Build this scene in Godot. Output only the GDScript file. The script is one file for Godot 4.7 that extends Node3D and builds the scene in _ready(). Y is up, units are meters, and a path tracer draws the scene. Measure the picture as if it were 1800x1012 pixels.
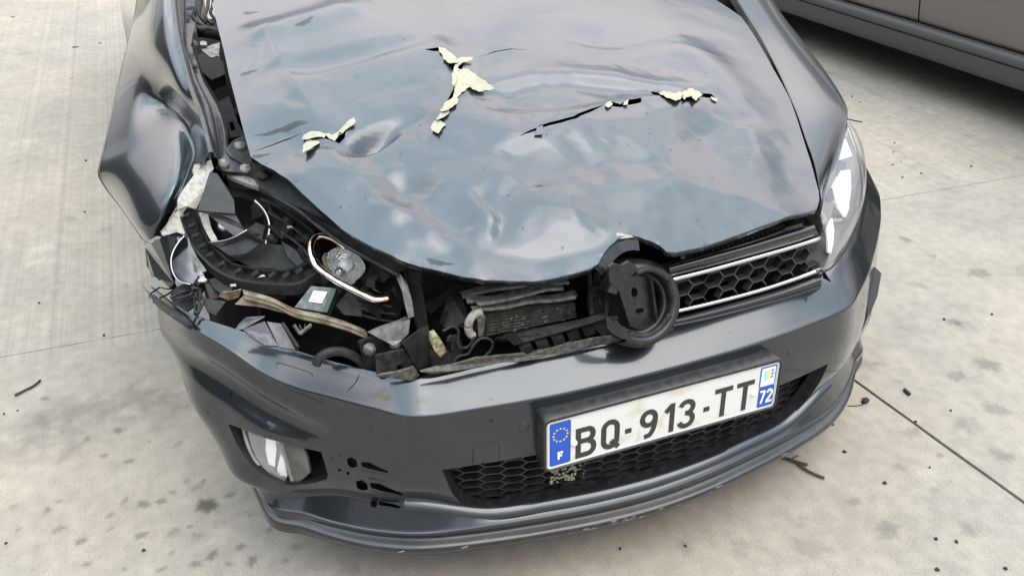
extends Node3D

var rng := RandomNumberGenerator.new()
var M := {}
var car: Node3D
var DENTS: Array = [
	["d", [Vector2(-0.4191, -0.7998)], [0.24, 0.055, -0.1, -0.011]],
	["g", [Vector2(-0.6603, -0.9665), Vector2(-0.5521, -0.9611), Vector2(-0.4261, -0.9967), Vector2(-0.285, -1.0651)], [0.0091, 0.05]],
	["s", [Vector2(-0.6535, -0.5304), Vector2(-0.5515, -0.5452), Vector2(-0.4884, -0.5224), Vector2(-0.4212, -0.5141), Vector2(-0.3519, -0.5407), Vector2(-0.2777, -0.5526)], [-0.0156, 0.045, 0.004]],
	["d", [Vector2(-0.4306, -0.514)], [0.085, 0.034, -0.45, -0.034]],
	["s", [Vector2(-0.1848, -0.8419), Vector2(-0.1977, -0.7337), Vector2(-0.199, -0.6608), Vector2(-0.2298, -0.5906), Vector2(-0.2927, -0.5002), Vector2(-0.3164, -0.4544)], [0.0169, 0.05, 0.004]],
	["f", [Vector2(-0.2456, -0.5739), Vector2(-0.1625, -0.5926), Vector2(-0.0538, -0.6003), Vector2(0.0519, -0.5914), Vector2(0.1571, -0.5467), Vector2(0.2561, -0.5146), Vector2(0.378, -0.4787)], [-0.013, 0.06, 0.01]],
	["s", [Vector2(-0.1886, -0.4257), Vector2(-0.1044, -0.4339), Vector2(-0.0489, -0.4441), Vector2(0.0349, -0.4685), Vector2(0.1421, -0.4906), Vector2(0.2376, -0.4821), Vector2(0.3924, -0.465)], [0.0156, 0.035, 0.006]],
	["d", [Vector2(-0.0644, -0.5125)], [0.17, 0.05, 0.15, -0.01]],
	["s", [Vector2(-0.3196, -0.5361), Vector2(-0.2235, -0.496), Vector2(-0.1642, -0.4251), Vector2(-0.1005, -0.399), Vector2(0.0931, -0.4228), Vector2(0.2449, -0.4441), Vector2(0.3451, -0.4387), Vector2(0.3992, -0.4047)], [0.0143, 0.05, 0.012]],
	["g", [Vector2(0.4142, -0.7603), Vector2(0.4029, -0.6065), Vector2(0.4149, -0.4879), Vector2(0.3627, -0.3493), Vector2(0.2748, -0.1821)], [0.0143, 0.06]],
	["s", [Vector2(-0.5333, -0.5256), Vector2(-0.5052, -0.457), Vector2(-0.4729, -0.3907), Vector2(-0.446, -0.3133), Vector2(-0.37, -0.2452), Vector2(-0.3411, -0.174), Vector2(-0.3455, -0.1274)], [0.0143, 0.045, 0.007]],
	["g", [Vector2(-0.396, -0.4233), Vector2(-0.3881, -0.3228), Vector2(-0.3532, -0.2621), Vector2(-0.3153, -0.2293)], [-0.0104, 0.04]],
	["f", [Vector2(-0.2923, -0.3199), Vector2(-0.2863, -0.2775), Vector2(-0.2713, -0.2367), Vector2(-0.296, -0.184)], [0.006, 0.045, 0.004]],
	["g", [Vector2(-0.1663, -0.4047), Vector2(-0.1615, -0.3135), Vector2(-0.1575, -0.2671)], [-0.0078, 0.06]],
	["d", [Vector2(-0.1772, -0.2081)], [0.14, 0.085, 0, 0.008]],
	["s", [Vector2(-0.3419, -0.1718), Vector2(-0.2692, -0.1628), Vector2(-0.213, -0.1382), Vector2(-0.1252, -0.1318), Vector2(-0.05, -0.1418)], [-0.0065, 0.022, 0.004]],
	["d", [Vector2(0.1537, -0.7773)], [0.3, 0.13, 0, -0.008]],
	["g", [Vector2(-0.6661, -0.5945), Vector2(-0.5886, -0.5841), Vector2(-0.5315, -0.5333)], [-0.0078, 0.03]],
	["s", [Vector2(-0.6506, -0.8234), Vector2(-0.5531, -0.9557), Vector2(-0.5494, -0.7754), Vector2(-0.5123, -0.6149)], [0.0065, 0.04, 0.006]],
	["d", [Vector2(-0.4834, -0.3729)], [0.05, 0.05, 0, -0.006]],
	["g", [Vector2(-0.0784, -0.3093), Vector2(0.0304, -0.3257), Vector2(0.1257, -0.2833)], [-0.0078, 0.05]],
	["d", [Vector2(0.3668, -0.2027)], [0.1, 0.1, 0, -0.006]],
	["d", [Vector2(-0.4108, -0.2364)], [0.07, 0.05, 0, 0.006]],
	["s", [Vector2(-0.654, -0.8972), Vector2(-0.5521, -0.9611), Vector2(-0.5479, -0.7524), Vector2(-0.5143, -0.6063)], [0.0091, 0.035, 0.004]],
	["s", [Vector2(-0.5143, -0.6063), Vector2(-0.4067, -0.6538), Vector2(-0.2457, -0.6487)], [-0.0078, 0.04, 0.005]],
	["s", [Vector2(-0.4533, -0.4818), Vector2(-0.4179, -0.3698), Vector2(-0.446, -0.3133)], [-0.0091, 0.03, 0.004]],
	["s", [Vector2(-0.1877, -0.3517), Vector2(-0.2498, -0.2923), Vector2(-0.2886, -0.2206)], [0.0078, 0.03, 0.004]],
	["s", [Vector2(0.0563, -0.3257), Vector2(-0.1084, -0.2702), Vector2(-0.2181, -0.2906)], [0.0078, 0.04, 0.005]],
	["s", [Vector2(0.186, -0.3419), Vector2(0.3042, -0.3733), Vector2(0.4215, -0.4034)], [-0.0078, 0.04, 0.006]],
	["s", [Vector2(0.0975, -0.7857), Vector2(0.2343, -0.724), Vector2(0.4142, -0.7603)], [-0.0065, 0.06, 0.008]],
	["s", [Vector2(-0.446, -0.3133), Vector2(-0.4193, -0.2268), Vector2(-0.3411, -0.174)], [-0.0065, 0.03, 0.004]],
	["s", [Vector2(-0.1084, -0.2702), Vector2(-0.1387, -0.1775), Vector2(-0.1034, -0.1289)], [0.0065, 0.03, 0.004]],
	["s", [Vector2(-0.6094, -0.4862), Vector2(-0.559, -0.4186), Vector2(-0.5201, -0.3182)], [0.0065, 0.03, 0.004]],
	["d", [Vector2(-0.4199, -0.3632)], [0.07, 0.06, 0.3, -0.01]],
	["d", [Vector2(0.013, -0.2416)], [0.16, 0.07, 0.1, 0.007]],
]
var BUMPER: Array = [
	[Vector3(-0.8855, 0.582, -0.5423), Vector3(-0.8242, 0.579, -0.4241), Vector3(-0.7435, 0.5609, -0.3598), Vector3(-0.6829, 0.5431, -0.3167), Vector3(-0.6374, 0.5378, -0.2736), Vector3(-0.5855, 0.5346, -0.2264), Vector3(-0.5241, 0.5312, -0.1786), Vector3(-0.4499, 0.527, -0.1363), Vector3(-0.3251, 0.527, -0.1341), Vector3(-0.206, 0.527, -0.1311), Vector3(-0.1012, 0.527, -0.1311), Vector3(0, 0.527, -0.131), Vector3(0.1012, 0.527, -0.1311), Vector3(0.206, 0.527, -0.1311), Vector3(0.3232, 0.5279, -0.1386), Vector3(0.4318, 0.5346, -0.167), Vector3(0.5205, 0.5571, -0.1836), Vector3(0.585, 0.5658, -0.227), Vector3(0.6387, 0.5772, -0.2724), Vector3(0.6832, 0.5901, -0.3165), Vector3(0.7281, 0.6105, -0.371), Vector3(0.7758, 0.6453, -0.4521), Vector3(0.8304, 0.647, -0.5645)],
	[Vector3(-0.8929, 0.598, -0.5393), Vector3(-0.8312, 0.595, -0.4201), Vector3(-0.75, 0.5769, -0.3551), Vector3(-0.689, 0.5591, -0.3115), Vector3(-0.6431, 0.5538, -0.268), Vector3(-0.5908, 0.5506, -0.2204), Vector3(-0.5288, 0.5472, -0.1722), Vector3(-0.4539, 0.543, -0.1294), Vector3(-0.3282, 0.543, -0.1268), Vector3(-0.2081, 0.543, -0.1234), Vector3(-0.1023, 0.543, -0.1231), Vector3(0, 0.543, -0.123), Vector3(0.1023, 0.543, -0.1231), Vector3(0.2081, 0.543, -0.1234), Vector3(0.3263, 0.5439, -0.1312), Vector3(0.4358, 0.5506, -0.1601), Vector3(0.5252, 0.5731, -0.1772), Vector3(0.5903, 0.5818, -0.221), Vector3(0.6444, 0.5932, -0.2668), Vector3(0.6892, 0.6061, -0.3113), Vector3(0.7346, 0.6265, -0.3663), Vector3(0.7828, 0.6613, -0.4481), Vector3(0.8378, 0.663, -0.5615)],
	[Vector3(-0.8948, 0.5973, -0.5385), Vector3(-0.8349, 0.5956, -0.418), Vector3(-0.7558, 0.5772, -0.3509), Vector3(-0.6956, 0.5573, -0.3059), Vector3(-0.649, 0.5503, -0.2622), Vector3(-0.596, 0.5469, -0.2144), Vector3(-0.5338, 0.5439, -0.1653), Vector3(-0.4589, 0.5402, -0.1209), Vector3(-0.3326, 0.5396, -0.1165), Vector3(-0.2111, 0.5392, -0.1121), Vector3(-0.1038, 0.5392, -0.1113), Vector3(0, 0.5392, -0.1109), Vector3(0.1038, 0.5392, -0.1113), Vector3(0.2111, 0.5392, -0.1121), Vector3(0.3309, 0.5404, -0.1204), Vector3(0.4427, 0.5469, -0.1484), Vector3(0.5309, 0.5669, -0.1693), Vector3(0.5963, 0.5752, -0.214), Vector3(0.6509, 0.5861, -0.2604), Vector3(0.6963, 0.5991, -0.3053), Vector3(0.7425, 0.6197, -0.3605), Vector3(0.7919, 0.6527, -0.4428), Vector3(0.8457, 0.6554, -0.5583)],
	[Vector3(-0.8942, 0.5914, -0.5387), Vector3(-0.8381, 0.592, -0.4161), Vector3(-0.7632, 0.5731, -0.3455), Vector3(-0.7048, 0.5491, -0.2981), Vector3(-0.657, 0.539, -0.2543), Vector3(-0.6029, 0.5354, -0.2065), Vector3(-0.5407, 0.533, -0.1558), Vector3(-0.4662, 0.5302, -0.1085), Vector3(-0.3391, 0.5284, -0.101), Vector3(-0.2157, 0.5274, -0.095), Vector3(-0.1062, 0.5274, -0.0931), Vector3(0, 0.5274, -0.0924), Vector3(0.1062, 0.5274, -0.0931), Vector3(0.2157, 0.5274, -0.095), Vector3(0.3379, 0.529, -0.1039), Vector3(0.4536, 0.5352, -0.13), Vector3(0.5392, 0.5505, -0.1579), Vector3(0.6049, 0.5579, -0.2041), Vector3(0.6601, 0.5679, -0.2514), Vector3(0.7064, 0.5811, -0.2967), Vector3(0.754, 0.602, -0.3522), Vector3(0.8054, 0.6316, -0.435), Vector3(0.8566, 0.6362, -0.5539)],
	[Vector3(-0.8933, 0.5847, -0.5391), Vector3(-0.8413, 0.588, -0.4142), Vector3(-0.7711, 0.5685, -0.3397), Vector3(-0.7145, 0.54, -0.2897), Vector3(-0.6656, 0.5265, -0.2459), Vector3(-0.6102, 0.5226, -0.198), Vector3(-0.5481, 0.5209, -0.1457), Vector3(-0.474, 0.5192, -0.0953), Vector3(-0.3462, 0.5161, -0.0844), Vector3(-0.2206, 0.5144, -0.0765), Vector3(-0.1088, 0.5144, -0.0735), Vector3(0, 0.5144, -0.0724), Vector3(0.1088, 0.5144, -0.0735), Vector3(0.2206, 0.5144, -0.0765), Vector3(0.3454, 0.5165, -0.0862), Vector3(0.4653, 0.5222, -0.1102), Vector3(0.548, 0.5324, -0.1457), Vector3(0.6141, 0.5389, -0.1935), Vector3(0.6699, 0.5478, -0.2417), Vector3(0.7172, 0.5613, -0.2874), Vector3(0.7663, 0.5826, -0.3433), Vector3(0.8199, 0.6085, -0.4266), Vector3(0.8682, 0.6152, -0.5492)],
	[Vector3(-0.8922, 0.5779, -0.5395), Vector3(-0.8441, 0.5837, -0.4126), Vector3(-0.7784, 0.5636, -0.3345), Vector3(-0.7236, 0.5309, -0.282), Vector3(-0.6736, 0.5141, -0.2381), Vector3(-0.617, 0.5099, -0.1902), Vector3(-0.5549, 0.5089, -0.1363), Vector3(-0.4813, 0.5082, -0.0829), Vector3(-0.3528, 0.5039, -0.0689), Vector3(-0.2253, 0.5015, -0.0592), Vector3(-0.1112, 0.5015, -0.0552), Vector3(0, 0.5015, -0.0536), Vector3(0.1112, 0.5015, -0.0552), Vector3(0.2253, 0.5015, -0.0592), Vector3(0.3525, 0.504, -0.0696), Vector3(0.4763, 0.5094, -0.0915), Vector3(0.5563, 0.5147, -0.1343), Vector3(0.6227, 0.5203, -0.1837), Vector3(0.679, 0.5282, -0.2327), Vector3(0.7273, 0.5419, -0.2789), Vector3(0.7778, 0.5636, -0.3349), Vector3(0.8335, 0.5859, -0.4188), Vector3(0.8791, 0.5946, -0.5448)],
	[Vector3(-0.8915, 0.5741, -0.5398), Vector3(-0.8454, 0.5812, -0.4119), Vector3(-0.7819, 0.5608, -0.3319), Vector3(-0.7281, 0.5259, -0.2781), Vector3(-0.6775, 0.5074, -0.2343), Vector3(-0.6204, 0.5032, -0.1863), Vector3(-0.5582, 0.5025, -0.1317), Vector3(-0.4849, 0.5023, -0.0768), Vector3(-0.3561, 0.4973, -0.0612), Vector3(-0.2276, 0.4946, -0.0507), Vector3(-0.1124, 0.4946, -0.0461), Vector3(0, 0.4946, -0.0444), Vector3(0.1124, 0.4946, -0.0461), Vector3(0.2276, 0.4946, -0.0507), Vector3(0.356, 0.4974, -0.0613), Vector3(0.4817, 0.5026, -0.0822), Vector3(0.5604, 0.5054, -0.1287), Vector3(0.6269, 0.5106, -0.1788), Vector3(0.6835, 0.5179, -0.2283), Vector3(0.7322, 0.5318, -0.2746), Vector3(0.7835, 0.5536, -0.3308), Vector3(0.8402, 0.5742, -0.4149), Vector3(0.8844, 0.5839, -0.5427)],
	[Vector3(-0.8906, 0.5685, -0.5402), Vector3(-0.8452, 0.576, -0.412), Vector3(-0.7825, 0.5555, -0.3315), Vector3(-0.729, 0.5199, -0.2774), Vector3(-0.6782, 0.5009, -0.2335), Vector3(-0.621, 0.4966, -0.1856), Vector3(-0.5589, 0.496, -0.1307), Vector3(-0.4857, 0.496, -0.0754), Vector3(-0.3569, 0.4908, -0.0593), Vector3(-0.2281, 0.488, -0.0485), Vector3(-0.1127, 0.488, -0.0438), Vector3(0, 0.488, -0.042), Vector3(0.1127, 0.488, -0.0438), Vector3(0.2281, 0.488, -0.0485), Vector3(0.3569, 0.4908, -0.0593), Vector3(0.4832, 0.496, -0.0797), Vector3(0.5613, 0.498, -0.1274), Vector3(0.6278, 0.503, -0.1777), Vector3(0.6845, 0.5102, -0.2273), Vector3(0.7333, 0.5241, -0.2737), Vector3(0.7847, 0.546, -0.3298), Vector3(0.8418, 0.566, -0.414), Vector3(0.8855, 0.576, -0.5423)],
	[Vector3(-0.8913, 0.5595, -0.5399), Vector3(-0.8459, 0.567, -0.4116), Vector3(-0.7832, 0.5465, -0.331), Vector3(-0.7296, 0.5109, -0.2768), Vector3(-0.6788, 0.4919, -0.2329), Vector3(-0.6215, 0.4876, -0.185), Vector3(-0.5594, 0.487, -0.1301), Vector3(-0.4861, 0.487, -0.0747), Vector3(-0.3572, 0.4818, -0.0585), Vector3(-0.2284, 0.479, -0.0478), Vector3(-0.1128, 0.479, -0.043), Vector3(0, 0.479, -0.0412), Vector3(0.1128, 0.479, -0.043), Vector3(0.2284, 0.479, -0.0478), Vector3(0.3572, 0.4818, -0.0585), Vector3(0.4836, 0.487, -0.079), Vector3(0.5618, 0.489, -0.1267), Vector3(0.6284, 0.494, -0.1771), Vector3(0.6851, 0.5012, -0.2268), Vector3(0.7339, 0.5151, -0.2732), Vector3(0.7854, 0.537, -0.3294), Vector3(0.8425, 0.557, -0.4136), Vector3(0.8862, 0.567, -0.542)],
	[Vector3(-0.897, 0.4768, -0.5376), Vector3(-0.8512, 0.475, -0.4086), Vector3(-0.7941, 0.4561, -0.323), Vector3(-0.742, 0.4294, -0.2662), Vector3(-0.6893, 0.4152, -0.2227), Vector3(-0.6313, 0.4122, -0.1738), Vector3(-0.5665, 0.4118, -0.1203), Vector3(-0.4893, 0.4118, -0.0693), Vector3(-0.3615, 0.4082, -0.0483), Vector3(-0.2322, 0.4065, -0.0334), Vector3(-0.1152, 0.4065, -0.025), Vector3(0, 0.4065, -0.0219), Vector3(0.1152, 0.4065, -0.025), Vector3(0.2322, 0.4065, -0.0334), Vector3(0.3615, 0.4082, -0.0483), Vector3(0.4876, 0.4118, -0.0723), Vector3(0.5681, 0.4132, -0.118), Vector3(0.6361, 0.4167, -0.1683), Vector3(0.6935, 0.4217, -0.2185), Vector3(0.7443, 0.4324, -0.2643), Vector3(0.7954, 0.4494, -0.3221), Vector3(0.8518, 0.468, -0.4082), Vector3(0.898, 0.482, -0.5372)],
	[Vector3(-0.8747, 0.3938, -0.5466), Vector3(-0.8638, 0.384, -0.4013), Vector3(-0.8024, 0.3664, -0.317), Vector3(-0.748, 0.3475, -0.2611), Vector3(-0.6937, 0.3375, -0.2183), Vector3(-0.6355, 0.3356, -0.169), Vector3(-0.5688, 0.3354, -0.1172), Vector3(-0.4888, 0.3354, -0.0701), Vector3(-0.3628, 0.3331, -0.0453), Vector3(-0.2339, 0.3324, -0.0272), Vector3(-0.1164, 0.3324, -0.0159), Vector3(0, 0.3324, -0.0117), Vector3(0.1164, 0.3324, -0.0159), Vector3(0.2339, 0.3324, -0.0272), Vector3(0.3628, 0.3331, -0.0453), Vector3(0.4877, 0.3354, -0.072), Vector3(0.5698, 0.3362, -0.1157), Vector3(0.6385, 0.3384, -0.1655), Vector3(0.6963, 0.3416, -0.2157), Vector3(0.7492, 0.3494, -0.2601), Vector3(0.8032, 0.3622, -0.3165), Vector3(0.8644, 0.3796, -0.4009), Vector3(0.8755, 0.3971, -0.5463)],
	[Vector3(-0.8493, 0.3138, -0.5569), Vector3(-0.8374, 0.2905, -0.4166), Vector3(-0.8154, 0.2752, -0.3076), Vector3(-0.7521, 0.2694, -0.2576), Vector3(-0.6911, 0.2694, -0.2209), Vector3(-0.633, 0.2896, -0.1719), Vector3(-0.5641, 0.291, -0.1236), Vector3(-0.4805, 0.291, -0.0842), Vector3(-0.3592, 0.2575, -0.0538), Vector3(-0.2329, 0.257, -0.0308), Vector3(-0.1165, 0.257, -0.0151), Vector3(0, 0.257, -0.009), Vector3(0.1165, 0.257, -0.0151), Vector3(0.2329, 0.257, -0.0308), Vector3(0.3592, 0.2575, -0.0538), Vector3(0.4805, 0.291, -0.0842), Vector3(0.5641, 0.291, -0.1236), Vector3(0.633, 0.2896, -0.1719), Vector3(0.6911, 0.2694, -0.2209), Vector3(0.7521, 0.2694, -0.2576), Vector3(0.8154, 0.2752, -0.3076), Vector3(0.8374, 0.2905, -0.4166), Vector3(0.8493, 0.3138, -0.5569)],
	[Vector3(-0.833, 0.2869, -0.5634), Vector3(-0.8168, 0.2636, -0.4284), Vector3(-0.8059, 0.2483, -0.3145), Vector3(-0.7515, 0.2425, -0.2582), Vector3(-0.686, 0.2422, -0.2258), Vector3(-0.6246, 0.2608, -0.1814), Vector3(-0.5564, 0.262, -0.1342), Vector3(-0.4739, 0.262, -0.0954), Vector3(-0.3571, 0.2314, -0.0588), Vector3(-0.2316, 0.231, -0.0356), Vector3(-0.1159, 0.231, -0.02), Vector3(0, 0.231, -0.014), Vector3(0.1159, 0.231, -0.02), Vector3(0.2316, 0.231, -0.0356), Vector3(0.3571, 0.2314, -0.0588), Vector3(0.4739, 0.262, -0.0954), Vector3(0.5564, 0.262, -0.1342), Vector3(0.6246, 0.2608, -0.1814), Vector3(0.686, 0.2422, -0.2258), Vector3(0.7515, 0.2425, -0.2582), Vector3(0.8059, 0.2483, -0.3145), Vector3(0.8168, 0.2636, -0.4284), Vector3(0.833, 0.2869, -0.5634)],
	[Vector3(-0.8219, 0.2763, -0.5679), Vector3(-0.8057, 0.253, -0.4348), Vector3(-0.795, 0.2377, -0.3224), Vector3(-0.7507, 0.2319, -0.2589), Vector3(-0.6873, 0.2315, -0.2246), Vector3(-0.626, 0.2488, -0.1799), Vector3(-0.5576, 0.25, -0.1325), Vector3(-0.475, 0.25, -0.0937), Vector3(-0.3579, 0.2213, -0.0569), Vector3(-0.2321, 0.221, -0.0337), Vector3(-0.1161, 0.221, -0.018), Vector3(0, 0.221, -0.012), Vector3(0.1161, 0.221, -0.018), Vector3(0.2321, 0.221, -0.0337), Vector3(0.3579, 0.2213, -0.0569), Vector3(0.475, 0.25, -0.0937), Vector3(0.5576, 0.25, -0.1325), Vector3(0.626, 0.2488, -0.1799), Vector3(0.6873, 0.2315, -0.2246), Vector3(0.7507, 0.2319, -0.2589), Vector3(0.795, 0.2377, -0.3224), Vector3(0.8057, 0.253, -0.4348), Vector3(0.8219, 0.2763, -0.5679)],
	[Vector3(-0.8113, 0.2573, -0.5722), Vector3(-0.7946, 0.234, -0.4413), Vector3(-0.7832, 0.2187, -0.3309), Vector3(-0.7562, 0.2129, -0.2542), Vector3(-0.6977, 0.21, -0.2144), Vector3(-0.6389, 0.21, -0.1651), Vector3(-0.5693, 0.21, -0.1164), Vector3(-0.4851, 0.21, -0.0765), Vector3(-0.3627, 0.21, -0.0456), Vector3(-0.2352, 0.211, -0.0221), Vector3(-0.1177, 0.211, -0.0061), Vector3(0, 0.211, 0), Vector3(0.1177, 0.211, -0.0061), Vector3(0.2352, 0.211, -0.0221), Vector3(0.3627, 0.21, -0.0456), Vector3(0.4851, 0.21, -0.0765), Vector3(0.5693, 0.21, -0.1164), Vector3(0.6389, 0.21, -0.1651), Vector3(0.6977, 0.21, -0.2144), Vector3(0.7562, 0.2129, -0.2542), Vector3(0.7832, 0.2187, -0.3309), Vector3(0.7946, 0.234, -0.4413), Vector3(0.8113, 0.2573, -0.5722)],
	[Vector3(-0.809, 0.2503, -0.5731), Vector3(-0.7921, 0.227, -0.4427), Vector3(-0.7784, 0.2117, -0.3344), Vector3(-0.7591, 0.2059, -0.2517), Vector3(-0.7013, 0.203, -0.2108), Vector3(-0.6422, 0.203, -0.1613), Vector3(-0.5723, 0.203, -0.1123), Vector3(-0.4876, 0.203, -0.0722), Vector3(-0.3646, 0.203, -0.041), Vector3(-0.2365, 0.204, -0.0173), Vector3(-0.1183, 0.204, -0.0012), Vector3(0, 0.204, 0.005), Vector3(0.1183, 0.204, -0.0012), Vector3(0.2365, 0.204, -0.0173), Vector3(0.3646, 0.203, -0.041), Vector3(0.4876, 0.203, -0.0722), Vector3(0.5723, 0.203, -0.1123), Vector3(0.6422, 0.203, -0.1613), Vector3(0.7013, 0.203, -0.2108), Vector3(0.7591, 0.2059, -0.2517), Vector3(0.7784, 0.2117, -0.3344), Vector3(0.7921, 0.227, -0.4427), Vector3(0.809, 0.2503, -0.5731)],
	[Vector3(-0.7996, 0.2373, -0.577), Vector3(-0.7808, 0.214, -0.4492), Vector3(-0.765, 0.1987, -0.3442), Vector3(-0.759, 0.1929, -0.2517), Vector3(-0.7008, 0.19, -0.2113), Vector3(-0.6408, 0.19, -0.1628), Vector3(-0.5711, 0.19, -0.1139), Vector3(-0.4866, 0.19, -0.0739), Vector3(-0.3639, 0.19, -0.0428), Vector3(-0.236, 0.191, -0.0192), Vector3(-0.1181, 0.191, -0.0032), Vector3(0, 0.191, 0.003), Vector3(0.1181, 0.191, -0.0032), Vector3(0.236, 0.191, -0.0192), Vector3(0.3639, 0.19, -0.0428), Vector3(0.4866, 0.19, -0.0739), Vector3(0.5711, 0.19, -0.1139), Vector3(0.6408, 0.19, -0.1628), Vector3(0.7008, 0.19, -0.2113), Vector3(0.759, 0.1929, -0.2517), Vector3(0.765, 0.1987, -0.3442), Vector3(0.7808, 0.214, -0.4492), Vector3(0.7996, 0.2373, -0.577)],
]

# ------------------------------------------------------------------ helpers
func lin(r: float, g: float, b: float) -> Color:
	return Color(r, g, b).linear_to_srgb()

func mat(c: Color, rough: float, metal := 0.0, coat := 0.0) -> StandardMaterial3D:
	var m := StandardMaterial3D.new()
	m.albedo_color = c
	m.roughness = rough
	m.metallic = metal
	if coat > 0.0:
		m.clearcoat_enabled = true
		m.clearcoat = coat
		m.clearcoat_roughness = 0.09
	return m

func noise_tex(freq: float, seed_: int, stops: Array, octaves := 4, kind := FastNoiseLite.TYPE_SIMPLEX_SMOOTH, size := 512) -> NoiseTexture2D:
	var n := FastNoiseLite.new()
	n.seed = seed_
	n.frequency = freq
	n.noise_type = kind
	n.fractal_octaves = octaves
	var t := NoiseTexture2D.new()
	t.width = size
	t.height = size
	t.seamless = true
	t.noise = n
	var g := Gradient.new()
	var offs := PackedFloat32Array()
	var cols := PackedColorArray()
	for s in stops:
		offs.append(s[0])
		cols.append(s[1])
	g.offsets = offs
	g.colors = cols
	t.color_ramp = g
	return t

func grimy(m: StandardMaterial3D, t: Texture2D, scale_: float) -> StandardMaterial3D:
	m.albedo_texture = t
	m.uv1_triplanar = true
	m.uv1_scale = Vector3.ONE * scale_
	return m

func sf() -> SurfaceTool:
	var st := SurfaceTool.new()
	st.begin(Mesh.PRIMITIVE_TRIANGLES)
	st.set_smooth_group(0)
	return st

func fin(called: String, st: SurfaceTool, m: Material, parent: Node = null, label := "") -> MeshInstance3D:
	st.index()
	st.generate_normals()
	var o := MeshInstance3D.new()
	o.name = called
	o.mesh = st.commit()
	o.material_override = m
	(parent if parent else car).add_child(o, true)
	if label != "":
		o.set_meta("label", label)
	return o

func thing(called: String, label: String, category: String, at := Vector3.ZERO, group := "") -> Node3D:
	var o := Node3D.new()
	o.name = called
	o.position = at
	add_child(o, true)
	o.set_meta("label", label)
	o.set_meta("category", category)
	if group != "":
		o.set_meta("group", group)
	return o

func cr(p0: Vector3, p1: Vector3, p2: Vector3, p3: Vector3, t: float) -> Vector3:
	return p1 + 0.5 * t * (p2 - p0 + t * (2.0 * p0 - 5.0 * p1 + 4.0 * p2 - p3 + t * (3.0 * (p1 - p2) + p3 - p0)))

func cr_at(a: Array, t: float) -> Vector3:
	var n := a.size()
	var i := clampi(int(t), 0, n - 2)
	var f := t - i
	var p1: Vector3 = a[i]
	var p2: Vector3 = a[i + 1]
	var p0: Vector3 = a[i - 1] if i > 0 else 2.0 * p1 - p2
	var p3: Vector3 = a[i + 2] if i + 2 < n else 2.0 * p2 - p1
	return cr(p0, p1, p2, p3, f)

func grid_at(g: Array, u: float, v: float) -> Vector3:
	var col := []
	for r in g:
		col.append(cr_at(r, u))
	return cr_at(col, v)

func smooth_path(a: Array, per: int) -> Array:
	var o := []
	var n := (a.size() - 1) * per
	for i in n + 1:
		o.append(cr_at(a, float(i) / per))
	return o

func quad(st: SurfaceTool, a: Vector3, b: Vector3, c: Vector3, d: Vector3) -> void:
	for q in [a, b, c, a, c, d]:
		st.add_vertex(q)

func loft(g: Array, per_u: int, per_v: int, st: SurfaceTool = null) -> SurfaceTool:
	if st == null:
		st = sf()
	var nu: int = (g[0].size() - 1) * per_u
	var nv: int = (g.size() - 1) * per_v
	var fine := []
	for r in g:
		var row := []
		for i in nu + 1:
			row.append(cr_at(r, float(i) / per_u))
		fine.append(row)
	var v := []
	for j in nv + 1:
		var row := []
		for i in nu + 1:
			var col := []
			for r in fine:
				col.append(r[i])
			row.append(cr_at(col, float(j) / per_v))
		v.append(row)
	for j in nv:
		for i in nu:
			var uv := [Vector2(float(i) / nu, float(j) / nv), Vector2(float(i + 1) / nu, float(j) / nv), Vector2(float(i + 1) / nu, float(j + 1) / nv), Vector2(float(i) / nu, float(j + 1) / nv)]
			var q := [v[j][i], v[j][i + 1], v[j + 1][i + 1], v[j + 1][i]]
			for k in [0, 1, 2, 0, 2, 3]:
				st.set_uv(uv[k])
				st.add_vertex(q[k])
	return st

func newell(p: Array) -> Vector3:
	var n := Vector3.ZERO
	for i in p.size():
		var a: Vector3 = p[i]
		var b: Vector3 = p[(i + 1) % p.size()]
		n += Vector3((a.y - b.y) * (a.z + b.z), (a.z - b.z) * (a.x + b.x), (a.x - b.x) * (a.y + b.y))
	return n.normalized()

# a sheet of metal or plastic with the outline p and a thickness
func sheet(p: Array, th: float, st: SurfaceTool = null, lift := 0.0) -> SurfaceTool:
	if st == null:
		st = sf()
	st.set_smooth_group(-1)
	var n := newell(p)
	if n.dot(Vector3(0, 0.6, 0.8)) < 0.0:
		n = -n
	var ux := n.cross(Vector3.UP if absf(n.y) < 0.9 else Vector3.RIGHT).normalized()
	var uy := n.cross(ux)
	var flat := PackedVector2Array()
	for q in p:
		flat.append(Vector2(q.dot(ux), q.dot(uy)))
	var tri := Geometry2D.triangulate_polygon(flat)
	var up := n * (th * 0.5 + lift)
	var dn := n * (-th * 0.5 + lift)
	var lo := Vector2(1e9, 1e9)
	var hi := Vector2(-1e9, -1e9)
	for f in flat:
		lo = lo.min(f)
		hi = hi.max(f)
	var ext := hi - lo
	for k in range(0, tri.size(), 3):
		for j in [0, 1, 2]:
			st.set_uv((flat[tri[k + j]] - lo) / ext)
			st.add_vertex(p[tri[k + j]] + up)
		for j in [2, 1, 0]:
			st.set_uv((flat[tri[k + j]] - lo) / ext)
			st.add_vertex(p[tri[k + j]] + dn)
	for i in p.size():
		var a: Vector3 = p[i]
		var b: Vector3 = p[(i + 1) % p.size()]
		quad(st, a + up, b + up, b + dn, a + dn)
	st.set_smooth_group(0)
	return st

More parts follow.
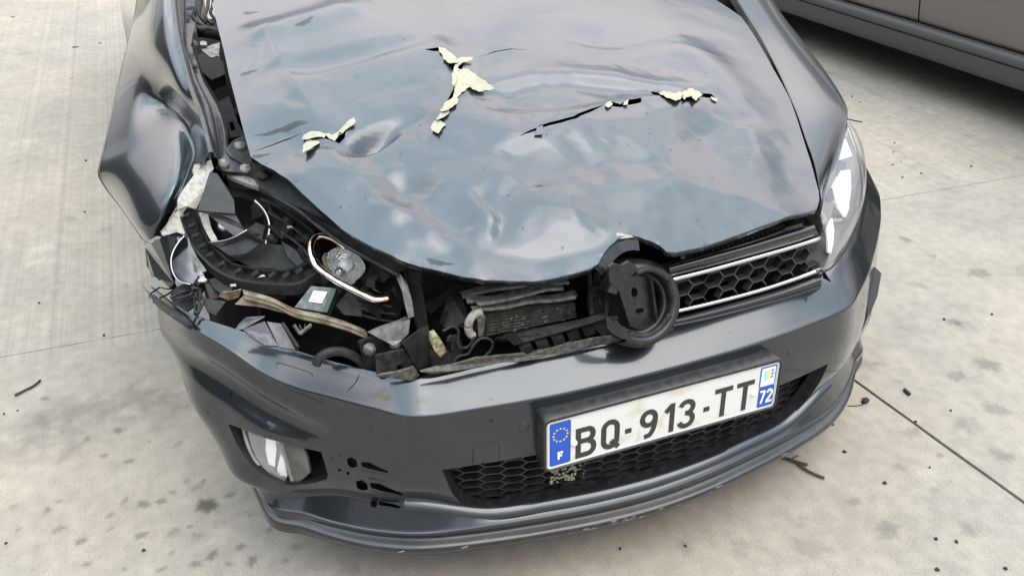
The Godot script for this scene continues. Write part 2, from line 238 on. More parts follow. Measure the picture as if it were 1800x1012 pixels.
# a thin curled flake with the ragged outline p
func curl(p: Array) -> SurfaceTool:
	var n := newell(p)
	if n.y < 0.0:
		n = -n
	var o := Vector3.ZERO
	for q in p:
		o += q / p.size()
	var ux := n.cross(Vector3.RIGHT).normalized()
	var uy := n.cross(ux)
	var flat := PackedVector2Array()
	var h := PackedFloat32Array()
	for q in p:
		flat.append(Vector2((q - o).dot(ux), (q - o).dot(uy)))
		h.append((q - o).dot(n))
	var ph := rng.randf() * 6.0
	var fn := func(s: Vector2) -> Vector3:
		var sum := 0.0
		var tot := 0.0
		for i in flat.size():
			var w := 1.0 / (pow(s.distance_to(flat[i]), 2.0) + 1e-7)
			sum += w * h[i]
			tot += w
		var k := sum / tot + 0.0007 * sin(s.x * 260.0 + ph) * sin(s.y * 210.0 + ph * 2.0) + 0.0004 * sin((s.x + s.y) * 420.0)
		return o + ux * s.x + uy * s.y + n * k
	var uv := func(s: Vector2) -> Vector2: return s
	var st := patch(fn, flat, [], Vector2(0.0045, 0.0045), uv)
	for i in flat.size():
		var a: Vector3 = fn.call(flat[i])
		var b: Vector3 = fn.call(flat[(i + 1) % flat.size()])
		quad(st, a, b, b - n * 0.0006, a - n * 0.0006)
	return st

# a flat sheet with round or square holes cut right through it
func cut_sheet(p: Array, holes: Array, th: float) -> SurfaceTool:
	var st := sf()
	st.set_smooth_group(-1)
	var n := newell(p)
	if n.dot(Vector3(0, 0.6, 0.8)) < 0.0:
		n = -n
	var o: Vector3 = p[0]
	var ux := n.cross(Vector3.UP if absf(n.y) < 0.9 else Vector3.RIGHT).normalized()
	var uy := n.cross(ux)
	var flat := PackedVector2Array()
	for q in p:
		flat.append(Vector2((q - o).dot(ux), (q - o).dot(uy)))
	var parts: Array[PackedVector2Array] = [flat]
	for h in holes:
		var hp := PackedVector2Array()
		var c := Vector2.ZERO
		for q in h:
			hp.append(Vector2((q - o).dot(ux), (q - o).dot(uy)))
		for q in hp:
			c += q / hp.size()
		var next: Array[PackedVector2Array] = []
		for part in parts:
			for side in [-1.0, 1.0]:
				var half := PackedVector2Array([c + Vector2(0, -9), c + Vector2(9 * side, -9), c + Vector2(9 * side, 9), c + Vector2(0, 9)])
				for a in Geometry2D.intersect_polygons(part, half):
					for b in Geometry2D.clip_polygons(a, hp):
						if not Geometry2D.is_polygon_clockwise(b):
							next.append(b)
		parts = next
		for i in hp.size():
			var a := o + ux * hp[i].x + uy * hp[i].y
			var b := o + ux * hp[(i + 1) % hp.size()].x + uy * hp[(i + 1) % hp.size()].y
			quad(st, a + n * th * 0.5, b + n * th * 0.5, b - n * th * 0.5, a - n * th * 0.5)
	for part in parts:
		var tri := Geometry2D.triangulate_polygon(part)
		for s in [0.5, -0.5]:
			for k in range(0, tri.size(), 3):
				for j in ([0, 1, 2] if s > 0.0 else [2, 1, 0]):
					st.add_vertex(o + ux * part[tri[k + j]].x + uy * part[tri[k + j]].y + n * th * s)
	for i in p.size():
		var q0 := o + ux * flat[i].x + uy * flat[i].y
		var j := (i + 1) % p.size()
		var q1 := o + ux * flat[j].x + uy * flat[j].y
		quad(st, q0 + n * th * 0.5, q1 + n * th * 0.5, q1 - n * th * 0.5, q0 - n * th * 0.5)
	st.set_smooth_group(0)
	return st

func torn(p: Array, amp: float, step: float, closed := true) -> Array:
	var o := []
	for i in (p.size() if closed else p.size() - 1):
		var a: Vector3 = p[i]
		var b: Vector3 = p[(i + 1) % p.size()]
		var k := maxi(1, int((b - a).length() / step))
		for j in k:
			var q := a.lerp(b, float(j) / k)
			if j > 0:
				q += Vector3(rng.randf_range(-amp, amp), rng.randf_range(-amp, amp) * 0.5, rng.randf_range(-amp, amp))
			o.append(q)
	if not closed:
		o.append(p[-1])
	return o

func tube(path: Array, r, sides := 8, st: SurfaceTool = null, closed := false, flat := 1.0, up := Vector3.UP) -> SurfaceTool:
	if st == null:
		st = sf()
	var n := path.size()
	var rings := []
	for i in n:
		var a: Vector3 = path[(i - 1 + n) % n] if closed else path[maxi(i - 1, 0)]
		var b: Vector3 = path[(i + 1) % n] if closed else path[mini(i + 1, n - 1)]
		var t := (b - a).normalized()
		var s := t.cross(up)
		if s.length() < 0.05:
			s = t.cross(Vector3.RIGHT)
		s = s.normalized()
		var w := s.cross(t).normalized()
		var rad: float = r[i] if r is Array else r
		var ring := []
		for k in sides:
			var an := TAU * k / sides
			ring.append(path[i] + s * cos(an) * rad + w * sin(an) * rad * flat)
		rings.append(ring)
	for i in (n if closed else n - 1):
		var c: Array = rings[i]
		var d: Array = rings[(i + 1) % n]
		for k in sides:
			var l := (k + 1) % sides
			quad(st, c[k], c[l], d[l], d[k])
	if not closed:
		for e in [0, n - 1]:
			for k in range(1, sides - 1):
				var ring: Array = rings[e]
				if e == 0:
					st.add_vertex(ring[0]); st.add_vertex(ring[k + 1]); st.add_vertex(ring[k])
				else:
					st.add_vertex(ring[0]); st.add_vertex(ring[k]); st.add_vertex(ring[k + 1])
	return st

# a bevelled bar from a to b
func bar(a: Vector3, b: Vector3, w: float, h: float, up := Vector3.UP, st: SurfaceTool = null) -> SurfaceTool:
	if st == null:
		st = sf()
	st.set_smooth_group(-1)
	var t := (b - a).normalized()
	var s := t.cross(up).normalized() * w * 0.5
	var v := s.cross(t).normalized() * h * 0.5
	var c := 0.82
	var prof := [s + v * c, s * c + v, -s * c + v, -s + v * c, -s - v * c, -s * c - v, s * c - v, s - v * c]
	for k in 8:
		quad(st, a + prof[k], a + prof[(k + 1) % 8], b + prof[(k + 1) % 8], b + prof[k])
	for k in range(1, 7):
		st.add_vertex(a + prof[0]); st.add_vertex(a + prof[k + 1]); st.add_vertex(a + prof[k])
		st.add_vertex(b + prof[0]); st.add_vertex(b + prof[k]); st.add_vertex(b + prof[k + 1])
	st.set_smooth_group(0)
	return st

# a profile of (radius, height) points turned about an axis
func lathe(at: Vector3, axis: Vector3, prof: Array, sides := 24, st: SurfaceTool = null, from := 0.0, to := TAU, squash := 1.0, side := Vector3.ZERO) -> SurfaceTool:
	if st == null:
		st = sf()
	axis = axis.normalized()
	var s := side if side != Vector3.ZERO else axis.cross(Vector3.UP if absf(axis.y) < 0.9 else Vector3.RIGHT)
	s = (s - axis * s.dot(axis)).normalized()
	var w := axis.cross(s).normalized()
	for i in prof.size() - 1:
		for k in sides:
			var q := []
			for e in [[i, k], [i, k + 1], [i + 1, k + 1], [i + 1, k]]:
				var an: float = from + (to - from) * e[1] / sides
				var pr: Vector2 = prof[e[0]]
				q.append(at + axis * pr.y + (s * cos(an) + w * sin(an) * squash) * pr.x)
			quad(st, q[0], q[1], q[2], q[3])
	return st

func ellipse_blob(at: Vector3, r: Vector3, st: SurfaceTool, jit := 0.0, turn := 0.0) -> void:
	var nu := 8
	var nv := 5
	var off := rng.randf() * 10.0
	var f := func(i: int, j: int) -> Vector3:
		var a := TAU * (i % nu) / nu
		var b := PI * j / nv
		var k := 1.0 + jit * sin(off + a * 2.0 + b * 3.0) + jit * 0.6 * sin(off * 2.0 + a * 3.0 - b * 2.0)
		return at + (Vector3(sin(b) * cos(a), cos(b), sin(b) * sin(a)) * r * k).rotated(Vector3.UP, turn)
	for j in nv:
		for i in nu:
			quad(st, f.call(i, j), f.call(i + 1, j), f.call(i + 1, j + 1), f.call(i, j + 1))

# a surface fn(u, v) cut to an outline with holes
func patch(fn: Callable, outline: PackedVector2Array, holes: Array, step: Vector2, uv_of: Callable) -> SurfaceTool:
	var st := sf()
	var lo := outline[0]
	var hi := outline[0]
	for q in outline:
		lo = lo.min(q)
		hi = hi.max(q)
	var nx := int(ceil((hi.x - lo.x) / step.x)) + 1
	var ny := int(ceil((hi.y - lo.y) / step.y)) + 1
	lo -= step * 0.37
	var edge := {}
	for loop in [outline] + holes:
		var n: int = loop.size()
		for i in n:
			var a: Vector2 = loop[i]
			var b: Vector2 = loop[(i + 1) % n]
			var k := int(((b - a) / step).length() * 6.0) + 1
			for j in k + 1:
				var q := (a.lerp(b, float(j) / k) - lo) / step
				edge[Vector2i(int(floor(q.x)), int(floor(q.y)))] = true
	var cache := {}
	var put := func(p: Vector2) -> void:
		var key := Vector2i(roundi(p.x * 200000.0), roundi(p.y * 200000.0))
		if not cache.has(key):
			cache[key] = fn.call(p)
		st.set_uv(uv_of.call(p))
		st.add_vertex(cache[key])
	for j in range(-1, ny + 1):
		for i in range(-1, nx + 1):
			var a := lo + Vector2(i, j) * step
			var cell := PackedVector2Array([a, a + Vector2(step.x, 0), a + step, a + Vector2(0, step.y)])
			if not edge.has(Vector2i(i, j)):
				var mid := a + step * 0.5
				if not Geometry2D.is_point_in_polygon(mid, outline):
					continue
				var cut := false
				for h in holes:
					if Geometry2D.is_point_in_polygon(mid, h):
						cut = true
				if cut:
					continue
				for k in [0, 1, 2, 0, 2, 3]:
					put.call(cell[k])
				continue
			var polys := Geometry2D.intersect_polygons(cell, outline)
			for h in holes:
				var next: Array[PackedVector2Array] = []
				for p in polys:
					for r in Geometry2D.clip_polygons(p, h):
						if not Geometry2D.is_polygon_clockwise(r):
							next.append(r)
				polys = next
			for p in polys:
				var tri := Geometry2D.triangulate_polygon(p)
				for k in range(0, tri.size(), 3):
					var q0 := p[tri[k]]
					var q1 := p[tri[k + 1]]
					var q2 := p[tri[k + 2]]
					if (q1 - q0).cross(q2 - q0) < 0.0:
						var sw := q1
						q1 = q2
						q2 = sw
					for q in [q0, q1, q2]:
						put.call(q)
	return st

func pv(a: Array) -> PackedVector2Array:
	return PackedVector2Array(a)

# narrow closed outline round an open line
func slit(a: Array, w: float) -> PackedVector2Array:
	var o := []
	var back := []
	for i in a.size():
		var p: Vector2 = a[i]
		var d: Vector2 = ((a[mini(i + 1, a.size() - 1)] as Vector2) - (a[maxi(i - 1, 0)] as Vector2)).normalized()
		var k := w if i > 0 and i < a.size() - 1 else w * 0.1
		o.append(p + d.orthogonal() * k)
		back.push_front(p - d.orthogonal() * k)
	return pv(o + back)

func honeycomb(origin: Vector3, ex: Vector3, ey: Vector3, inside: PackedVector2Array, cw: float, ch: float, wall: float, depth: Vector3, bend: Callable) -> SurfaceTool:
	var st := sf()
	st.set_smooth_group(-1)
	var lo := inside[0]
	var hi := inside[0]
	for q in inside:
		lo = lo.min(q)
		hi = hi.max(q)
	var done := {}
	for i in range(-1, int((hi.x - lo.x) / cw) + 3):
		for j in range(-1, int((hi.y - lo.y) / ch) + 3):
			var c := lo + Vector2(i * cw, j * ch + (ch * 0.5 if i % 2 else 0.0))
			var w := cw * 2.0 / 3.0
			var hex := [c + Vector2(w, 0), c + Vector2(w * 0.5, ch * 0.5), c + Vector2(-w * 0.5, ch * 0.5), c + Vector2(-w, 0), c + Vector2(-w * 0.5, -ch * 0.5), c + Vector2(w * 0.5, -ch * 0.5)]
			for k in 6:
				var a: Vector2 = hex[k]
				var b: Vector2 = hex[(k + 1) % 6]
				var key := Vector2i(((a + b) * 5000.0).round())
				if done.has(key):
					continue
				done[key] = true
				for piece in Geometry2D.intersect_polyline_with_polygon(PackedVector2Array([a, b]), inside):
					var p0 := piece[0]
					var p1 := piece[piece.size() - 1]
					var d := (p1 - p0).normalized().orthogonal() * wall * 0.5
					var f := []
					for q in [p0 - d, p1 - d, p1 + d, p0 + d]:
						f.append(origin + ex * q.x + ey * q.y + bend.call(q))
					quad(st, f[0], f[1], f[2], f[3])
					quad(st, f[0], f[1], f[1] + depth, f[0] + depth)
					quad(st, f[3], f[2], f[2] + depth, f[3] + depth)
	return st

# ------------------------------------------------------------------ surfaces of the car
func bonnet_y(p: Vector2) -> float:
	var t := -p.y
	var x := p.x
	var y := 0.70 + 0.43 * t - 0.16 * t * t - (0.12 if x > 0.0 else 0.2) * x * x + 0.12 * maxf(0.0, -x - 0.1) * t
	for d in DENTS:
		var pts: Array = d[1]
		var a: Array = d[2]
		if d[0] == "d":
			var dx: float = x - pts[0].x
			var dz: float = p.y - pts[0].y
			var big: float = maxf(a[0], a[1])
			if absf(dx) > big or absf(dz) > big:
				continue
			var c := cos(a[2])
			var s := sin(a[2])
			var r := pow((c * dx + s * dz) / a[0], 2.0) + pow((c * dz - s * dx) / a[1], 2.0)
			if r < 1.0:
				y += a[3] * (1.0 - r) * (1.0 - r)
			continue
		var best := 1e9
		var run := 0.0
		var at := 0.0
		var sg := 1.0
		var tot := 0.0
		for i in pts.size() - 1:
			tot += pts[i].distance_to(pts[i + 1])
		for i in pts.size() - 1:
			var q: Vector2 = pts[i]
			var e: Vector2 = pts[i + 1] - q
			var k := clampf((p - q).dot(e) / e.length_squared(), 0.0, 1.0)
			var dv := p - q - e * k
			if dv.length_squared() < best:
				best = dv.length_squared()
				at = (run + k * e.length()) / tot
				sg = 1.0 if e.x * dv.y - e.y * dv.x > 0.0 else -1.0
			run += e.length()
		var dd := sqrt(best)
		if dd > a[1] * 4.0:
			continue
		var f := clampf(minf(at / 0.2, (1.0 - at) / 0.2), 0.0, 1.0)
		if d[0] == "s":
			y += a[0] * f * exp(-sqrt(dd * dd + a[2] * a[2]) / a[1])
		elif d[0] == "g":
			y += a[0] * f * exp(-pow(dd / a[1], 2.0))
		else:
			y += a[0] * f * sg * (1.0 - exp(-dd / a[2])) * exp(-pow(dd / a[1], 2.0))
	return y

var ripple := FastNoiseLite.new()
var cells := FastNoiseLite.new()

# crumpling: flat facets that meet in creases, where the sheet was crushed
func facet(p: Vector2) -> float:
	var m := smoothstep(0.62, 0.30, p.x) * smoothstep(-0.70, -0.55, p.x) * smoothstep(-0.90, -0.52, p.y)
	return 0.021 * m * (cells.get_noise_2d(p.x, p.y) + 0.5)


func bonnet(p: Vector2) -> Vector3:
	var n := ripple.get_noise_2d(p.x, p.y)
	return Vector3(p.x, bonnet_y(p) + 0.0014 * n + facet(p), p.y)

func bumper(p: Vector2) -> Vector3:
	var q := grid_at(BUMPER, clampf(p.x, 0.0, 22.0), clampf(p.y, 0.0, 16.0))
	# the scoop pressed into the corner by the crash
	var d := Vector2((p.x - 2.6) / 2.6, (p.y - 8.85 - (p.x - 2.6) * 0.02) / 0.45)
	var r := d.length_squared()
	if r < 1.0:
		q -= Vector3(q.x, 0.0, q.z + 0.9).normalized() * 0.016 * (1.0 - r)
	return q

# ------------------------------------------------------------------ textures
func ground_image() -> Image:
	var n := 1536
	var span := 7.8
	var x0 := -2.4
	var z0 := -6.6
	var noises := []
	for s in [[0.004, 3], [0.018, 4], [0.09, 3]]:
		var f := FastNoiseLite.new()
		f.seed = 11 + noises.size()
		f.frequency = s[0]
		f.fractal_octaves = s[1]
		f.noise_type = FastNoiseLite.TYPE_SIMPLEX_SMOOTH
		noises.append(f.get_image(n, n, false, false, false).get_data())
	var st := PackedByteArray()
	st.resize(n * n)
	st.fill(128)
	var blotch := func(wx: float, wz: float, r: float, dark: float, rag: float) -> void:
		var cx := (wx - x0) / span * n
		var cz := (wz - z0) / span * n
		var rr := r / span * n
		var ph := rng.randf() * 9.0
		for j in range(maxi(0, int(cz - rr * 1.6)), mini(n, int(cz + rr * 1.6) + 1)):
			for i in range(maxi(0, int(cx - rr * 1.6)), mini(n, int(cx + rr * 1.6) + 1)):
				var dx := i - cx
				var dz := j - cz
				var a := atan2(dz, dx)
				var lim := rr * (1.0 + rag * 0.35 * sin(a * 2.0 + ph) + rag * 0.3 * sin(a * 5.0 - ph * 2.0) + rag * 0.25 * sin(a * 9.0 + ph * 3.0))
				var dist := sqrt(dx * dx + dz * dz)
				var k := clampf((lim - dist) / (rr * 0.45 + 0.6), 0.0, 1.0)
				if k > 0.0:
					var o := j * n + i
					st[o] = clampi(int(st[o] - dark * k), 0, 255)
	# oil drips in front of the left of the car
	var spots: Array = [Vector3(-1.3346, 0, -1.1367), Vector3(-1.2684, 0, -1.0848), Vector3(-1.2013, 0, -0.9587), Vector3(-1.3163, 0, -0.6816), Vector3(-1.242, 0, -0.6429), Vector3(-1.2151, 0, -0.5676), Vector3(-1.0755, 0, -0.6062), Vector3(-1.1069, 0, -0.571), Vector3(-1.0322, 0, -0.5796), Vector3(-0.9945, 0, -0.5745), Vector3(-0.9678, 0, -0.5934), Vector3(-1.0103, 0, -0.8018), Vector3(-0.9435, 0, -0.7643), Vector3(-0.9334, 0, -0.6203), Vector3(-0.9094, 0, -0.5905), Vector3(-0.895, 0, -0.6052), Vector3(-0.8736, 0, -0.4887), Vector3(-0.9758, 0, -0.4645), Vector3(-0.9385, 0, -0.4679), Vector3(-0.9226, 0, -0.4346), Vector3(-0.9795, 0, -0.4047), Vector3(-1.0419, 0, -0.4816), Vector3(-1.1073, 0, -0.5252), Vector3(-1.1667, 0, -0.513), Vector3(-1.1541, 0, -0.4399), Vector3(-1.2601, 0, -0.5324), Vector3(-1.2989, 0, -0.6006), Vector3(-0.8371, 0, -0.3659), Vector3(-0.819, 0, -0.3162), Vector3(-0.8662, 0, -0.3265), Vector3(-0.8985, 0, -0.3643), Vector3(-0.7494, 0, -0.2888), Vector3(-1.0797, 0, -0.3941), Vector3(-0.7707, 0, -0.3928), Vector3(-0.7192, 0, -0.3194), Vector3(-0.9354, 0, -0.3537), Vector3(-1.0054, 0, -0.3648), Vector3(-1.2184, 0, -0.6624), Vector3(-1.1185, 0, -0.7882), Vector3(-1.0839, 0, -0.877), Vector3(-1.0595, 0, -0.7433), Vector3(-1.1589, 0, -0.8714), Vector3(-0.8427, 0, -0.5344), Vector3(-0.8121, 0, -0.4645)]
	for s in spots:
		blotch.call(s.x, s.z, rng.randf_range(0.007, 0.018), rng.randf_range(16.0, 40.0), 0.5)
	blotch.call(-0.895, -0.52, 0.030, 60.0, 0.25)
	for s in [Vector3(-1.2429, 0, -0.9749), Vector3(-1.1885, 0, -1.0028), Vector3(-1.1455, 0, -0.8894), Vector3(-1.0747, 0, -1.0093), Vector3(-1.0172, 0, -0.9869), Vector3(-1.2819, 0, -0.9426), Vector3(-1.1179, 0, -0.9753), Vector3(-1.3298, 0, -0.8709), Vector3(-0.9908, 0, -0.9257), Vector3(-1.1984, 0, -0.8415)]:
		blotch.call(s.x, s.z, rng.randf_range(0.04, 0.10), rng.randf_range(5.0, 10.0), 0.6)
	for s in [Vector3(0.9579, 0, -0.4429), Vector3(0.943, 0, -0.3893), Vector3(0.982, 0, -0.3741), Vector3(0.9785, 0, -0.2901), Vector3(1.3617, 0, -0.4455), Vector3(1.3572, 0, -0.4641), Vector3(1.3578, 0, -0.4304), Vector3(1.2795, 0, -0.2586), Vector3(1.136, 0, -0.0962), Vector3(1.017, 0, -0.0804), Vector3(1.004, 0, 0.0427), Vector3(0.8495, 0, -0.1097), Vector3(0.8541, 0, -0.016), Vector3(0.543, 0, 0.0293), Vector3(0.5561, 0, 0.1291), Vector3(0.75, 0, 0.0706), Vector3(0.7284, 0, 0.1969), Vector3(0.729, 0, -0.0212), Vector3(0.352, 0, 0.1024), Vector3(0.2082, 0, 0.0457), Vector3(0.0886, 0, -0.0014), Vector3(1.6686, 0, -0.6568), Vector3(1.6098, 0, -0.8038), Vector3(1.6062, 0, -0.938), Vector3(1.411, 0, -0.6773), Vector3(1.1512, 0, -0.2509)]:
		blotch.call(s.x, s.z, rng.randf_range(0.012, 0.045), rng.randf_range(10.0, 26.0), 0.4)
	for i in 2400:
		blotch.call(rng.randf_range(-2.3, 3.2), rng.randf_range(-4.5, 0.9), rng.randf_range(0.002, 0.006), rng.randf_range(8.0, 32.0), 0.5)
	for i in 500:
		blotch.call(rng.randf_range(-2.3, 3.2), rng.randf_range(-4.5, 0.9), rng.randf_range(0.01, 0.05), rng.randf_range(-12.0, 12.0), 0.4)
	var broom := PackedFloat32Array()
	for i in n:
		broom.append(rng.randf_range(-1.0, 1.0) * 5.0 + (14.0 if rng.randf() < 0.025 else 0.0))
	var out := PackedByteArray()
	out.resize(n * n * 3)
	var a0: PackedByteArray = noises[0]
	var a1: PackedByteArray = noises[1]
	var a2: PackedByteArray = noises[2]
	var split := int((-1.27 - z0) / span * n)
	for j in n:
		var brushed := 1.0 if j < split else 0.25
		for i in n:
			var o := j * n + i
			var v := 143.0 + (a0[o] - 128) * 0.07 + (a1[o] - 128) * 0.06 + (a2[o] - 128) * 0.075 - broom[i] * brushed * (0.4 + a1[o] / 255.0) + (st[o] - 128)
			var warm := (a0[o] - 128) * 0.02
			out[o * 3] = clampi(int(v + warm), 0, 255)
			out[o * 3 + 1] = clampi(int(v * 0.957), 0, 255)
			out[o * 3 + 2] = clampi(int(v * 0.886 - warm), 0, 255)
	return Image.create_from_data(n, n, false, Image.FORMAT_RGB8, out)

func dab(im: Image, c: Vector2, r: Vector2, turn: float, col: Color, seed_: float, soft := 0.5) -> void:
	var w := im.get_width()
	var h := im.get_height()
	var cx := c.x * w
	var cy := c.y * h
	var rx := r.x * w
	var ry := r.y * h
	var m := maxf(rx, ry) * 1.5
	for j in range(maxi(0, int(cy - m)), mini(h, int(cy + m) + 1)):
		for i in range(maxi(0, int(cx - m)), mini(w, int(cx + m) + 1)):
			var d := Vector2(i - cx, j - cy).rotated(-turn) / Vector2(rx, ry)
			var a := d.angle()
			var lim := 1.0 + 0.18 * sin(a * 3.0 + seed_) + 0.12 * sin(a * 7.0 + seed_ * 2.0)
			var k := clampf((lim - d.length()) / soft, 0.0, 1.0) * col.a
			k *= 0.75 + 0.25 * sin(i * 1.7 + seed_) * sin(j * 2.3)
			if k > 0.0:
				var b := im.get_pixel(i, j)
				im.set_pixel(i, j, Color(lerpf(b.r, col.r, k), lerpf(b.g, col.g, k), lerpf(b.b, col.b, k)))

func sky_image() -> Image:
	var w := 512
	var h := 256
	var f := FastNoiseLite.new()
	f.seed = 5
	f.frequency = 1.15
	f.fractal_octaves = 4
	var g := FastNoiseLite.new()
	g.seed = 9
	g.frequency = 2.6
	g.fractal_octaves = 3
	var im := Image.create(w, h, false, Image.FORMAT_RGBF)
	for j in h:
		var el := PI * (0.5 - (j + 0.5) / h)
		for i in w:
			var az := TAU * (i + 0.5) / w
			var d := Vector3(cos(el) * cos(az), sin(el), cos(el) * sin(az))
			var up := maxf(d.y, 0.0)
			var lum := (0.14 + 2.15 * pow(up, 1.5)) * SKY
			var q := d / (0.35 + up) * 0.8
			var c := f.get_noise_3dv(q)
			var e := g.get_noise_3dv(q)
			var k := clampf(0.5 + 2.1 * c + 0.7 * e, 0.0, 1.0)
			var col := Color(0.74, 0.90, 1.0).lerp(Color(1.05, 0.97, 0.965), k)
			lum *= 0.80 + 0.38 * k
			if d.y < 0.0:
				col = Color(0.55, 0.54, 0.52)
			im.set_pixel(i, j, Color(col.r * lum, col.g * lum, col.b * lum))
	return im

const SKY := 1.0

# ------------------------------------------------------------------ scene
func _ready() -> void:
	rng.seed = 7
	cells.seed = 14
	cells.noise_type = FastNoiseLite.TYPE_CELLULAR
	cells.frequency = 4.2
	cells.cellular_return_type = FastNoiseLite.RETURN_DISTANCE
	cells.cellular_jitter = 1.0
	cells.fractal_type = FastNoiseLite.FRACTAL_NONE
	cells.domain_warp_enabled = true
	cells.domain_warp_amplitude = 0.10
	cells.domain_warp_frequency = 2.5
	ripple.seed = 3
	ripple.frequency = 4.0
	ripple.fractal_octaves = 3
	var cam := Camera3D.new()
	cam.name = "camera"
	cam.position = Vector3(-0.7787, 1.525, 1.0757)
	cam.rotation = Vector3(-0.56564, -0.39093, 0.01248)
	cam.fov = 36.998
	cam.near = 0.05
	cam.far = 400.0
	add_child(cam)
	var we := WorldEnvironment.new()
	we.name = "environment"
	var env := Environment.new()
	env.background_mode = Environment.BG_SKY
	var sky := Sky.new()
	var pm := PanoramaSkyMaterial.new()
	pm.panorama = ImageTexture.create_from_image(sky_image())
	pm.energy_multiplier = 1.0
	sky.sky_material = pm
	env.sky = sky
	env.tonemap_mode = Environment.TONE_MAPPER_LINEAR
	env.tonemap_exposure = 2.4
	env.sdfgi_enabled = true
	env.ssao_enabled = true
	env.ssil_enabled = true
	we.environment = env
	add_child(we)
	var sun := DirectionalLight3D.new()
	sun.name = "sun"
	sun.rotation_degrees = Vector3(-62, 35, 0)
	sun.light_energy = 0.16
	sun.light_angular_distance = 45.0
	sun.light_color = Color(1.0, 0.96, 0.9)
	sun.shadow_enabled = true
	add_child(sun)
	materials()
	build_ground()
	build_parked_car()
	build_added_wall()
	car = thing("damaged_hatchback", "dark grey hatchback with a crumpled, torn bonnet and a smashed headlight", "car")
	build_bonnet()
	build_wings()
	build_bumper()
	build_plate()
	build_grille()
	build_headlight()
	build_broken_headlight()
	build_engine_bay()
	build_hull()
	build_debris()

func materials() -> void:
	var k := func(v: float) -> Color: return Color(v, v, v)
	M.grime = noise_tex(0.012, 21, [[0.0, k.call(0.55)], [0.45, k.call(0.8)], [0.7, k.call(1.0)], [1.0, k.call(0.9)]])
	M.rusty = noise_tex(0.010, 33, [[0.0, Color(0.38, 0.25, 0.16)], [0.3, Color(0.46, 0.36, 0.27)], [0.45, Color(0.60, 0.56, 0.49)], [0.8, Color(0.72, 0.70, 0.64)], [1.0, Color(0.52, 0.42, 0.32)]])
	M.dusty = noise_tex(0.02, 45, [[0.0, Color(0.2, 0.2, 0.2)], [0.5, Color(0.42, 0.41, 0.38)], [1.0, Color(0.66, 0.63, 0.56)]])
	M.paint = mat(lin(0.040, 0.048, 0.056), 0.26, 0.7, 1.0)
	M.paint_edge = M.paint
	M.black = grimy(mat(lin(0.020, 0.0205, 0.021), 0.6), M.grime, 5.0)
	M.dark = grimy(mat(lin(0.020, 0.0205, 0.021), 0.8), M.grime, 4.0)
	M.gloss = mat(lin(0.008, 0.008, 0.009), 0.12, 0.0, 0.6)
	M.grey_plastic = grimy(mat(lin(0.034, 0.035, 0.037), 0.5), M.grime, 6.0)
	for m in [M.black, M.dark, M.grey_plastic]:
		m.metallic_specular = 0.3
	M.violet_plastic = grimy(mat(lin(0.10, 0.098, 0.106), 0.45), M.grime, 6.0)
	M.steel = grimy(mat(lin(0.14, 0.138, 0.13), 0.42, 0.35), M.grime, 8.0)
	M.bay_paint = grimy(mat(lin(0.055, 0.057, 0.062), 0.4, 0.3, 0.3), M.grime, 6.0)
	M.alu = grimy(mat(lin(0.17, 0.165, 0.15), 0.5, 0.4), M.grime, 7.0)
	M.chrome = mat(lin(0.82, 0.82, 0.82), 0.08, 1.0)
	M.satin = mat(lin(0.40, 0.40, 0.40), 0.28, 1.0)
	M.bright_strip = mat(lin(0.62, 0.62, 0.62), 0.2, 1.0)
	M.silver = mat(lin(0.85, 0.86, 0.87), 0.3, 0.3)  # white base colour carries the sky glare of the lamp reflectors
	M.cream = grimy(mat(lin(0.31, 0.305, 0.225), 0.6), noise_tex(0.02, 61, [[0.0, Color(0.88, 0.86, 0.8)], [0.6, Color(1, 1, 1)], [1.0, Color(0.96, 0.97, 1.0)]]), 9.0)
	M.white = grimy(mat(lin(0.30, 0.295, 0.27), 0.45), noise_tex(0.02, 62, [[0.0, Color(0.62, 0.55, 0.4)], [0.35, Color(0.86, 0.83, 0.76)], [0.6, Color(1, 1, 1)], [1.0, Color(1, 1, 1)]]), 8.0)
	M.rust = grimy(mat(lin(0.42, 0.41, 0.39), 0.65), M.rusty, 6.0)
	M.dust = grimy(mat(lin(0.40, 0.40, 0.40), 0.75), M.dusty, 6.0)
	M.foam = grimy(mat(lin(0.34, 0.31, 0.17), 0.9), M.grime, 14.0)
	M.glass = mat(Color(1, 1, 1, 0.10), 0.03)
	M.glass.transparency = BaseMaterial3D.TRANSPARENCY_ALPHA
	M.rubber = grimy(mat(lin(0.018, 0.018, 0.019), 0.7), M.grime, 5.0)

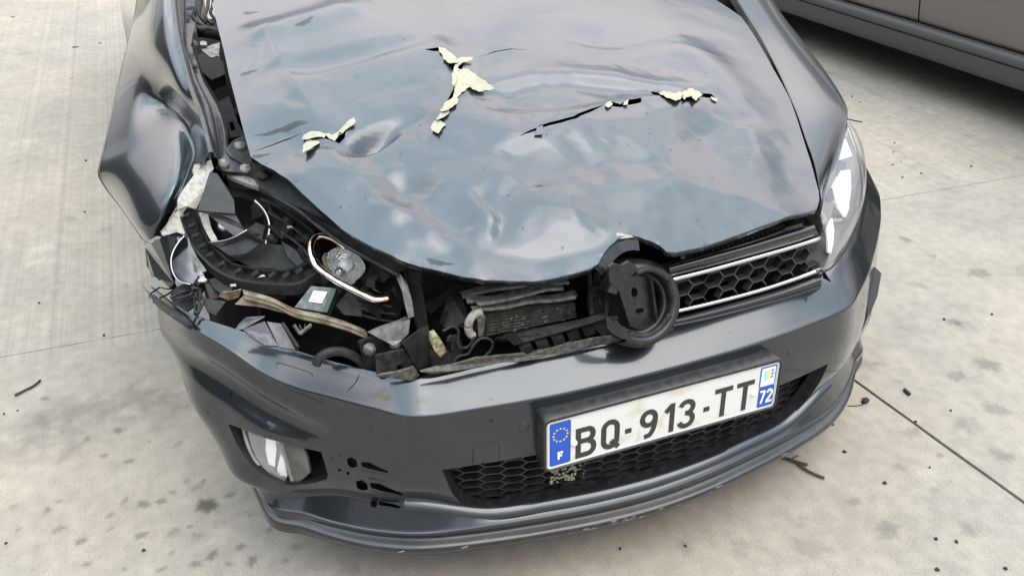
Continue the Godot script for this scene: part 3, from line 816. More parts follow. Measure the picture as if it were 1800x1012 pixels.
func build_ground() -> void:
	var soil := sf()
	quad(soil, Vector3(-90, -0.03, -90), Vector3(90, -0.03, -90), Vector3(90, -0.03, 90), Vector3(-90, -0.03, 90))
	var base := fin("ground", soil, grimy(mat(lin(0.30, 0.29, 0.27), 0.95), M.grime, 0.3), self)
	base.set_meta("kind", "structure")
	var g := Node3D.new()
	g.name = "concrete_pavement"
	g.set_meta("kind", "structure")
	add_child(g)
	var cm := mat(Color(1, 1, 1), 0.88)
	cm.albedo_texture = ImageTexture.create_from_image(ground_image())
	cm.detail_enabled = true
	cm.detail_blend_mode = BaseMaterial3D.BLEND_MODE_MUL
	cm.detail_uv_layer = BaseMaterial3D.DETAIL_UV_2
	cm.detail_albedo = noise_tex(0.13, 77, [[0.0, Color(0.74, 0.73, 0.71)], [0.28, Color(0.93, 0.93, 0.92)], [0.5, Color(1, 1, 1)], [0.8, Color(0.98, 0.98, 0.98)], [1.0, Color(0.88, 0.88, 0.87)]], 5, FastNoiseLite.TYPE_SIMPLEX, 1024)
	cm.heightmap_enabled = true
	cm.heightmap_texture = noise_tex(0.05, 78, [[0.0, Color(0, 0, 0)], [1.0, Color(1, 1, 1)]], 5, FastNoiseLite.TYPE_SIMPLEX, 1024)
	cm.heightmap_scale = 0.2
	cm.uv1_scale = Vector3.ONE
	var wob := FastNoiseLite.new()
	wob.seed = 8
	wob.frequency = 3.0
	var dirt := grimy(mat(lin(0.12, 0.105, 0.08), 0.95), M.grime, 3.0)
	var xs := [-14.2, -9.2, -4.1, 0.906, 5.9, 10.9, 15.8]
	var zs := [-16.3, -11.3, -6.3, -1.287, 3.7, 8.7]
	for i in xs.size() - 1:
		for j in zs.size() - 1:
			var st := sf()
			var near: bool = xs[i] > -5.0 and xs[i] < 6.0 and zs[j] > -7.0 and zs[j] < 4.0
			var k := 120 if near else 1
			var top := []
			# each slab is turned a little against the car; ragged arrises
			var c := [Vector2(xs[i], zs[j]), Vector2(xs[i + 1], zs[j]), Vector2(xs[i + 1], zs[j + 1]), Vector2(xs[i], zs[j + 1])]
			var mid := Vector2((xs[i] + xs[i + 1]) * 0.5, (zs[j] + zs[j + 1]) * 0.5)
			for e in 4:
				for s in k:
					var q: Vector2 = (c[e] as Vector2).lerp(c[(e + 1) % 4], float(s) / k)
					var n: Vector2 = ((c[(e + 1) % 4] as Vector2) - c[e]).orthogonal().normalized()
					if (mid - q).dot(n) < 0.0:
						n = -n
					var gap := 0.0055 if e % 2 else 0.0013
					q += n * (gap + 0.0016 * wob.get_noise_2d(q.x * 9.0 + i, q.y * 9.0 + j))
					q = Vector2(q.x + q.y * 0.112, q.y + q.x * 0.036)
					top.append(q)
			var flat := pv(top)
			var tri := Geometry2D.triangulate_polygon(flat)
			st.set_smooth_group(-1)
			for t in tri:
				st.set_uv(Vector2((flat[t].x + 2.4) / 7.8, (flat[t].y + 6.6) / 7.8))
				st.set_uv2(flat[t] * 1.13)
				st.add_vertex(Vector3(flat[t].x, 0, flat[t].y))
			for t in flat.size():
				var a := flat[t]
				var b := flat[(t + 1) % flat.size()]
				for q in [Vector3(a.x, 0, a.y), Vector3(b.x, 0, b.y), Vector3(b.x, -0.02, b.y), Vector3(a.x, 0, a.y), Vector3(b.x, -0.02, b.y), Vector3(a.x, -0.02, a.y)]:
					st.set_uv(Vector2((q.x + 2.4) / 7.8, (q.z + 6.6) / 7.8))
					st.set_uv2(Vector2(q.x, q.z) * 1.13)
					st.add_vertex(q)
			fin("slab", st, cm, g)
	var js := sf()
	quad(js, Vector3(-20, -0.014, -20), Vector3(20, -0.014, -20), Vector3(20, -0.014, 12), Vector3(-20, -0.014, 12))
	fin("joint_dirt", js, dirt, g)

func build_parked_car() -> void:
	var pc := thing("parked_car", "grey brown car parked beyond, only its sill and lower doors in view", "car", Vector3(2.78, 0, -1.9))
	pc.rotation.y = 0.115
	var body := mat(lin(0.17, 0.155, 0.145), 0.32, 0.55, 0.8)
	var trim := mat(lin(0.058, 0.060, 0.060), 0.5)
	# z runs from the tail (-) to the nose (+); the side in view is at x = 0
	var sill := []
	for z in [-1.66, -1.0, -0.3, 0.3, 0.78]:
		sill.append([Vector3(0.16, 0.20, z), Vector3(0.05, 0.19, z), Vector3(0.02, 0.205, z), Vector3(0.005, 0.25, z), Vector3(0.0, 0.285, z), Vector3(0.008, 0.292, z), Vector3(-0.01, 0.30, z), Vector3(-0.012, 0.325, z), Vector3(0.0, 0.345, z), Vector3(0.03, 0.352, z), Vector3(0.05, 0.352, z)])
	fin("sill_trim", loft(sill, 4, 2), trim, pc)
	for s in [[-1.40, -0.304, "rear_door"], [-0.296, 0.78, "front_door"]]:
		var g := []
		for i in 5:
			var z: float = lerpf(s[0], s[1], i / 4.0)
			var e := 0.006 if i == 0 or i == 4 else 0.0
			g.append([Vector3(0.05 + e, 0.356, z), Vector3(0.018 + e, 0.36, z), Vector3(0.0 + e, 0.40, z), Vector3(-0.03 + e, 0.52, z), Vector3(-0.055 + e, 0.64, z), Vector3(-0.05 + e, 0.78, z), Vector3(-0.02 + e, 0.92, z), Vector3(0.02 + e, 0.97, z)])
		var d := fin(s[2], loft(g, 5, 3), body, pc)
		fin("door_handle", tube(smooth_path([Vector3(-0.045, 0.84, s[0] + 0.09), Vector3(-0.075, 0.845, s[0] + 0.12), Vector3(-0.078, 0.845, s[0] + 0.24), Vector3(-0.045, 0.84, s[0] + 0.27)], 4), 0.011, 8), body, d)
	var wing := func(a: float, b: float, called: String) -> void:
		var g := []
		for i in 5:
			var z := lerpf(a, b, i / 4.0)
			var lowy := 0.36
			var c := -2.0 if b < 0.0 else 1.16
			if absf(z - c) < 0.37:
				lowy = 0.33 + sqrt(0.137 - (z - c) * (z - c))
			g.append([Vector3(0.03, lowy, z), Vector3(-0.02, lerpf(lowy, 0.8, 0.3), z), Vector3(-0.05, lerpf(lowy, 0.8, 0.7), z), Vector3(-0.045, 0.82, z), Vector3(0.02, 0.97, z)])
		fin(called, loft(g, 4, 6), body, pc)
	wing.call(-2.8, -1.408, "rear_wing")
	wing.call(0.788, 2.0, "front_wing")
	var cab := []
	for z in [[-2.8, 0.98, 0.1], [-2.3, 1.38, 0.3], [-1.2, 1.47, 0.3], [-0.1, 1.46, 0.3], [0.85, 0.99, 0.2], [2.0, 0.985, 0.15]]:
		cab.append([Vector3(0.025, 0.965, z[0]), Vector3(0.04, 1.0, z[0]), Vector3(z[2] * 0.75, z[1] - 0.03, z[0]), Vector3(z[2] + 0.2, z[1], z[0]), Vector3(1.5 - z[2], z[1], z[0]), Vector3(1.66, 1.0, z[0]), Vector3(1.68, 0.9, z[0])])
	fin("cabin", loft(cab, 3, 4), M.gloss, pc)
	var belly := sf()
	for f in [[Vector3(0.13, 0.205, -2.8), Vector3(1.6, 0.205, -2.8), Vector3(1.6, 0.205, 2.0), Vector3(0.13, 0.205, 2.0)], [Vector3(1.69, 0.2, -2.8), Vector3(1.69, 0.95, -2.8), Vector3(1.69, 0.95, 2.0), Vector3(1.69, 0.2, 2.0)], [Vector3(0.05, 0.2, -2.81), Vector3(1.69, 0.2, -2.81), Vector3(1.69, 0.98, -2.81), Vector3(0.05, 0.98, -2.81)], [Vector3(0.03, 0.3, 2.0), Vector3(1.69, 0.3, 2.0), Vector3(1.69, 0.97, 2.0), Vector3(0.02, 0.97, 2.0)]]:
		quad(belly, f[0], f[1], f[2], f[3])
	fin("underbody", belly, M.dark, pc)
	for z in [-2.0, 1.16]:
		wheel(pc, Vector3(0.13, 0.31, z), 0.31, -1.0)

func build_added_wall() -> void:
	# unseen dark wall added on the left for the flank of the car to mirror
	var w := thing("added_dark_wall", "unseen dark wall added left of the car, mirrored in its flank", "wall", Vector3(-6.5, 0, -3))
	var m := grimy(mat(lin(0.035, 0.036, 0.034), 0.8), M.grime, 1.2)
	for i in 26:
		var h := 3.2 + rng.randf_range(-0.03, 0.03)
		fin("board", bar(Vector3(0, h * 0.5, -9.0 + i * 0.6), Vector3(0, h * 0.5, -9.0 + i * 0.6 + 0.585), 0.05 + 0.02 * (i % 2), h), m, w)
	for z in [-9.0, -3.0, 3.0, 6.5]:
		fin("post", bar(Vector3(-0.12, 0, z), Vector3(-0.12, 3.1, z), 0.14, 0.14, Vector3.RIGHT), m, w)

func wheel(parent: Node3D, at: Vector3, r: float, side: float) -> void:
	var w := fin("wheel", lathe(at, Vector3(side, 0, 0), [Vector2(r * 0.66, -0.1), Vector2(r * 0.95, -0.11), Vector2(r, -0.08), Vector2(r, 0.07), Vector2(r * 0.95, 0.1), Vector2(r * 0.68, 0.1)], 36), M.rubber, parent)
	fin("rim", lathe(at, Vector3(side, 0, 0), [Vector2(0.0, 0.06), Vector2(r * 0.2, 0.07), Vector2(r * 0.5, 0.05), Vector2(r * 0.62, 0.085), Vector2(r * 0.68, 0.1), Vector2(r * 0.66, -0.1)], 36), M.satin, w)

func build_bonnet() -> void:
	var im := Image.create(1024, 1024, false, Image.FORMAT_RGB8)
	im.fill(Color(1, 1, 1))
	var ro := Image.create(1024, 1024, false, Image.FORMAT_RGB8)
	ro.fill(Color(0.9, 0.0, 0.0))
	var uv := func(p: Vector2) -> Vector2: return Vector2((p.x + 0.85) / 1.7, (p.y + 1.5) / 1.7)
	# matt smears wiped into the dust
	for s in [[Vector2(-0.6219, -0.8113), 0.022, 0.006, 0.0], [Vector2(-0.4655, -0.9636), 0.030, 0.009, -0.6], [Vector2(-0.4014, -0.1844), 0.026, 0.006, 0.5], [Vector2(-0.585, -0.6064), 0.055, 0.007, 0.1], [Vector2(-0.6467, -0.5496), 0.02, 0.006, 0.0], [Vector2(-0.5737, -1.0838), 0.02, 0.01, 0.3]]:
		dab(im, uv.call(s[0]), Vector2(s[1], s[2]) / 1.7, s[3], Color(0.62, 0.6, 0.56, 0.9), s[1] * 90.0, 0.25)
		dab(ro, uv.call(s[0]), Vector2(s[1], s[2]) / 1.7, s[3], Color(0.12, 0, 0, 0.95), s[1] * 90.0, 0.25)
	for s in [[Vector2(-0.435, -0.3524), 0.03], [Vector2(-0.404, -0.2903), 0.025], [Vector2(-0.1912, -0.2436), 0.06], [Vector2(-0.159, -0.2243), 0.05], [Vector2(-0.1978, -0.1739), 0.03]]:
		dab(ro, uv.call(s[0]), Vector2(s[1], s[1] * 0.6) / 1.7, 0.4, Color(0.6, 0, 0, 0.6), s[1] * 70.0, 0.8)
	for i in 140:
		var p := Vector2(rng.randf_range(-0.65, 0.65), rng.randf_range(-1.0, -0.12))
		var c := Color(0.35, 0.3, 0.26, 0.8) if i % 3 else Color(1, 1, 1, 1)
		dab(ro, uv.call(p), Vector2.ONE * rng.randf_range(0.0012, 0.0035) / 1.7, 0.0, Color(0.1, 0, 0, 1), i, 0.4)
		if i % 3:
			dab(im, uv.call(p), Vector2.ONE * rng.randf_range(0.0012, 0.003) / 1.7, 0.0, c, i, 0.4)
	var pm: StandardMaterial3D = M.paint.duplicate()
	pm.albedo_texture = ImageTexture.create_from_image(im)
	pm.clearcoat_texture = ImageTexture.create_from_image(ro)
	pm.clearcoat_roughness = 0.12
	pm.roughness = 0.36
	M.bonnet_paint = pm
	var outline := pv([Vector2(-0.6501, -1.176), Vector2(-0.6569, -0.9015), Vector2(-0.6603, -0.8238), Vector2(-0.6617, -0.7254), Vector2(-0.6626, -0.6456), Vector2(-0.6628, -0.5515), Vector2(-0.6496, -0.5279), Vector2(-0.629, -0.4992), Vector2(-0.6134, -0.4676), Vector2(-0.5936, -0.418), Vector2(-0.5707, -0.3691), Vector2(-0.5488, -0.3289), Vector2(-0.5269, -0.2922), Vector2(-0.4968, -0.2499), Vector2(-0.466, -0.2126), Vector2(-0.4323, -0.1865), Vector2(-0.3979, -0.164), Vector2(-0.3688, -0.1417), Vector2(-0.3379, -0.1249), Vector2(-0.2901, -0.1104), Vector2(-0.2302, -0.0978), Vector2(-0.1885, -0.0924), Vector2(-0.1442, -0.0913), Vector2(-0.1283, -0.096), Vector2(-0.1122, -0.1102), Vector2(-0.092, -0.1233), Vector2(-0.0691, -0.132), Vector2(-0.0495, -0.1335), Vector2(-0.0309, -0.1278), Vector2(-0.0131, -0.116), Vector2(0.0019, -0.1035), Vector2(0.0086, -0.0891), Vector2(0.0281, -0.0849), Vector2(0.092, -0.0888), Vector2(0.1734, -0.0968), Vector2(0.2745, -0.1089), Vector2(0.3793, -0.1259), Vector2(0.4055, -0.1516), Vector2(0.4223, -0.1766), Vector2(0.4533, -0.2448), Vector2(0.4919, -0.3321), Vector2(0.5248, -0.404), Vector2(0.5529, -0.4702), Vector2(0.5919, -0.5911), Vector2(0.6508, -0.7502), Vector2(0.6998, -0.8907), Vector2(0.7, -1.05), Vector2(0.7, -1.18), Vector2(0.3, -1.25), Vector2(-0.3, -1.26), Vector2(-0.62, -1.27)])
	var holes := [
		slit([Vector2(-0.1527, -0.4086), Vector2(-0.1112, -0.4192), Vector2(-0.0995, -0.4258), Vector2(-0.0572, -0.4273), Vector2(-0.0221, -0.4337), Vector2(0.0273, -0.455), Vector2(0.0642, -0.4702)], 0.0036),
		pv([Vector2(0.0684, -0.4679), Vector2(0.0873, -0.4837), Vector2(0.1062, -0.4722), Vector2(0.1279, -0.4873), Vector2(0.164, -0.4863), Vector2(0.1567, -0.4727), Vector2(0.1233, -0.4677), Vector2(0.1009, -0.4618)]),
		pv([Vector2(0.2071, -0.5214), Vector2(0.2242, -0.5156), Vector2(0.2254, -0.4833), Vector2(0.2422, -0.4672), Vector2(0.2765, -0.4659), Vector2(0.3144, -0.4838), Vector2(0.3387, -0.4795), Vector2(0.3426, -0.4617), Vector2(0.3292, -0.4641), Vector2(0.3047, -0.4682), Vector2(0.269, -0.4533), Vector2(0.2293, -0.455), Vector2(0.208, -0.4731)]),
		pv([Vector2(-0.2067, -0.7332), Vector2(-0.1933, -0.7335), Vector2(-0.1913, -0.6932), Vector2(-0.1848, -0.6743), Vector2(-0.1956, -0.6435), Vector2(-0.2153, -0.6091), Vector2(-0.226, -0.5787), Vector2(-0.2498, -0.5461), Vector2(-0.275, -0.5151), Vector2(-0.2902, -0.496), Vector2(-0.295, -0.4996), Vector2(-0.2834, -0.5194), Vector2(-0.2568, -0.5543), Vector2(-0.2303, -0.5878), Vector2(-0.2103, -0.6457), Vector2(-0.21, -0.6998)]),
		pv([Vector2(-0.241, -0.763), Vector2(-0.2079, -0.7535), Vector2(-0.211, -0.7364), Vector2(-0.2262, -0.7467)]),
		pv([Vector2(-0.1915, -0.67), Vector2(-0.1722, -0.6877), Vector2(-0.188, -0.6577), Vector2(-0.1987, -0.6566)]),
		pv([Vector2(-0.5316, -0.5628), Vector2(-0.5132, -0.5564), Vector2(-0.4953, -0.545), Vector2(-0.483, -0.5471), Vector2(-0.4723, -0.5522), Vector2(-0.4787, -0.5371), Vector2(-0.4927, -0.5286), Vector2(-0.5039, -0.5391), Vector2(-0.522, -0.5497)]),
		slit([Vector2(-0.1264, -0.7182), Vector2(-0.081, -0.7369), Vector2(-0.0373, -0.7413), Vector2(0.0003, -0.7293)], 0.0016),
		slit([Vector2(-0.6571, -0.5652), Vector2(-0.6302, -0.5759), Vector2(-0.5906, -0.583), Vector2(-0.554, -0.5809)], 0.0016),
	]
	var bt := fin("bonnet", patch(bonnet, outline, holes, Vector2(0.0075, 0.0075), uv), pm)
	# folded hem along the edge
	var hem := sf()
	var n := outline.size()
	for i in n:
		var a := outline[i]
		var b := outline[(i + 1) % n]
		var k := int(a.distance_to(b) / 0.012) + 1
		for j in k:
			var p := a.lerp(b, float(j) / k)
			var q := a.lerp(b, float(j + 1) / k)
			var inn := (b - a).normalized().orthogonal()
			if not Geometry2D.is_point_in_polygon((a + b) * 0.5 + inn * 0.004, outline):
				inn = -inn
			var p3 := bonnet(p)
			var q3 := bonnet(q)
			var d := Vector3(inn.x * 0.002, -0.011, inn.y * 0.002)
			var d2 := Vector3(inn.x * 0.022, -0.013, inn.y * 0.022)
			quad(hem, p3, q3, q3 + d, p3 + d)
			quad(hem, p3 + d, q3 + d, q3 + d2, p3 + d2)
	fin("bonnet_hem", hem, M.paint, bt)
	# dark inner skin seen through the tears
	var skin := patch(func(p: Vector2) -> Vector3: return bonnet(p) - Vector3(0, 0.03, 0), Geometry2D.offset_polygon(outline, -0.03)[0], [], Vector2(0.04, 0.04), uv)
	fin("bonnet_inner_skin", skin, M.dark, bt)
	# peeled flaps of paint and filler standing up round the tears
	var flaps := [
		[Vector3(-0.2105, 0.9487, -0.7538), Vector3(-0.1978, 0.9489, -0.7395), Vector3(-0.1888, 0.9429, -0.6998), Vector3(-0.1909, 0.9404, -0.6709), Vector3(-0.2122, 0.9406, -0.6695), Vector3(-0.2181, 0.9414, -0.6986)],
		[Vector3(-0.1967, 0.9427, -0.7078), Vector3(-0.1856, 0.9393, -0.698), Vector3(-0.1725, 0.9394, -0.7016), Vector3(-0.1477, 0.9385, -0.7001), Vector3(-0.1559, 0.9352, -0.6885), Vector3(-0.1767, 0.9355, -0.682), Vector3(-0.1932, 0.935, -0.6647), Vector3(-0.1976, 0.9375, -0.6746)],
		[Vector3(-0.1978, 0.9378, -0.6738), Vector3(-0.1935, 0.9353, -0.6638), Vector3(-0.2048, 0.9291, -0.6314), Vector3(-0.2261, 0.9193, -0.5922), Vector3(-0.2345, 0.916, -0.5827), Vector3(-0.2213, 0.927, -0.6283)],
		[Vector3(-0.1976, 0.9318, -0.6522), Vector3(-0.1783, 0.9344, -0.6406), Vector3(-0.1711, 0.9292, -0.6105), Vector3(-0.1438, 0.907, -0.5804), Vector3(-0.1418, 0.9036, -0.5788), Vector3(-0.1808, 0.9047, -0.571), Vector3(-0.1955, 0.9126, -0.5862), Vector3(-0.2181, 0.9075, -0.5726), Vector3(-0.241, 0.9033, -0.55), Vector3(-0.2421, 0.907, -0.561), Vector3(-0.2213, 0.9216, -0.6063)],
		[Vector3(-0.2357, 0.9074, -0.565), Vector3(-0.2345, 0.9035, -0.5472), Vector3(-0.2513, 0.9029, -0.5267), Vector3(-0.268, 0.9, -0.5136), Vector3(-0.2808, 0.8973, -0.5191), Vector3(-0.2826, 0.8967, -0.5285), Vector3(-0.2613, 0.9041, -0.548)],
		[Vector3(-0.2642, 0.8979, -0.5251), Vector3(-0.2659, 0.8951, -0.5132), Vector3(-0.2816, 0.8913, -0.5025), Vector3(-0.2958, 0.8868, -0.5036), Vector3(-0.295, 0.8867, -0.5137), Vector3(-0.2812, 0.8951, -0.5255)],
		[Vector3(-0.2897, 0.8856, -0.5079), Vector3(-0.2824, 0.8803, -0.4867), Vector3(-0.2957, 0.8767, -0.4756), Vector3(-0.3059, 0.8719, -0.4666), Vector3(-0.3143, 0.8735, -0.4846), Vector3(-0.3112, 0.8764, -0.5015), Vector3(-0.3, 0.8826, -0.5134)],
		[Vector3(-0.56, 0.8495, -0.5638), Vector3(-0.5536, 0.8558, -0.57), Vector3(-0.5375, 0.8586, -0.5693), Vector3(-0.5226, 0.8584, -0.5644), Vector3(-0.5115, 0.8562, -0.5532), Vector3(-0.5179, 0.8527, -0.546), Vector3(-0.5325, 0.8524, -0.5523), Vector3(-0.5459, 0.8498, -0.5548)],
		[Vector3(-0.5586, 0.842, -0.5518), Vector3(-0.5454, 0.847, -0.5587), Vector3(-0.5297, 0.847, -0.5465), Vector3(-0.5289, 0.8458, -0.54), Vector3(-0.5439, 0.8479, -0.5195), Vector3(-0.5544, 0.8481, -0.5053), Vector3(-0.5697, 0.8465, -0.5005), Vector3(-0.5634, 0.8441, -0.5303)],
		[Vector3(-0.5184, 0.8585, -0.5626), Vector3(-0.501, 0.8579, -0.5482), Vector3(-0.4862, 0.8605, -0.5517), Vector3(-0.4912, 0.8552, -0.542), Vector3(-0.5001, 0.8497, -0.5347), Vector3(-0.5093, 0.8523, -0.5439)],
		[Vector3(-0.4884, 0.8605, -0.5524), Vector3(-0.4768, 0.8682, -0.5597), Vector3(-0.4601, 0.8771, -0.5684), Vector3(-0.4498, 0.8806, -0.5714), Vector3(-0.4497, 0.877, -0.5584), Vector3(-0.456, 0.8727, -0.5528), Vector3(-0.4671, 0.8673, -0.552), Vector3(-0.4806, 0.8593, -0.5464)],
		[Vector3(0.2205, 0.8746, -0.5093), Vector3(0.2385, 0.8771, -0.5108), Vector3(0.2447, 0.8803, -0.4831), Vector3(0.2655, 0.8779, -0.4905), Vector3(0.2537, 0.8778, -0.4642), Vector3(0.2342, 0.8753, -0.441), Vector3(0.2223, 0.8746, -0.4399), Vector3(0.2168, 0.8763, -0.4596), Vector3(0.2134, 0.8781, -0.4782)],
		[Vector3(0.2725, 0.8726, -0.496), Vector3(0.2947, 0.8783, -0.5022), Vector3(0.3046, 0.8749, -0.489), Vector3(0.3077, 0.8708, -0.4651), Vector3(0.2911, 0.8717, -0.453), Vector3(0.2707, 0.8704, -0.4342), Vector3(0.2725, 0.8754, -0.4566), Vector3(0.2598, 0.875, -0.4548), Vector3(0.2462, 0.8736, -0.4416), Vector3(0.2514, 0.8745, -0.4596)],
		[Vector3(0.3285, 0.8659, -0.4641), Vector3(0.3422, 0.8638, -0.4573), Vector3(0.3315, 0.8615, -0.445), Vector3(0.3257, 0.8629, -0.4545)],
		[Vector3(0.0688, 0.8867, -0.4693), Vector3(0.0827, 0.8879, -0.4753), Vector3(0.0839, 0.8856, -0.4669), Vector3(0.0662, 0.8826, -0.4532), Vector3(0.063, 0.883, -0.4601)],
		[Vector3(0.1147, 0.8845, -0.4733), Vector3(0.1308, 0.8856, -0.4829), Vector3(0.1166, 0.8809, -0.4609), Vector3(0.1069, 0.8813, -0.4635)],
	]
	for f in flaps:
		for i in f.size():
			f[i] += Vector3.UP * facet(Vector2(f[i].x, f[i].z))
		var big: bool = newell(f) != Vector3.ZERO
		if big:
			fin("paint_flap", curl(torn(f, 0.0022, 0.007)), M.cream, bt, "pale flap of peeled paint beside a tear")
	var burr := sheet(torn([Vector3(-0.1254, 0.8619, -0.4002), Vector3(-0.1121, 0.8694, -0.42), Vector3(-0.0988, 0.8717, -0.4219), Vector3(-0.1084, 0.8632, -0.3967)], 0.001, 0.01), 0.001)
	fin("bent_lip", burr, M.paint, bt)
	# torn corner of the badge cut-out
	fin("bent_lip", sheet([Vector3(-0.069, 0.7618, -0.1426), Vector3(-0.0629, 0.7638, -0.141), Vector3(-0.0437, 0.7565, -0.1314), Vector3(-0.0401, 0.7536, -0.1288), Vector3(-0.0604, 0.7542, -0.1308), Vector3(-0.073, 0.7539, -0.1338)], 0.001), M.white, bt)
	var arch := []
	var ring: Array = [Vector3(-0.1401, 0.7306, -0.0945), Vector3(-0.1256, 0.7334, -0.101), Vector3(-0.1099, 0.7383, -0.1143), Vector3(-0.0897, 0.7439, -0.1273), Vector3(-0.0668, 0.7493, -0.1357), Vector3(-0.0478, 0.7513, -0.1361), Vector3(-0.0291, 0.7494, -0.1304)]
	for q in ring:
		arch.append(q)
	var inner := []
	for q in ring:
		inner.append(q.lerp(Vector3(-0.03, 0.70, -0.07), 0.16) + Vector3(0, -0.014, 0.0))
	fin("badge_cutout_lip", loft([arch, inner], 3, 2), M.paint, bt)

func build_wings() -> void:
	# left wing: the strip beyond the bonnet's shut line, its shoulder and its side down to the wheel arch
	var A0: Array = [Vector3(0.4112, 0.7374, -0.1544), Vector3(0.4626, 0.7682, -0.2481), Vector3(0.5019, 0.7933, -0.336), Vector3(0.5353, 0.8116, -0.4085), Vector3(0.5623, 0.8273, -0.4752), Vector3(0.6149, 0.8522, -0.6049), Vector3(0.6796, 0.8767, -0.7691), Vector3(0.7423, 0.8909, -0.926)]
	var B0: Array = [Vector3(0.4565, 0.712, -0.1972), Vector3(0.5461, 0.742, -0.2787), Vector3(0.6613, 0.762, -0.3865), Vector3(0.7149, 0.772, -0.4431), Vector3(0.7581, 0.782, -0.5097), Vector3(0.8125, 0.802, -0.6467), Vector3(0.8904, 0.825, -0.8583), Vector3(0.9416, 0.845, -1.012)]
	A0.append(Vector3(0.853, 0.905, -1.179))
	B0.append(Vector3(1.064, 0.865, -1.2871))
	var g := []
	for i in 9:
		var a: Vector3 = A0[i]
		var s: Vector3 = B0[i]
		var z: float = s.z
		var drop := 0.006 if i < 3 else (0.12 if i == 3 else s.y - 0.34)
		if absf(z + 0.88) < 0.36:
			drop = minf(drop, s.y - 0.33 - sqrt(0.13 - (z + 0.88) * (z + 0.88)))
		var mid := a.lerp(s, 0.5) + Vector3(0.006, 0.010, 0.0) * minf(1.0, i * 0.4)
		var wide := 0.012 if i >= 3 else 0.001
		g.append([a + Vector3(0, -0.03, 0), a + Vector3(0.001, -0.002, 0), a + Vector3(0.004, 0.0, 0), mid, s + Vector3(-0.004, 0.004, -0.002), s + Vector3(0.0, -drop * 0.06, 0.002), Vector3(s.x + wide, s.y - drop * 0.5, z + 0.002), Vector3(s.x + wide, s.y - drop, z + 0.002)])
	fin("left_wing", loft(g, 5, 6), M.paint)
	# right wing, buckled and standing away from the bonnet
	var rows := [
		[Vector3(-0.7253, 1.03, -1.3907), Vector3(-0.7408, 1.02, -1.4462), Vector3(-0.772, 0.97, -1.708), Vector3(-0.799, 0.88, -2.1692), Vector3(-0.8144, 0.78, -2.6766)],
		[Vector3(-0.7425, 1, -1.1589), Vector3(-0.7612, 0.998, -1.1741), Vector3(-0.7899, 0.965, -1.3136), Vector3(-0.8133, 0.91, -1.5432), Vector3(-0.8254, 0.87, -1.7449)],
		[Vector3(-0.7508, 0.96, -1.011), Vector3(-0.7716, 0.957, -1.0393), Vector3(-0.8048, 0.93, -1.132), Vector3(-0.8367, 0.88, -1.3283), Vector3(-0.8572, 0.84, -1.4949)],
		[Vector3(-0.7501, 0.92, -0.9186), Vector3(-0.7709, 0.918, -0.9329), Vector3(-0.7982, 0.89, -1.0181), Vector3(-0.8459, 0.84, -1.2188), Vector3(-0.8865, 0.795, -1.3828)],
		[Vector3(-0.7451, 0.885, -0.8354), Vector3(-0.7682, 0.875, -0.8818), Vector3(-0.8023, 0.84, -1.0331), Vector3(-0.858, 0.805, -1.1522), Vector3(-0.908, 0.76, -1.3081)],
		[Vector3(-0.7381, 0.86, -0.7774), Vector3(-0.7601, 0.835, -0.8668), Vector3(-0.8018, 0.79, -1.0373), Vector3(-0.8684, 0.78, -1.0705), Vector3(-0.9302, 0.735, -1.1588)],
		[Vector3(-0.7358, 0.835, -0.7248), Vector3(-0.7588, 0.795, -0.8388), Vector3(-0.7984, 0.79, -0.8845), Vector3(-0.8845, 0.755, -0.9549), Vector3(-0.9531, 0.705, -1.0359)],
		[Vector3(-0.7353, 0.81, -0.6671), Vector3(-0.76, 0.76, -0.7994), Vector3(-0.7969, 0.775, -0.7699), Vector3(-0.8985, 0.735, -0.8566), Vector3(-0.9701, 0.68, -0.9574)],
		[Vector3(-0.7559, 0.79, -0.6505), Vector3(-0.7825, 0.745, -0.7266), Vector3(-0.8205, 0.745, -0.6673), Vector3(-0.9018, 0.7, -0.7535), Vector3(-0.9657, 0.64, -0.9549)],
		[Vector3(-0.7881, 0.74, -0.6661), Vector3(-0.8124, 0.715, -0.6729), Vector3(-0.8484, 0.7, -0.6411), Vector3(-0.902, 0.665, -0.6948), Vector3(-0.9372, 0.62, -0.8686)],
		[Vector3(-0.8324, 0.68, -0.676), Vector3(-0.8445, 0.67, -0.6575), Vector3(-0.8658, 0.655, -0.6476), Vector3(-0.8839, 0.64, -0.6574), Vector3(-0.901, 0.61, -0.724)],
	]
	for r in rows:
		var last: Vector3 = r[4]
		r.append(last + Vector3(0.003, -0.003, -0.002))
		r.append(last + Vector3(0.045, -0.03, -0.035))
		r.append(last + Vector3(0.08, -0.2, -0.05))
	fin("right_wing", loft(rows, 6, 5), M.paint, null, "buckled right wing standing away from the bonnet")
	fin("right_wing_tip", sheet(torn([Vector3(-0.898, 0.6178, -0.7), Vector3(-0.879, 0.6506, -0.62), Vector3(-0.8553, 0.68, -0.585), Vector3(-0.8259, 0.6923, -0.57), Vector3(-0.8145, 0.6874, -0.56), Vector3(-0.8366, 0.6687, -0.54), Vector3(-0.8475, 0.6373, -0.53), Vector3(-0.8497, 0.6064, -0.52), Vector3(-0.8459, 0.5921, -0.52), Vector3(-0.8604, 0.5922, -0.53), Vector3(-0.8721, 0.5962, -0.56), Vector3(-0.8949, 0.5776, -0.62), Vector3(-0.8996, 0.5867, -0.65)], 0.003, 0.012), 0.003), M.paint, null, "torn lower end of the right wing")
	# wing edge flange beside the engine bay
	var fl := []
	for r in rows:
		fl.append([r[0], r[0] + Vector3(0.012, -0.004, 0), r[0] + Vector3(0.02, -0.06, 0.0)])
	fin("wing_flange", loft(fl.slice(0, 8), 2, 4), M.bay_paint)
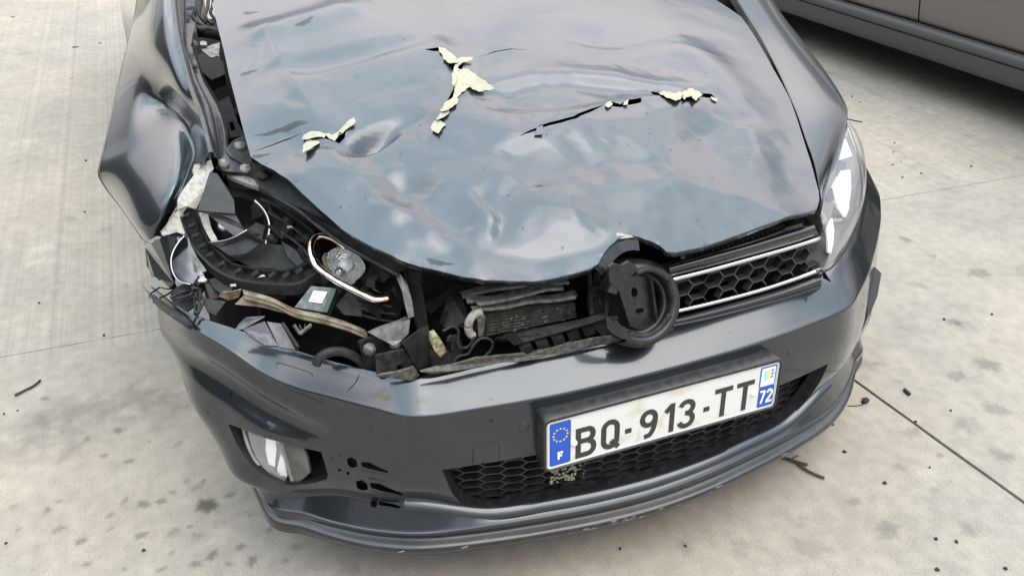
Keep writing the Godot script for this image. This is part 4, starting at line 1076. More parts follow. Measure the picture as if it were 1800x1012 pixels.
	# pale torn inner edge
	fin("torn_wing_edge", sheet(torn([Vector3(-0.767, 0.7915, -0.66), Vector3(-0.7579, 0.7926, -0.66), Vector3(-0.7536, 0.7856, -0.66), Vector3(-0.7444, 0.7846, -0.665), Vector3(-0.743, 0.7898, -0.67), Vector3(-0.7336, 0.7922, -0.67), Vector3(-0.7319, 0.7779, -0.655), Vector3(-0.7398, 0.7737, -0.65), Vector3(-0.7548, 0.7774, -0.65), Vector3(-0.7726, 0.7736, -0.645), Vector3(-0.7738, 0.783, -0.65)], 0.001, 0.012), 0.002), M.white, null, "bright torn edge of the right wing")
	fin("torn_wing_edge", sheet(torn([Vector3(-0.7726, 0.7758, -0.64), Vector3(-0.7549, 0.7796, -0.645), Vector3(-0.7401, 0.7781, -0.64), Vector3(-0.7521, 0.7607, -0.615), Vector3(-0.7653, 0.7432, -0.6), Vector3(-0.7814, 0.7277, -0.585), Vector3(-0.7981, 0.7371, -0.585), Vector3(-0.8141, 0.7324, -0.585), Vector3(-0.8131, 0.7452, -0.595), Vector3(-0.8079, 0.7522, -0.605), Vector3(-0.797, 0.7586, -0.62)], 0.002, 0.012), 0.004), M.white, null, "dirty pale inner edge of the right wing")
	fin("torn_wing_edge", sheet(torn([Vector3(-0.8141, 0.7324, -0.585), Vector3(-0.8099, 0.7278, -0.58), Vector3(-0.8142, 0.7183, -0.575), Vector3(-0.8118, 0.7023, -0.56), Vector3(-0.8097, 0.6942, -0.55), Vector3(-0.8256, 0.6973, -0.56), Vector3(-0.8401, 0.6925, -0.565), Vector3(-0.8549, 0.6915, -0.57), Vector3(-0.8468, 0.6989, -0.575), Vector3(-0.8327, 0.7206, -0.58)], 0.002, 0.012), 0.003), M.white, null, "pale torn edge above the broken headlight")

func skin_patch(outline: PackedVector2Array, holes: Array, called: String, m: Material, parent: Node = null) -> MeshInstance3D:
	var uv := func(p: Vector2) -> Vector2: return Vector2(p.x / 22.0, p.y / 16.0)
	return fin(called, patch(bumper, outline, holes, Vector2(0.11, 0.13), uv), m, parent)

func build_bumper() -> void:
	var im := Image.create(1024, 512, false, Image.FORMAT_RGB8)
	im.fill(Color(0.8, 0.8, 0.8))
	var ro := Image.create(1024, 512, false, Image.FORMAT_RGB8)
	ro.fill(Color(0.9, 0, 0))
	var uv := func(p: Vector2) -> Vector2: return Vector2(p.x / 22.0, p.y / 16.0)
	for s in [[Vector2(6.1754, 3.8342), 0.010, 0.05, Color(1.0, 0.76, 0.45, 0.75)], [Vector2(6.3473, 4.1131), 0.005, 0.03, Color(1.0, 0.72, 0.38, 0.85)], [Vector2(7.006, 3.9171), 0.009, 0.035, Color(1.0, 0.8, 0.5, 0.6)], [Vector2(6.0063, 3.8906), 0.018, 0.06, Color(0.9, 0.78, 0.58, 0.25)]]:
		dab(im, uv.call(s[0]), Vector2(s[1], s[2]), 0.2, Color(1.0, 1.0, 1.0, 0.0), 1.0)
		dab(im, uv.call(s[0]), Vector2(s[1], s[2]), 0.2, s[3], s[1] * 100.0, 0.9)
		dab(ro, uv.call(s[0]), Vector2(s[1], s[2]), 0.2, Color(0.2, 0, 0, s[3].a), s[1] * 100.0, 0.9)
	# scuffs where the clear coat is rubbed pale
	for s in [[Vector2(2.1021, 8.9334), 0.007, 0.012], [Vector2(2.5185, 8.898), 0.010, 0.010], [Vector2(2.861, 8.8294), 0.006, 0.008], [Vector2(4.6354, 8.7719), 0.006, 0.004], [Vector2(5.1649, 8.7143), 0.004, 0.004]]:
		dab(im, uv.call(s[0]), Vector2(s[1], s[2]), 0.1, Color(1.0, 1.0, 1.0, 0.9), s[1] * 300.0, 0.5)
		dab(ro, uv.call(s[0]), Vector2(s[1], s[2]), 0.1, Color(0.1, 0, 0, 0.9), s[1] * 300.0, 0.5)
	for i in 520:
		var p := Vector2(rng.randf_range(0.5, 21.5), rng.randf_range(7.5, 16.0) if i % 4 else rng.randf_range(1.5, 7.5))
		dab(ro, uv.call(p), Vector2(0.0010, 0.0030) * rng.randf_range(0.5, 1.4), 0.0, Color(0.0, 0, 0, 1), i, 0.4)
		dab(im, uv.call(p), Vector2(0.0009, 0.0028) * rng.randf_range(0.5, 1.4), 0.0, Color(1, 1, 1, 1) if i % 3 else Color(0.4, 0.34, 0.28, 1), i, 0.4)
	var pm: StandardMaterial3D = mat(lin(0.050, 0.060, 0.070), 0.26, 0.7, 1.0)
	pm.albedo_texture = ImageTexture.create_from_image(im)
	pm.clearcoat_texture = ImageTexture.create_from_image(ro)
	M.bumper_paint = pm
	var fog := pv([Vector2(1.9494, 9.8006), Vector2(2.1263, 9.7568), Vector2(2.5422, 9.6553), Vector2(2.9526, 9.5823), Vector2(3.5058, 9.5076), Vector2(4.1304, 9.4533), Vector2(4.7458, 9.4156), Vector2(4.8163, 9.7076), Vector2(4.8702, 10.1733), Vector2(4.8145, 10.4342), Vector2(4.4785, 10.7222), Vector2(4.1041, 10.8724), Vector2(3.744, 11.0044), Vector2(3.4413, 11.0013), Vector2(3.1238, 10.8667), Vector2(2.8496, 10.7148), Vector2(2.6134, 10.5576), Vector2(2.3953, 10.3846), Vector2(2.1983, 10.2261), Vector2(2.0552, 10.0523)])
	var fogr := PackedVector2Array()
	for q in fog:
		fogr.append(Vector2(22.0 - q.x, q.y))
	var mouth := pv([Vector2(7.3556, 9.4591), Vector2(8.0292, 9.4605), Vector2(8.8412, 9.4612), Vector2(9.8723, 9.293)])
	# the lower air intake, the same on both sides of the middle
	var left: Array = [Vector2(8.8412, 9.4612), Vector2(8.0292, 9.4605), Vector2(7.3556, 9.4591), Vector2(7.4132, 9.8508), Vector2(7.4918, 10.581), Vector2(7.6287, 11.2848), Vector2(7.8411, 11.9532)]
	var hole := []
	for q in left:
		hole.append(q)
	hole.push_front(Vector2(11.0, left[0].y))
	hole.append(Vector2(8.5, 11.72))
	hole.append(Vector2(11.0, 11.75))
	for i in range(hole.size() - 2, 0, -1):
		hole.append(Vector2(22.0 - hole[i].x, hole[i].y))
	mouth = pv(hole)
	var slots := [
		pv([Vector2(5.4115, 9.4369), Vector2(5.5302, 9.3366), Vector2(5.652, 9.3848), Vector2(5.6675, 9.5846), Vector2(5.5241, 9.6635), Vector2(5.4427, 9.6165)]), pv([Vector2(5.7584, 9.4222), Vector2(5.9459, 9.3735), Vector2(6.1999, 9.4765), Vector2(6.3783, 9.5307), Vector2(6.3623, 9.589), Vector2(6.1673, 9.5912), Vector2(5.9608, 9.5749), Vector2(5.7777, 9.5534)]),
		pv([Vector2(5.5853, 10.1896), Vector2(5.7467, 10.0332), Vector2(5.8561, 10.1878), Vector2(5.8533, 10.5749), Vector2(5.6893, 10.7862), Vector2(5.5909, 10.6536)]), pv([Vector2(5.9279, 10.0986), Vector2(6.1638, 10.0671), Vector2(6.4311, 10.3008), Vector2(6.6276, 10.6215), Vector2(6.5926, 10.9468), Vector2(6.4053, 10.6358), Vector2(6.1295, 10.5301), Vector2(5.9322, 10.4014)]),
		pv([Vector2(5.7616, 12.7757), Vector2(5.8807, 11.9502), Vector2(5.955, 12.8989), Vector2(5.9092, 13.148), Vector2(5.7994, 13.1253)]), pv([Vector2(5.9553, 12.0991), Vector2(6.2176, 12.5935), Vector2(6.4865, 12.9825), Vector2(6.4646, 13.1223), Vector2(6.2246, 13.0104), Vector2(5.9837, 12.9853)]),
		pv([Vector2(5.1683, 9.8202), Vector2(5.2434, 9.7939), Vector2(5.2373, 9.8785), Vector2(5.1619, 9.9067)]), pv([Vector2(5.3841, 9.846), Vector2(5.4571, 9.8203), Vector2(5.4494, 9.9307), Vector2(5.3761, 9.9594)]),
		slit([Vector2(5.6187, 2.0586), Vector2(5.5942, 2.7024), Vector2(5.5656, 3.2362), Vector2(5.4758, 3.9457), Vector2(5.3916, 4.5217)], 0.012),
	]
	var outline := pv([Vector2(0.0, 0.0), Vector2(22.0, 0.0), Vector2(22.0, 16.0), Vector2(0.0, 16.0)])
	var holes: Array = [mouth, fog, fogr]
	holes.append_array(slots)
	var b := skin_patch(outline, holes, "front_bumper", pm)
	M.mouth = mouth
	# returns behind the openings give the skin its thickness
	var ret := sf()
	for loop in [mouth, fog, fogr]:
		for i in loop.size():
			var p0: Vector2 = loop[i]
			var p1: Vector2 = loop[(i + 1) % loop.size()]
			var k := int(p0.distance_to(p1) / 0.25) + 1
			for j in k:
				var a := bumper(p0.lerp(p1, float(j) / k))
				var c := bumper(p0.lerp(p1, float(j + 1) / k))
				var ia := Vector3(a.x, 0, a.z + 0.9).normalized() * -0.03
				var ic := Vector3(c.x, 0, c.z + 0.9).normalized() * -0.03
				quad(ret, a, c, c + ic, a + ia)
	fin("opening_return", ret, M.black, b)
	var back := patch(func(p: Vector2) -> Vector3:
		var q := bumper(p)
		return q - Vector3(q.x, 0, q.z + 0.9).normalized() * 0.022, pv([Vector2(0.5, 9.2), Vector2(7.4, 9.2), Vector2(7.4, 12.0), Vector2(0.5, 12.0)]), [fog], Vector2(0.3, 0.3), uv)
	fin("bumper_backing", back, M.dark, b)
	# sensors, tow eye cover, washer cover: outlined by their joints
	var ring_at := func(c: Vector2, r: float, called: String) -> void:
		var o := bumper(c)
		var n := (bumper(c + Vector2(0.05, 0)) - o).cross(bumper(c + Vector2(0, 0.05)) - o).normalized()
		if n.z < 0.0:
			n = -n
		fin(called, lathe(o, n, [Vector2(0.0, 0.0004), Vector2(r * 0.8, 0.0004), Vector2(r * 0.84, 0.0003), Vector2(r * 0.86, -0.002)], 20), pm, b)
		fin("sensor_seal", lathe(o, n, [Vector2(r * 0.86, 0.0002), Vector2(r * 0.92, 0.0005), Vector2(r * 0.96, -0.001)], 20), M.rubber, b)
	ring_at.call(Vector2(3.2189, 9.1819), 0.011, "parking_sensor")
	ring_at.call(Vector2(8.5397, 8.5803), 0.011, "parking_sensor")
	ring_at.call(Vector2(13.6984, 8.4718), 0.010, "parking_sensor")
	for loop in [[Vector2(3.3103, 3.8646), Vector2(3.3673, 3.5657), Vector2(4.2638, 3.4389), Vector2(4.3855, 3.4925), Vector2(4.8548, 7.4), Vector2(4.8208, 8.0477), Vector2(3.7737, 7.4), Vector2(3.6667, 7.9778), Vector2(3.3376, 4.0975)], [Vector2(7.7899, 9.394), Vector2(7.8001, 8.9356), Vector2(7.8323, 8.8494), Vector2(8.1296, 8.8432), Vector2(8.1715, 8.9192), Vector2(8.1807, 9.3835)]]:
		var path := []
		for q in loop:
			path.append(bumper(q))
		fin("cover_joint", tube(path, 0.0011, 4, null, false, 1.0), M.rubber, b)
	for s in [[Vector2(5.771, 9.6627), Vector2(5.9554, 9.667), Vector2(6.1895, 9.6581), Vector2(6.3992, 9.6152)], [Vector2(5.914, 10.637), Vector2(6.161, 10.7911), Vector2(6.4045, 10.9808), Vector2(6.5948, 11.0943)], [Vector2(5.228, 9.3747), Vector2(5.373, 9.3654)], [Vector2(5.9148, 9.901), Vector2(6.0955, 9.9127), Vector2(6.2777, 9.9207)]]:
		var path := []
		for q in s:
			path.append(bumper(q))
		fin("slat_edge", tube(path, 0.0014, 5), M.grey_plastic, b)
	# bright strip below the intake
	var strip := []
	for i in 41:
		var u := lerpf(6.6, 15.4, i / 40.0)
		var q := bumper(Vector2(u, 12.1))
		var o := Vector3(q.x, 0, q.z + 0.9).normalized()
		strip.append([q + o * -0.004 + Vector3(0, 0.012, 0), q + o * 0.004 + Vector3(0, 0.011, 0), q + o * 0.016 + Vector3(0, 0.003, 0), q + o * 0.017 + Vector3(0, -0.004, 0)])
	fin("intake_lip", loft(strip, 1, 3), pm, b)
	# lower intake mesh
	var inside := PackedVector2Array()
	var bend := func(q: Vector2) -> Vector3: return Vector3(0, 0, -0.042 - absf(q.x) * absf(q.x) * 0.34 + 0.0 * q.y)
	for q in Geometry2D.offset_polygon(mouth, 0.0)[0]:
		var w := bumper(q)
		inside.append(Vector2(w.x, w.y - 0.23))
	var fine := PackedVector2Array()
	for i in inside.size():
		fine.append(inside[i])
	fine = Geometry2D.offset_polygon(fine, 0.012)[0]
	var mesh := honeycomb(Vector3(0, 0.23, 0.0), Vector3(1, 0, 0), Vector3(0, 1, 0), fine, 0.041, 0.0205, 0.003, Vector3(0, 0, -0.022), bend)
	fin("lower_grille", mesh, grimy(mat(lin(0.03, 0.031, 0.033), 0.35), M.grime, 5.0), b)
	var duct := sf()
	for f in [[Vector3(-0.50, 0.36, -0.10), Vector3(0.50, 0.36, -0.10), Vector3(0.42, 0.40, -0.30), Vector3(-0.42, 0.40, -0.30)], [Vector3(-0.50, 0.225, -0.10), Vector3(0.50, 0.225, -0.10), Vector3(0.42, 0.22, -0.30), Vector3(-0.42, 0.22, -0.30)], [Vector3(-0.50, 0.225, -0.14), Vector3(-0.50, 0.36, -0.14), Vector3(-0.42, 0.40, -0.30), Vector3(-0.42, 0.22, -0.30)], [Vector3(0.50, 0.225, -0.14), Vector3(0.50, 0.36, -0.14), Vector3(0.42, 0.40, -0.30), Vector3(0.42, 0.22, -0.30)]]:
		quad(duct, f[0], f[1], f[2], f[3])
	fin("intake_duct", duct, M.black, b)
	var cooler := sf()
	for i in 9:
		bar(Vector3(-0.41, 0.225 + i * 0.02, -0.31), Vector3(0.41, 0.225 + i * 0.02, -0.31), 0.02, 0.018, Vector3.UP, cooler)
	fin("lower_cooler", cooler, grimy(mat(lin(0.07, 0.068, 0.062), 0.7), M.grime, 14.0), b)
	# dirt caked into the mesh under the plate
	var mud := sf()
	for i in 90:
		var c: Vector3 = Vector3(rng.randf_range(-0.225, -0.15), rng.randf_range(0.255, 0.325), -0.047)
		ellipse_blob(c + Vector3(0, 0, -absf(c.x) * 0.04), Vector3(rng.randf_range(0.0015, 0.005), rng.randf_range(0.001, 0.0025), 0.003), mud, 0.3, rng.randf())
	fin("caked_mud", mud, mat(lin(0.30, 0.27, 0.21), 0.95), b)
	# black lower lip
	var lip := []
	for r in [[-0.006, -0.012], [-0.008, -0.020], [-0.003, -0.024], [0.007, -0.027], [0.012, -0.031], [0.012, -0.040], [0.004, -0.053], [-0.02, -0.060], [-0.2, -0.06]]:
		var row := []
		for i in 23:
			var q: Vector3 = BUMPER[15][i]
			var o := Vector3(q.x, 0, q.z + 0.9).normalized()
			var s := clampf((9.5 - absf(i - 11)) / 4.0, 0.2, 1.0)
			row.append(q + o * (r[0] if r[0] < 0.0 else r[0] * s) + Vector3(0, r[1], 0))
		lip.append(row)
	var lm := grimy(mat(lin(0.018, 0.020, 0.023), 0.3, 0.0, 0.3), M.grime, 4.0)
	var lp := fin("lower_lip", loft(lip, 6, 4), lm)
	var scuff := sf()
	for i in 20:
		var t := rng.randf()
		var u := 9.6 + 2.6 * t * t if i % 3 else rng.randf_range(6.5, 14.0)
		var q := cr_at(BUMPER[15], u)
		var o := Vector3(q.x, 0, q.z + 0.9).normalized()
		ellipse_blob(q + o * 0.0115 + Vector3(0, -0.036 + rng.randf_range(-0.004, 0.004), 0), Vector3(rng.randf_range(0.003, 0.018), 0.0022, 0.0016), scuff, 0.35, 0.0)
	fin("scraped_edge", scuff, mat(lin(0.16, 0.155, 0.14), 0.8), lp).set_meta("kind", "stuff")
	fin("plastic_thread", tube(smooth_path([Vector3(-0.3714, 0.135, -0.0506), Vector3(-0.369, 0.15, -0.0467), Vector3(-0.3672, 0.165, -0.0414), Vector3(-0.3676, 0.18, -0.0337)], 4), 0.0012, 5), M.white, lp)
	# bumper ends at the wheel arches
	fin("bumper_end", sheet([Vector3(0.7073, 0.47, -0.2476), Vector3(0.7257, 0.45, -0.2304), Vector3(0.7108, 0.4, -0.2105), Vector3(0.6889, 0.36, -0.1979), Vector3(0.6798, 0.35, -0.1961), Vector3(0.6862, 0.4, -0.22), Vector3(0.7073, 0.43, -0.2441)], 0.004), M.paint, null, "loose end of the bumper by the wheel")
	fin("bumper_end", sheet(torn([Vector3(-0.9097, 0.6, -0.5448), Vector3(-0.8964, 0.6, -0.5082), Vector3(-0.8774, 0.61, -0.5087), Vector3(-0.8494, 0.615, -0.4828), Vector3(-0.8938, 0.6, -0.4723)], 0.003, 0.015), 0.004), M.black)
	fin("bumper_end", sheet([Vector3(-0.8984, 0.602, -0.4991), Vector3(-0.888, 0.604, -0.4895), Vector3(-0.8621, 0.6, -0.4431), Vector3(-0.8425, 0.595, -0.4101), Vector3(-0.8322, 0.592, -0.3904), Vector3(-0.8276, 0.59, -0.3756), Vector3(-0.8381, 0.586, -0.3817), Vector3(-0.8649, 0.592, -0.4234), Vector3(-0.8875, 0.598, -0.4603)], 0.012), M.grey_plastic)
	# fog lamp in its opening
	var fl := Node3D.new()
	fl.name = "fog_lamp"
	car.add_child(fl, true)
	var F: Array = [Vector3(-0.7801, 0.3883, -0.2968), Vector3(-0.7784, 0.3552, -0.2897), Vector3(-0.7728, 0.3291, -0.2793), Vector3(-0.7624, 0.3052, -0.2677), Vector3(-0.7474, 0.2834, -0.2552), Vector3(-0.7268, 0.2692, -0.2422), Vector3(-0.7085, 0.2672, -0.2321), Vector3(-0.6929, 0.2833, -0.2205), Vector3(-0.6814, 0.3423, -0.2082), Vector3(-0.6853, 0.3744, -0.2138)]
	var inb := Vector3(0.55, 0, -0.85) * 0.02
	var rim := []
	for q in [Vector3(-0.7842, 0.3862, -0.3009), Vector3(-0.7829, 0.3459, -0.2918), Vector3(-0.7776, 0.3174, -0.2807), Vector3(-0.7667, 0.2904, -0.2686), Vector3(-0.7494, 0.268, -0.2557), Vector3(-0.7267, 0.2611, -0.2424), Vector3(-0.713, 0.263, -0.235), Vector3(-0.7158, 0.2935, -0.2352), Vector3(-0.7185, 0.3384, -0.2373), Vector3(-0.7198, 0.3813, -0.2415)]:
		rim.append(q + inb * 0.6)
	var bz := grimy(mat(lin(0.36, 0.35, 0.32), 0.55), M.grime, 2.0)
	fin("bezel", tube(smooth_path(rim.slice(0, 7), 4), 0.0042, 8), bz, fl)
	fin("bezel", tube(smooth_path(rim.slice(6, 10), 3), 0.004, 8), bz, fl)
	var lens := []
	for q in [Vector3(-0.777, 0.3831, -0.293), Vector3(-0.7754, 0.3436, -0.2845), Vector3(-0.7703, 0.3194, -0.2756), Vector3(-0.7616, 0.2971, -0.2662), Vector3(-0.7455, 0.2749, -0.2534), Vector3(-0.7257, 0.2693, -0.2416), Vector3(-0.719, 0.2833, -0.2375), Vector3(-0.72, 0.3262, -0.2379), Vector3(-0.7216, 0.3602, -0.241), Vector3(-0.7226, 0.3818, -0.2437), Vector3(-0.7483, 0.3837, -0.2652)]:
		lens.append(q + inb * 0.5)
	fin("lens", sheet(lens, 0.003), M.glass, fl)
	var bowl := []
	for q in lens:
		bowl.append(q + inb * 1.6)
	var mid := Vector3.ZERO
	for q in bowl:
		mid += q / bowl.size()
	var refl := sf()
	for i in bowl.size():
		var a: Vector3 = bowl[i]
		var c: Vector3 = bowl[(i + 1) % bowl.size()]
		var deep := mid + inb * 2.0
		quad(refl, a, c, c.lerp(deep, 0.55) + inb * 0.8, a.lerp(deep, 0.55) + inb * 0.8)
		quad(refl, a.lerp(deep, 0.55) + inb * 0.8, c.lerp(deep, 0.55) + inb * 0.8, deep, deep)
	fin("reflector", refl, mat(lin(0.30, 0.30, 0.29), 0.2, 1.0), fl)
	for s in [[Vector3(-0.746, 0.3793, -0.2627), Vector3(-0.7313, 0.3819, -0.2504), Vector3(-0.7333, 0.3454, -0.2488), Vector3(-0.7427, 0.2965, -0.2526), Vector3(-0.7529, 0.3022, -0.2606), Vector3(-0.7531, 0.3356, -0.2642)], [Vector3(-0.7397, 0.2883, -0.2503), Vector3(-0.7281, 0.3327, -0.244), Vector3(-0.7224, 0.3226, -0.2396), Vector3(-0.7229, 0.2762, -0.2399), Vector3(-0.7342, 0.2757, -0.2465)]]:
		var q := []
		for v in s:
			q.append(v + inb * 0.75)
		fin("reflector_glint", sheet(q, 0.002), M.silver, fl)  # bright streaks on the reflector, painted as white plates
	fin("bulb", lathe(mid + inb * 0.6, -inb, [Vector2(0.0, 0.012), Vector2(0.006, 0.010), Vector2(0.008, 0.0), Vector2(0.008, -0.02)], 12), M.satin, fl)
	var side := []
	for q in [Vector3(-0.7202, 0.3785, -0.2415), Vector3(-0.6849, 0.3772, -0.2138), Vector3(-0.6794, 0.3431, -0.2066), Vector3(-0.6785, 0.3029, -0.2071), Vector3(-0.6935, 0.2761, -0.2218), Vector3(-0.7103, 0.2599, -0.2338), Vector3(-0.7141, 0.2907, -0.2342), Vector3(-0.7175, 0.3387, -0.2366)]:
		side.append(q + inb * 0.7)
	fin("housing", sheet(side, 0.006), grimy(mat(lin(0.15, 0.146, 0.135), 0.6), M.grime, 2.0), fl)
	var cav := sf()
	var rimb := []
	for q in fog:
		var w := bumper(q)
		rimb.append(w - Vector3(w.x, 0, w.z + 0.9).normalized() * 0.03)
	for i in rimb.size():
		var a: Vector3 = rimb[i]
		var c: Vector3 = rimb[(i + 1) % rimb.size()]
		quad(cav, a, c, c.lerp(mid, 0.2) + inb * 5.0, a.lerp(mid, 0.2) + inb * 5.0)
		cav.add_vertex(a.lerp(mid, 0.2) + inb * 5.0); cav.add_vertex(c.lerp(mid, 0.2) + inb * 5.0); cav.add_vertex(mid + inb * 6.0)
	fin("fog_lamp_recess", cav, M.dark, b)

func strokes(lines: Array, w: float, st: SurfaceTool, place: Callable, lift := 0.0) -> void:
	st.set_smooth_group(-1)
	for n in lines.size():
		var l: Array = lines[n]
		var closed: bool = l.size() > 2 and (l[0] as Vector2).distance_to(l[-1]) < 1e-5
		var a := []
		var b := []
		for i in l.size():
			var p: Vector2 = l[i]
			var pre: Vector2 = l[i - 1] if i > 0 else (l[l.size() - 2] if closed else p)
			var nex: Vector2 = l[i + 1] if i + 1 < l.size() else (l[1] if closed else p)
			var d0 := (p - pre).normalized()
			var d1 := (nex - p).normalized()
			if pre == p: d0 = d1
			if nex == p: d1 = d0
			var nn := (d0.orthogonal() + d1.orthogonal()).normalized()
			var s := w * 0.5 / maxf(0.5, nn.dot(d0.orthogonal()))
			a.append(p + nn * s)
			b.append(p - nn * s)
		var h := 0.0009 + lift + 0.00012 * n
		for i in l.size() - 1:
			var q := [place.call(a[i], h), place.call(a[i + 1], h), place.call(b[i + 1], h), place.call(b[i], h)]
			var z := [place.call(a[i], 0.0003), place.call(a[i + 1], 0.0003), place.call(b[i + 1], 0.0003), place.call(b[i], 0.0003)]
			quad(st, q[0], q[1], q[2], q[3])
			quad(st, q[0], q[1], z[1], z[0])
			quad(st, q[3], q[2], z[2], z[3])

func build_plate() -> void:
	var pl := Node3D.new()
	pl.name = "licence_plate"
	var o := Vector3(-0.26, 0.36, 0.0)
	var tilt := 0.0825
	var up := Vector3(0, cos(tilt), -sin(tilt))
	var nn := Vector3(0, sin(tilt), cos(tilt))
	# (x, y) in millimetres from the plate's lower left corner
	var at := func(p: Vector2, h: float) -> Vector3:
		return o + Vector3(p.x * 0.001, 0, 0) + up * p.y * 0.001 + nn * h
	car.add_child(pl, true)
	var rounded := func(x0: float, y0: float, x1: float, y1: float, r: float) -> Array:
		var out := []
		for c in [[x1 - r, y1 - r, 0.0], [x0 + r, y1 - r, 90.0], [x0 + r, y0 + r, 180.0], [x1 - r, y0 + r, 270.0]]:
			for k in 5:
				var a := deg_to_rad(c[2] + 22.5 * k)
				out.append(Vector2(c[0] + r * cos(a), c[1] + r * sin(a)))
		return out
	var im := Image.create(1024, 256, false, Image.FORMAT_RGB8)
	im.fill(Color(0.80, 0.80, 0.785))
	for s in [[0.37, 0.75, 0.05, 0.2], [0.30, 0.2, 0.06, 0.12], [0.13, 0.1, 0.04, 0.1], [0.47, 0.35, 0.03, 0.2], [0.61, 0.1, 0.06, 0.1], [0.38, 0.15, 0.02, 0.2], [0.75, 0.12, 0.04, 0.06], [0.55, 0.9, 0.08, 0.08]]:
		dab(im, Vector2(s[0], 1.0 - s[1]), Vector2(s[2], s[3]), 0.0, Color(0.66, 0.60, 0.47, 0.55), s[0] * 50.0, 1.0)
	for i in 60:
		dab(im, Vector2(rng.randf(), rng.randf()), Vector2(0.0015, 0.006) * rng.randf_range(0.5, 1.5), 0.0, Color(0.5, 0.47, 0.4, 0.6), i, 0.5)
	var wm := mat(Color(1, 1, 1), 0.35)
	wm.albedo_texture = ImageTexture.create_from_image(im)
	var face := sf()
	var ol: Array = rounded.call(0, 0, 520, 110, 8)
	face.set_smooth_group(-1)
	var tri := Geometry2D.triangulate_polygon(pv(ol))
	for t in tri:
		face.set_uv(Vector2(ol[t].x / 520.0, 1.0 - ol[t].y / 110.0))
		face.add_vertex(at.call(ol[t], 0.0))
	for i in ol.size():
		quad(face, at.call(ol[i], 0.0), at.call(ol[(i + 1) % ol.size()], 0.0), at.call(ol[(i + 1) % ol.size()], -0.004), at.call(ol[i], -0.004))
	fin("plate_face", face, wm, pl)
	# raised rim of the plate
	var rim := []
	for q in rounded.call(2.2, 2.2, 517.8, 107.8, 7):
		rim.append(at.call(q, 0.0))
	fin("plate_rim", tube(rim, 0.0017, 6, null, true, 1.0, nn), mat(lin(0.52, 0.52, 0.5), 0.35), pl)
	var blue := mat(lin(0.012, 0.075, 0.42), 0.35)
	var ink := grimy(mat(lin(0.028, 0.028, 0.028), 0.5), noise_tex(0.03, 91, [[0.0, Color(1, 1, 1)], [0.75, Color(1, 1, 1)], [0.9, Color(3.0, 3.0, 2.8)]]), 12.0)
	var panel := func(p: Array, m: Material, called: String, h: float) -> void:
		var st := sf()
		st.set_smooth_group(-1)
		for t in Geometry2D.triangulate_polygon(pv(p)):
			st.add_vertex(at.call(p[t], h))
		for i in p.size():
			quad(st, at.call(p[i], h), at.call(p[(i + 1) % p.size()], h), at.call(p[(i + 1) % p.size()], h - 0.0003), at.call(p[i], h - 0.0003))
		fin(called, st, m, pl)
	panel.call(rounded.call(6.5, 5.5, 50, 104.5, 4), blue, "country_band", 0.0006)
	panel.call(rounded.call(476, 5.5, 514, 57, 3), blue, "department_band", 0.0006)
	panel.call(rounded.call(474.5, 57.4, 514, 104.5, 3), blue, "region_field", 0.0006)
	panel.call(rounded.call(477.5, 57.8, 511, 101.5, 2), mat(lin(0.70, 0.75, 0.80), 0.4), "region_field", 0.0009)
	panel.call([Vector2(484, 72), Vector2(490, 70), Vector2(492, 84), Vector2(488, 96), Vector2(484, 96)], mat(lin(0.30, 0.60, 0.72), 0.4), "region_mark", 0.0012)
	panel.call([Vector2(490.5, 70), Vector2(496, 74), Vector2(496, 94), Vector2(489, 97), Vector2(492.5, 84)], mat(lin(0.62, 0.72, 0.08), 0.4), "region_mark", 0.0012)
	var grey_ink := mat(lin(0.22, 0.24, 0.40), 0.4)
	for r in [[499, 92, 508], [500, 84, 509], [499, 76, 507]]:
		panel.call([Vector2(r[0], r[1]), Vector2(r[2], r[1]), Vector2(r[2], r[1] + 3.2), Vector2(r[0], r[1] + 3.2)], grey_ink, "region_lettering", 0.0012)
	panel.call([Vector2(503, 74), Vector2(505, 74), Vector2(505, 97), Vector2(503, 97)], grey_ink, "region_lettering", 0.0014)
	var star := mat(lin(0.62, 0.55, 0.10), 0.4)
	for k in 12:
		var a := TAU * k / 12.0
		var c := Vector2(28.5 + 14.5 * cos(a), 75 + 14.5 * sin(a))
		var p := []
		for i in 10:
			var b := PI / 2 + TAU * i / 10.0
			var rr := 3.0 if i % 2 == 0 else 1.2
			p.append(c + Vector2(cos(b), sin(b)) * rr)
		panel.call(p, star, "star", 0.0010)
	var wp := mat(lin(0.82, 0.82, 0.82), 0.4)
	var arc := func(c: Vector2, rx: float, ry: float, a0: float, a1: float, n: int) -> Array:
		var out := []
		for i in n + 1:
			var a := deg_to_rad(lerpf(a0, a1, float(i) / n))
			out.append(c + Vector2(rx * cos(a), ry * sin(a)))
		return out
	var letter := func(called: String, lines: Array, w: float, x: float, y: float, m: Material) -> void:
		var st := sf()
		strokes(lines, w, st, func(p: Vector2, h: float) -> Vector3: return at.call(p + Vector2(x, y), h))
		fin(called, st, m, pl)
	letter.call("letter", [[Vector2(0, 0), Vector2(0, 18)], [Vector2(-2, 16), Vector2(9, 16)], [Vector2(-2, 9), Vector2(7, 9)]], 4.2, 25, 18, wp)
	# B Q - 9 1 3 - T T, strokes 11 mm wide and 70 mm tall, centre lines
	var w := 11.0
	letter.call("letter", [
		[Vector2(0, 0), Vector2(0, 59)],
		[Vector2(-5.5, 59), Vector2(20, 59)] + arc.call(Vector2(20, 46), 11, 13, 80, -80, 8) + [Vector2(18, 33), Vector2(5.5, 33)],
		[Vector2(20, 31)] + arc.call(Vector2(20, 15.5), 13, 15.5, 80, -80, 8) + [Vector2(18, 0), Vector2(-5.5, 0)]], w, 66, 13.5, ink)
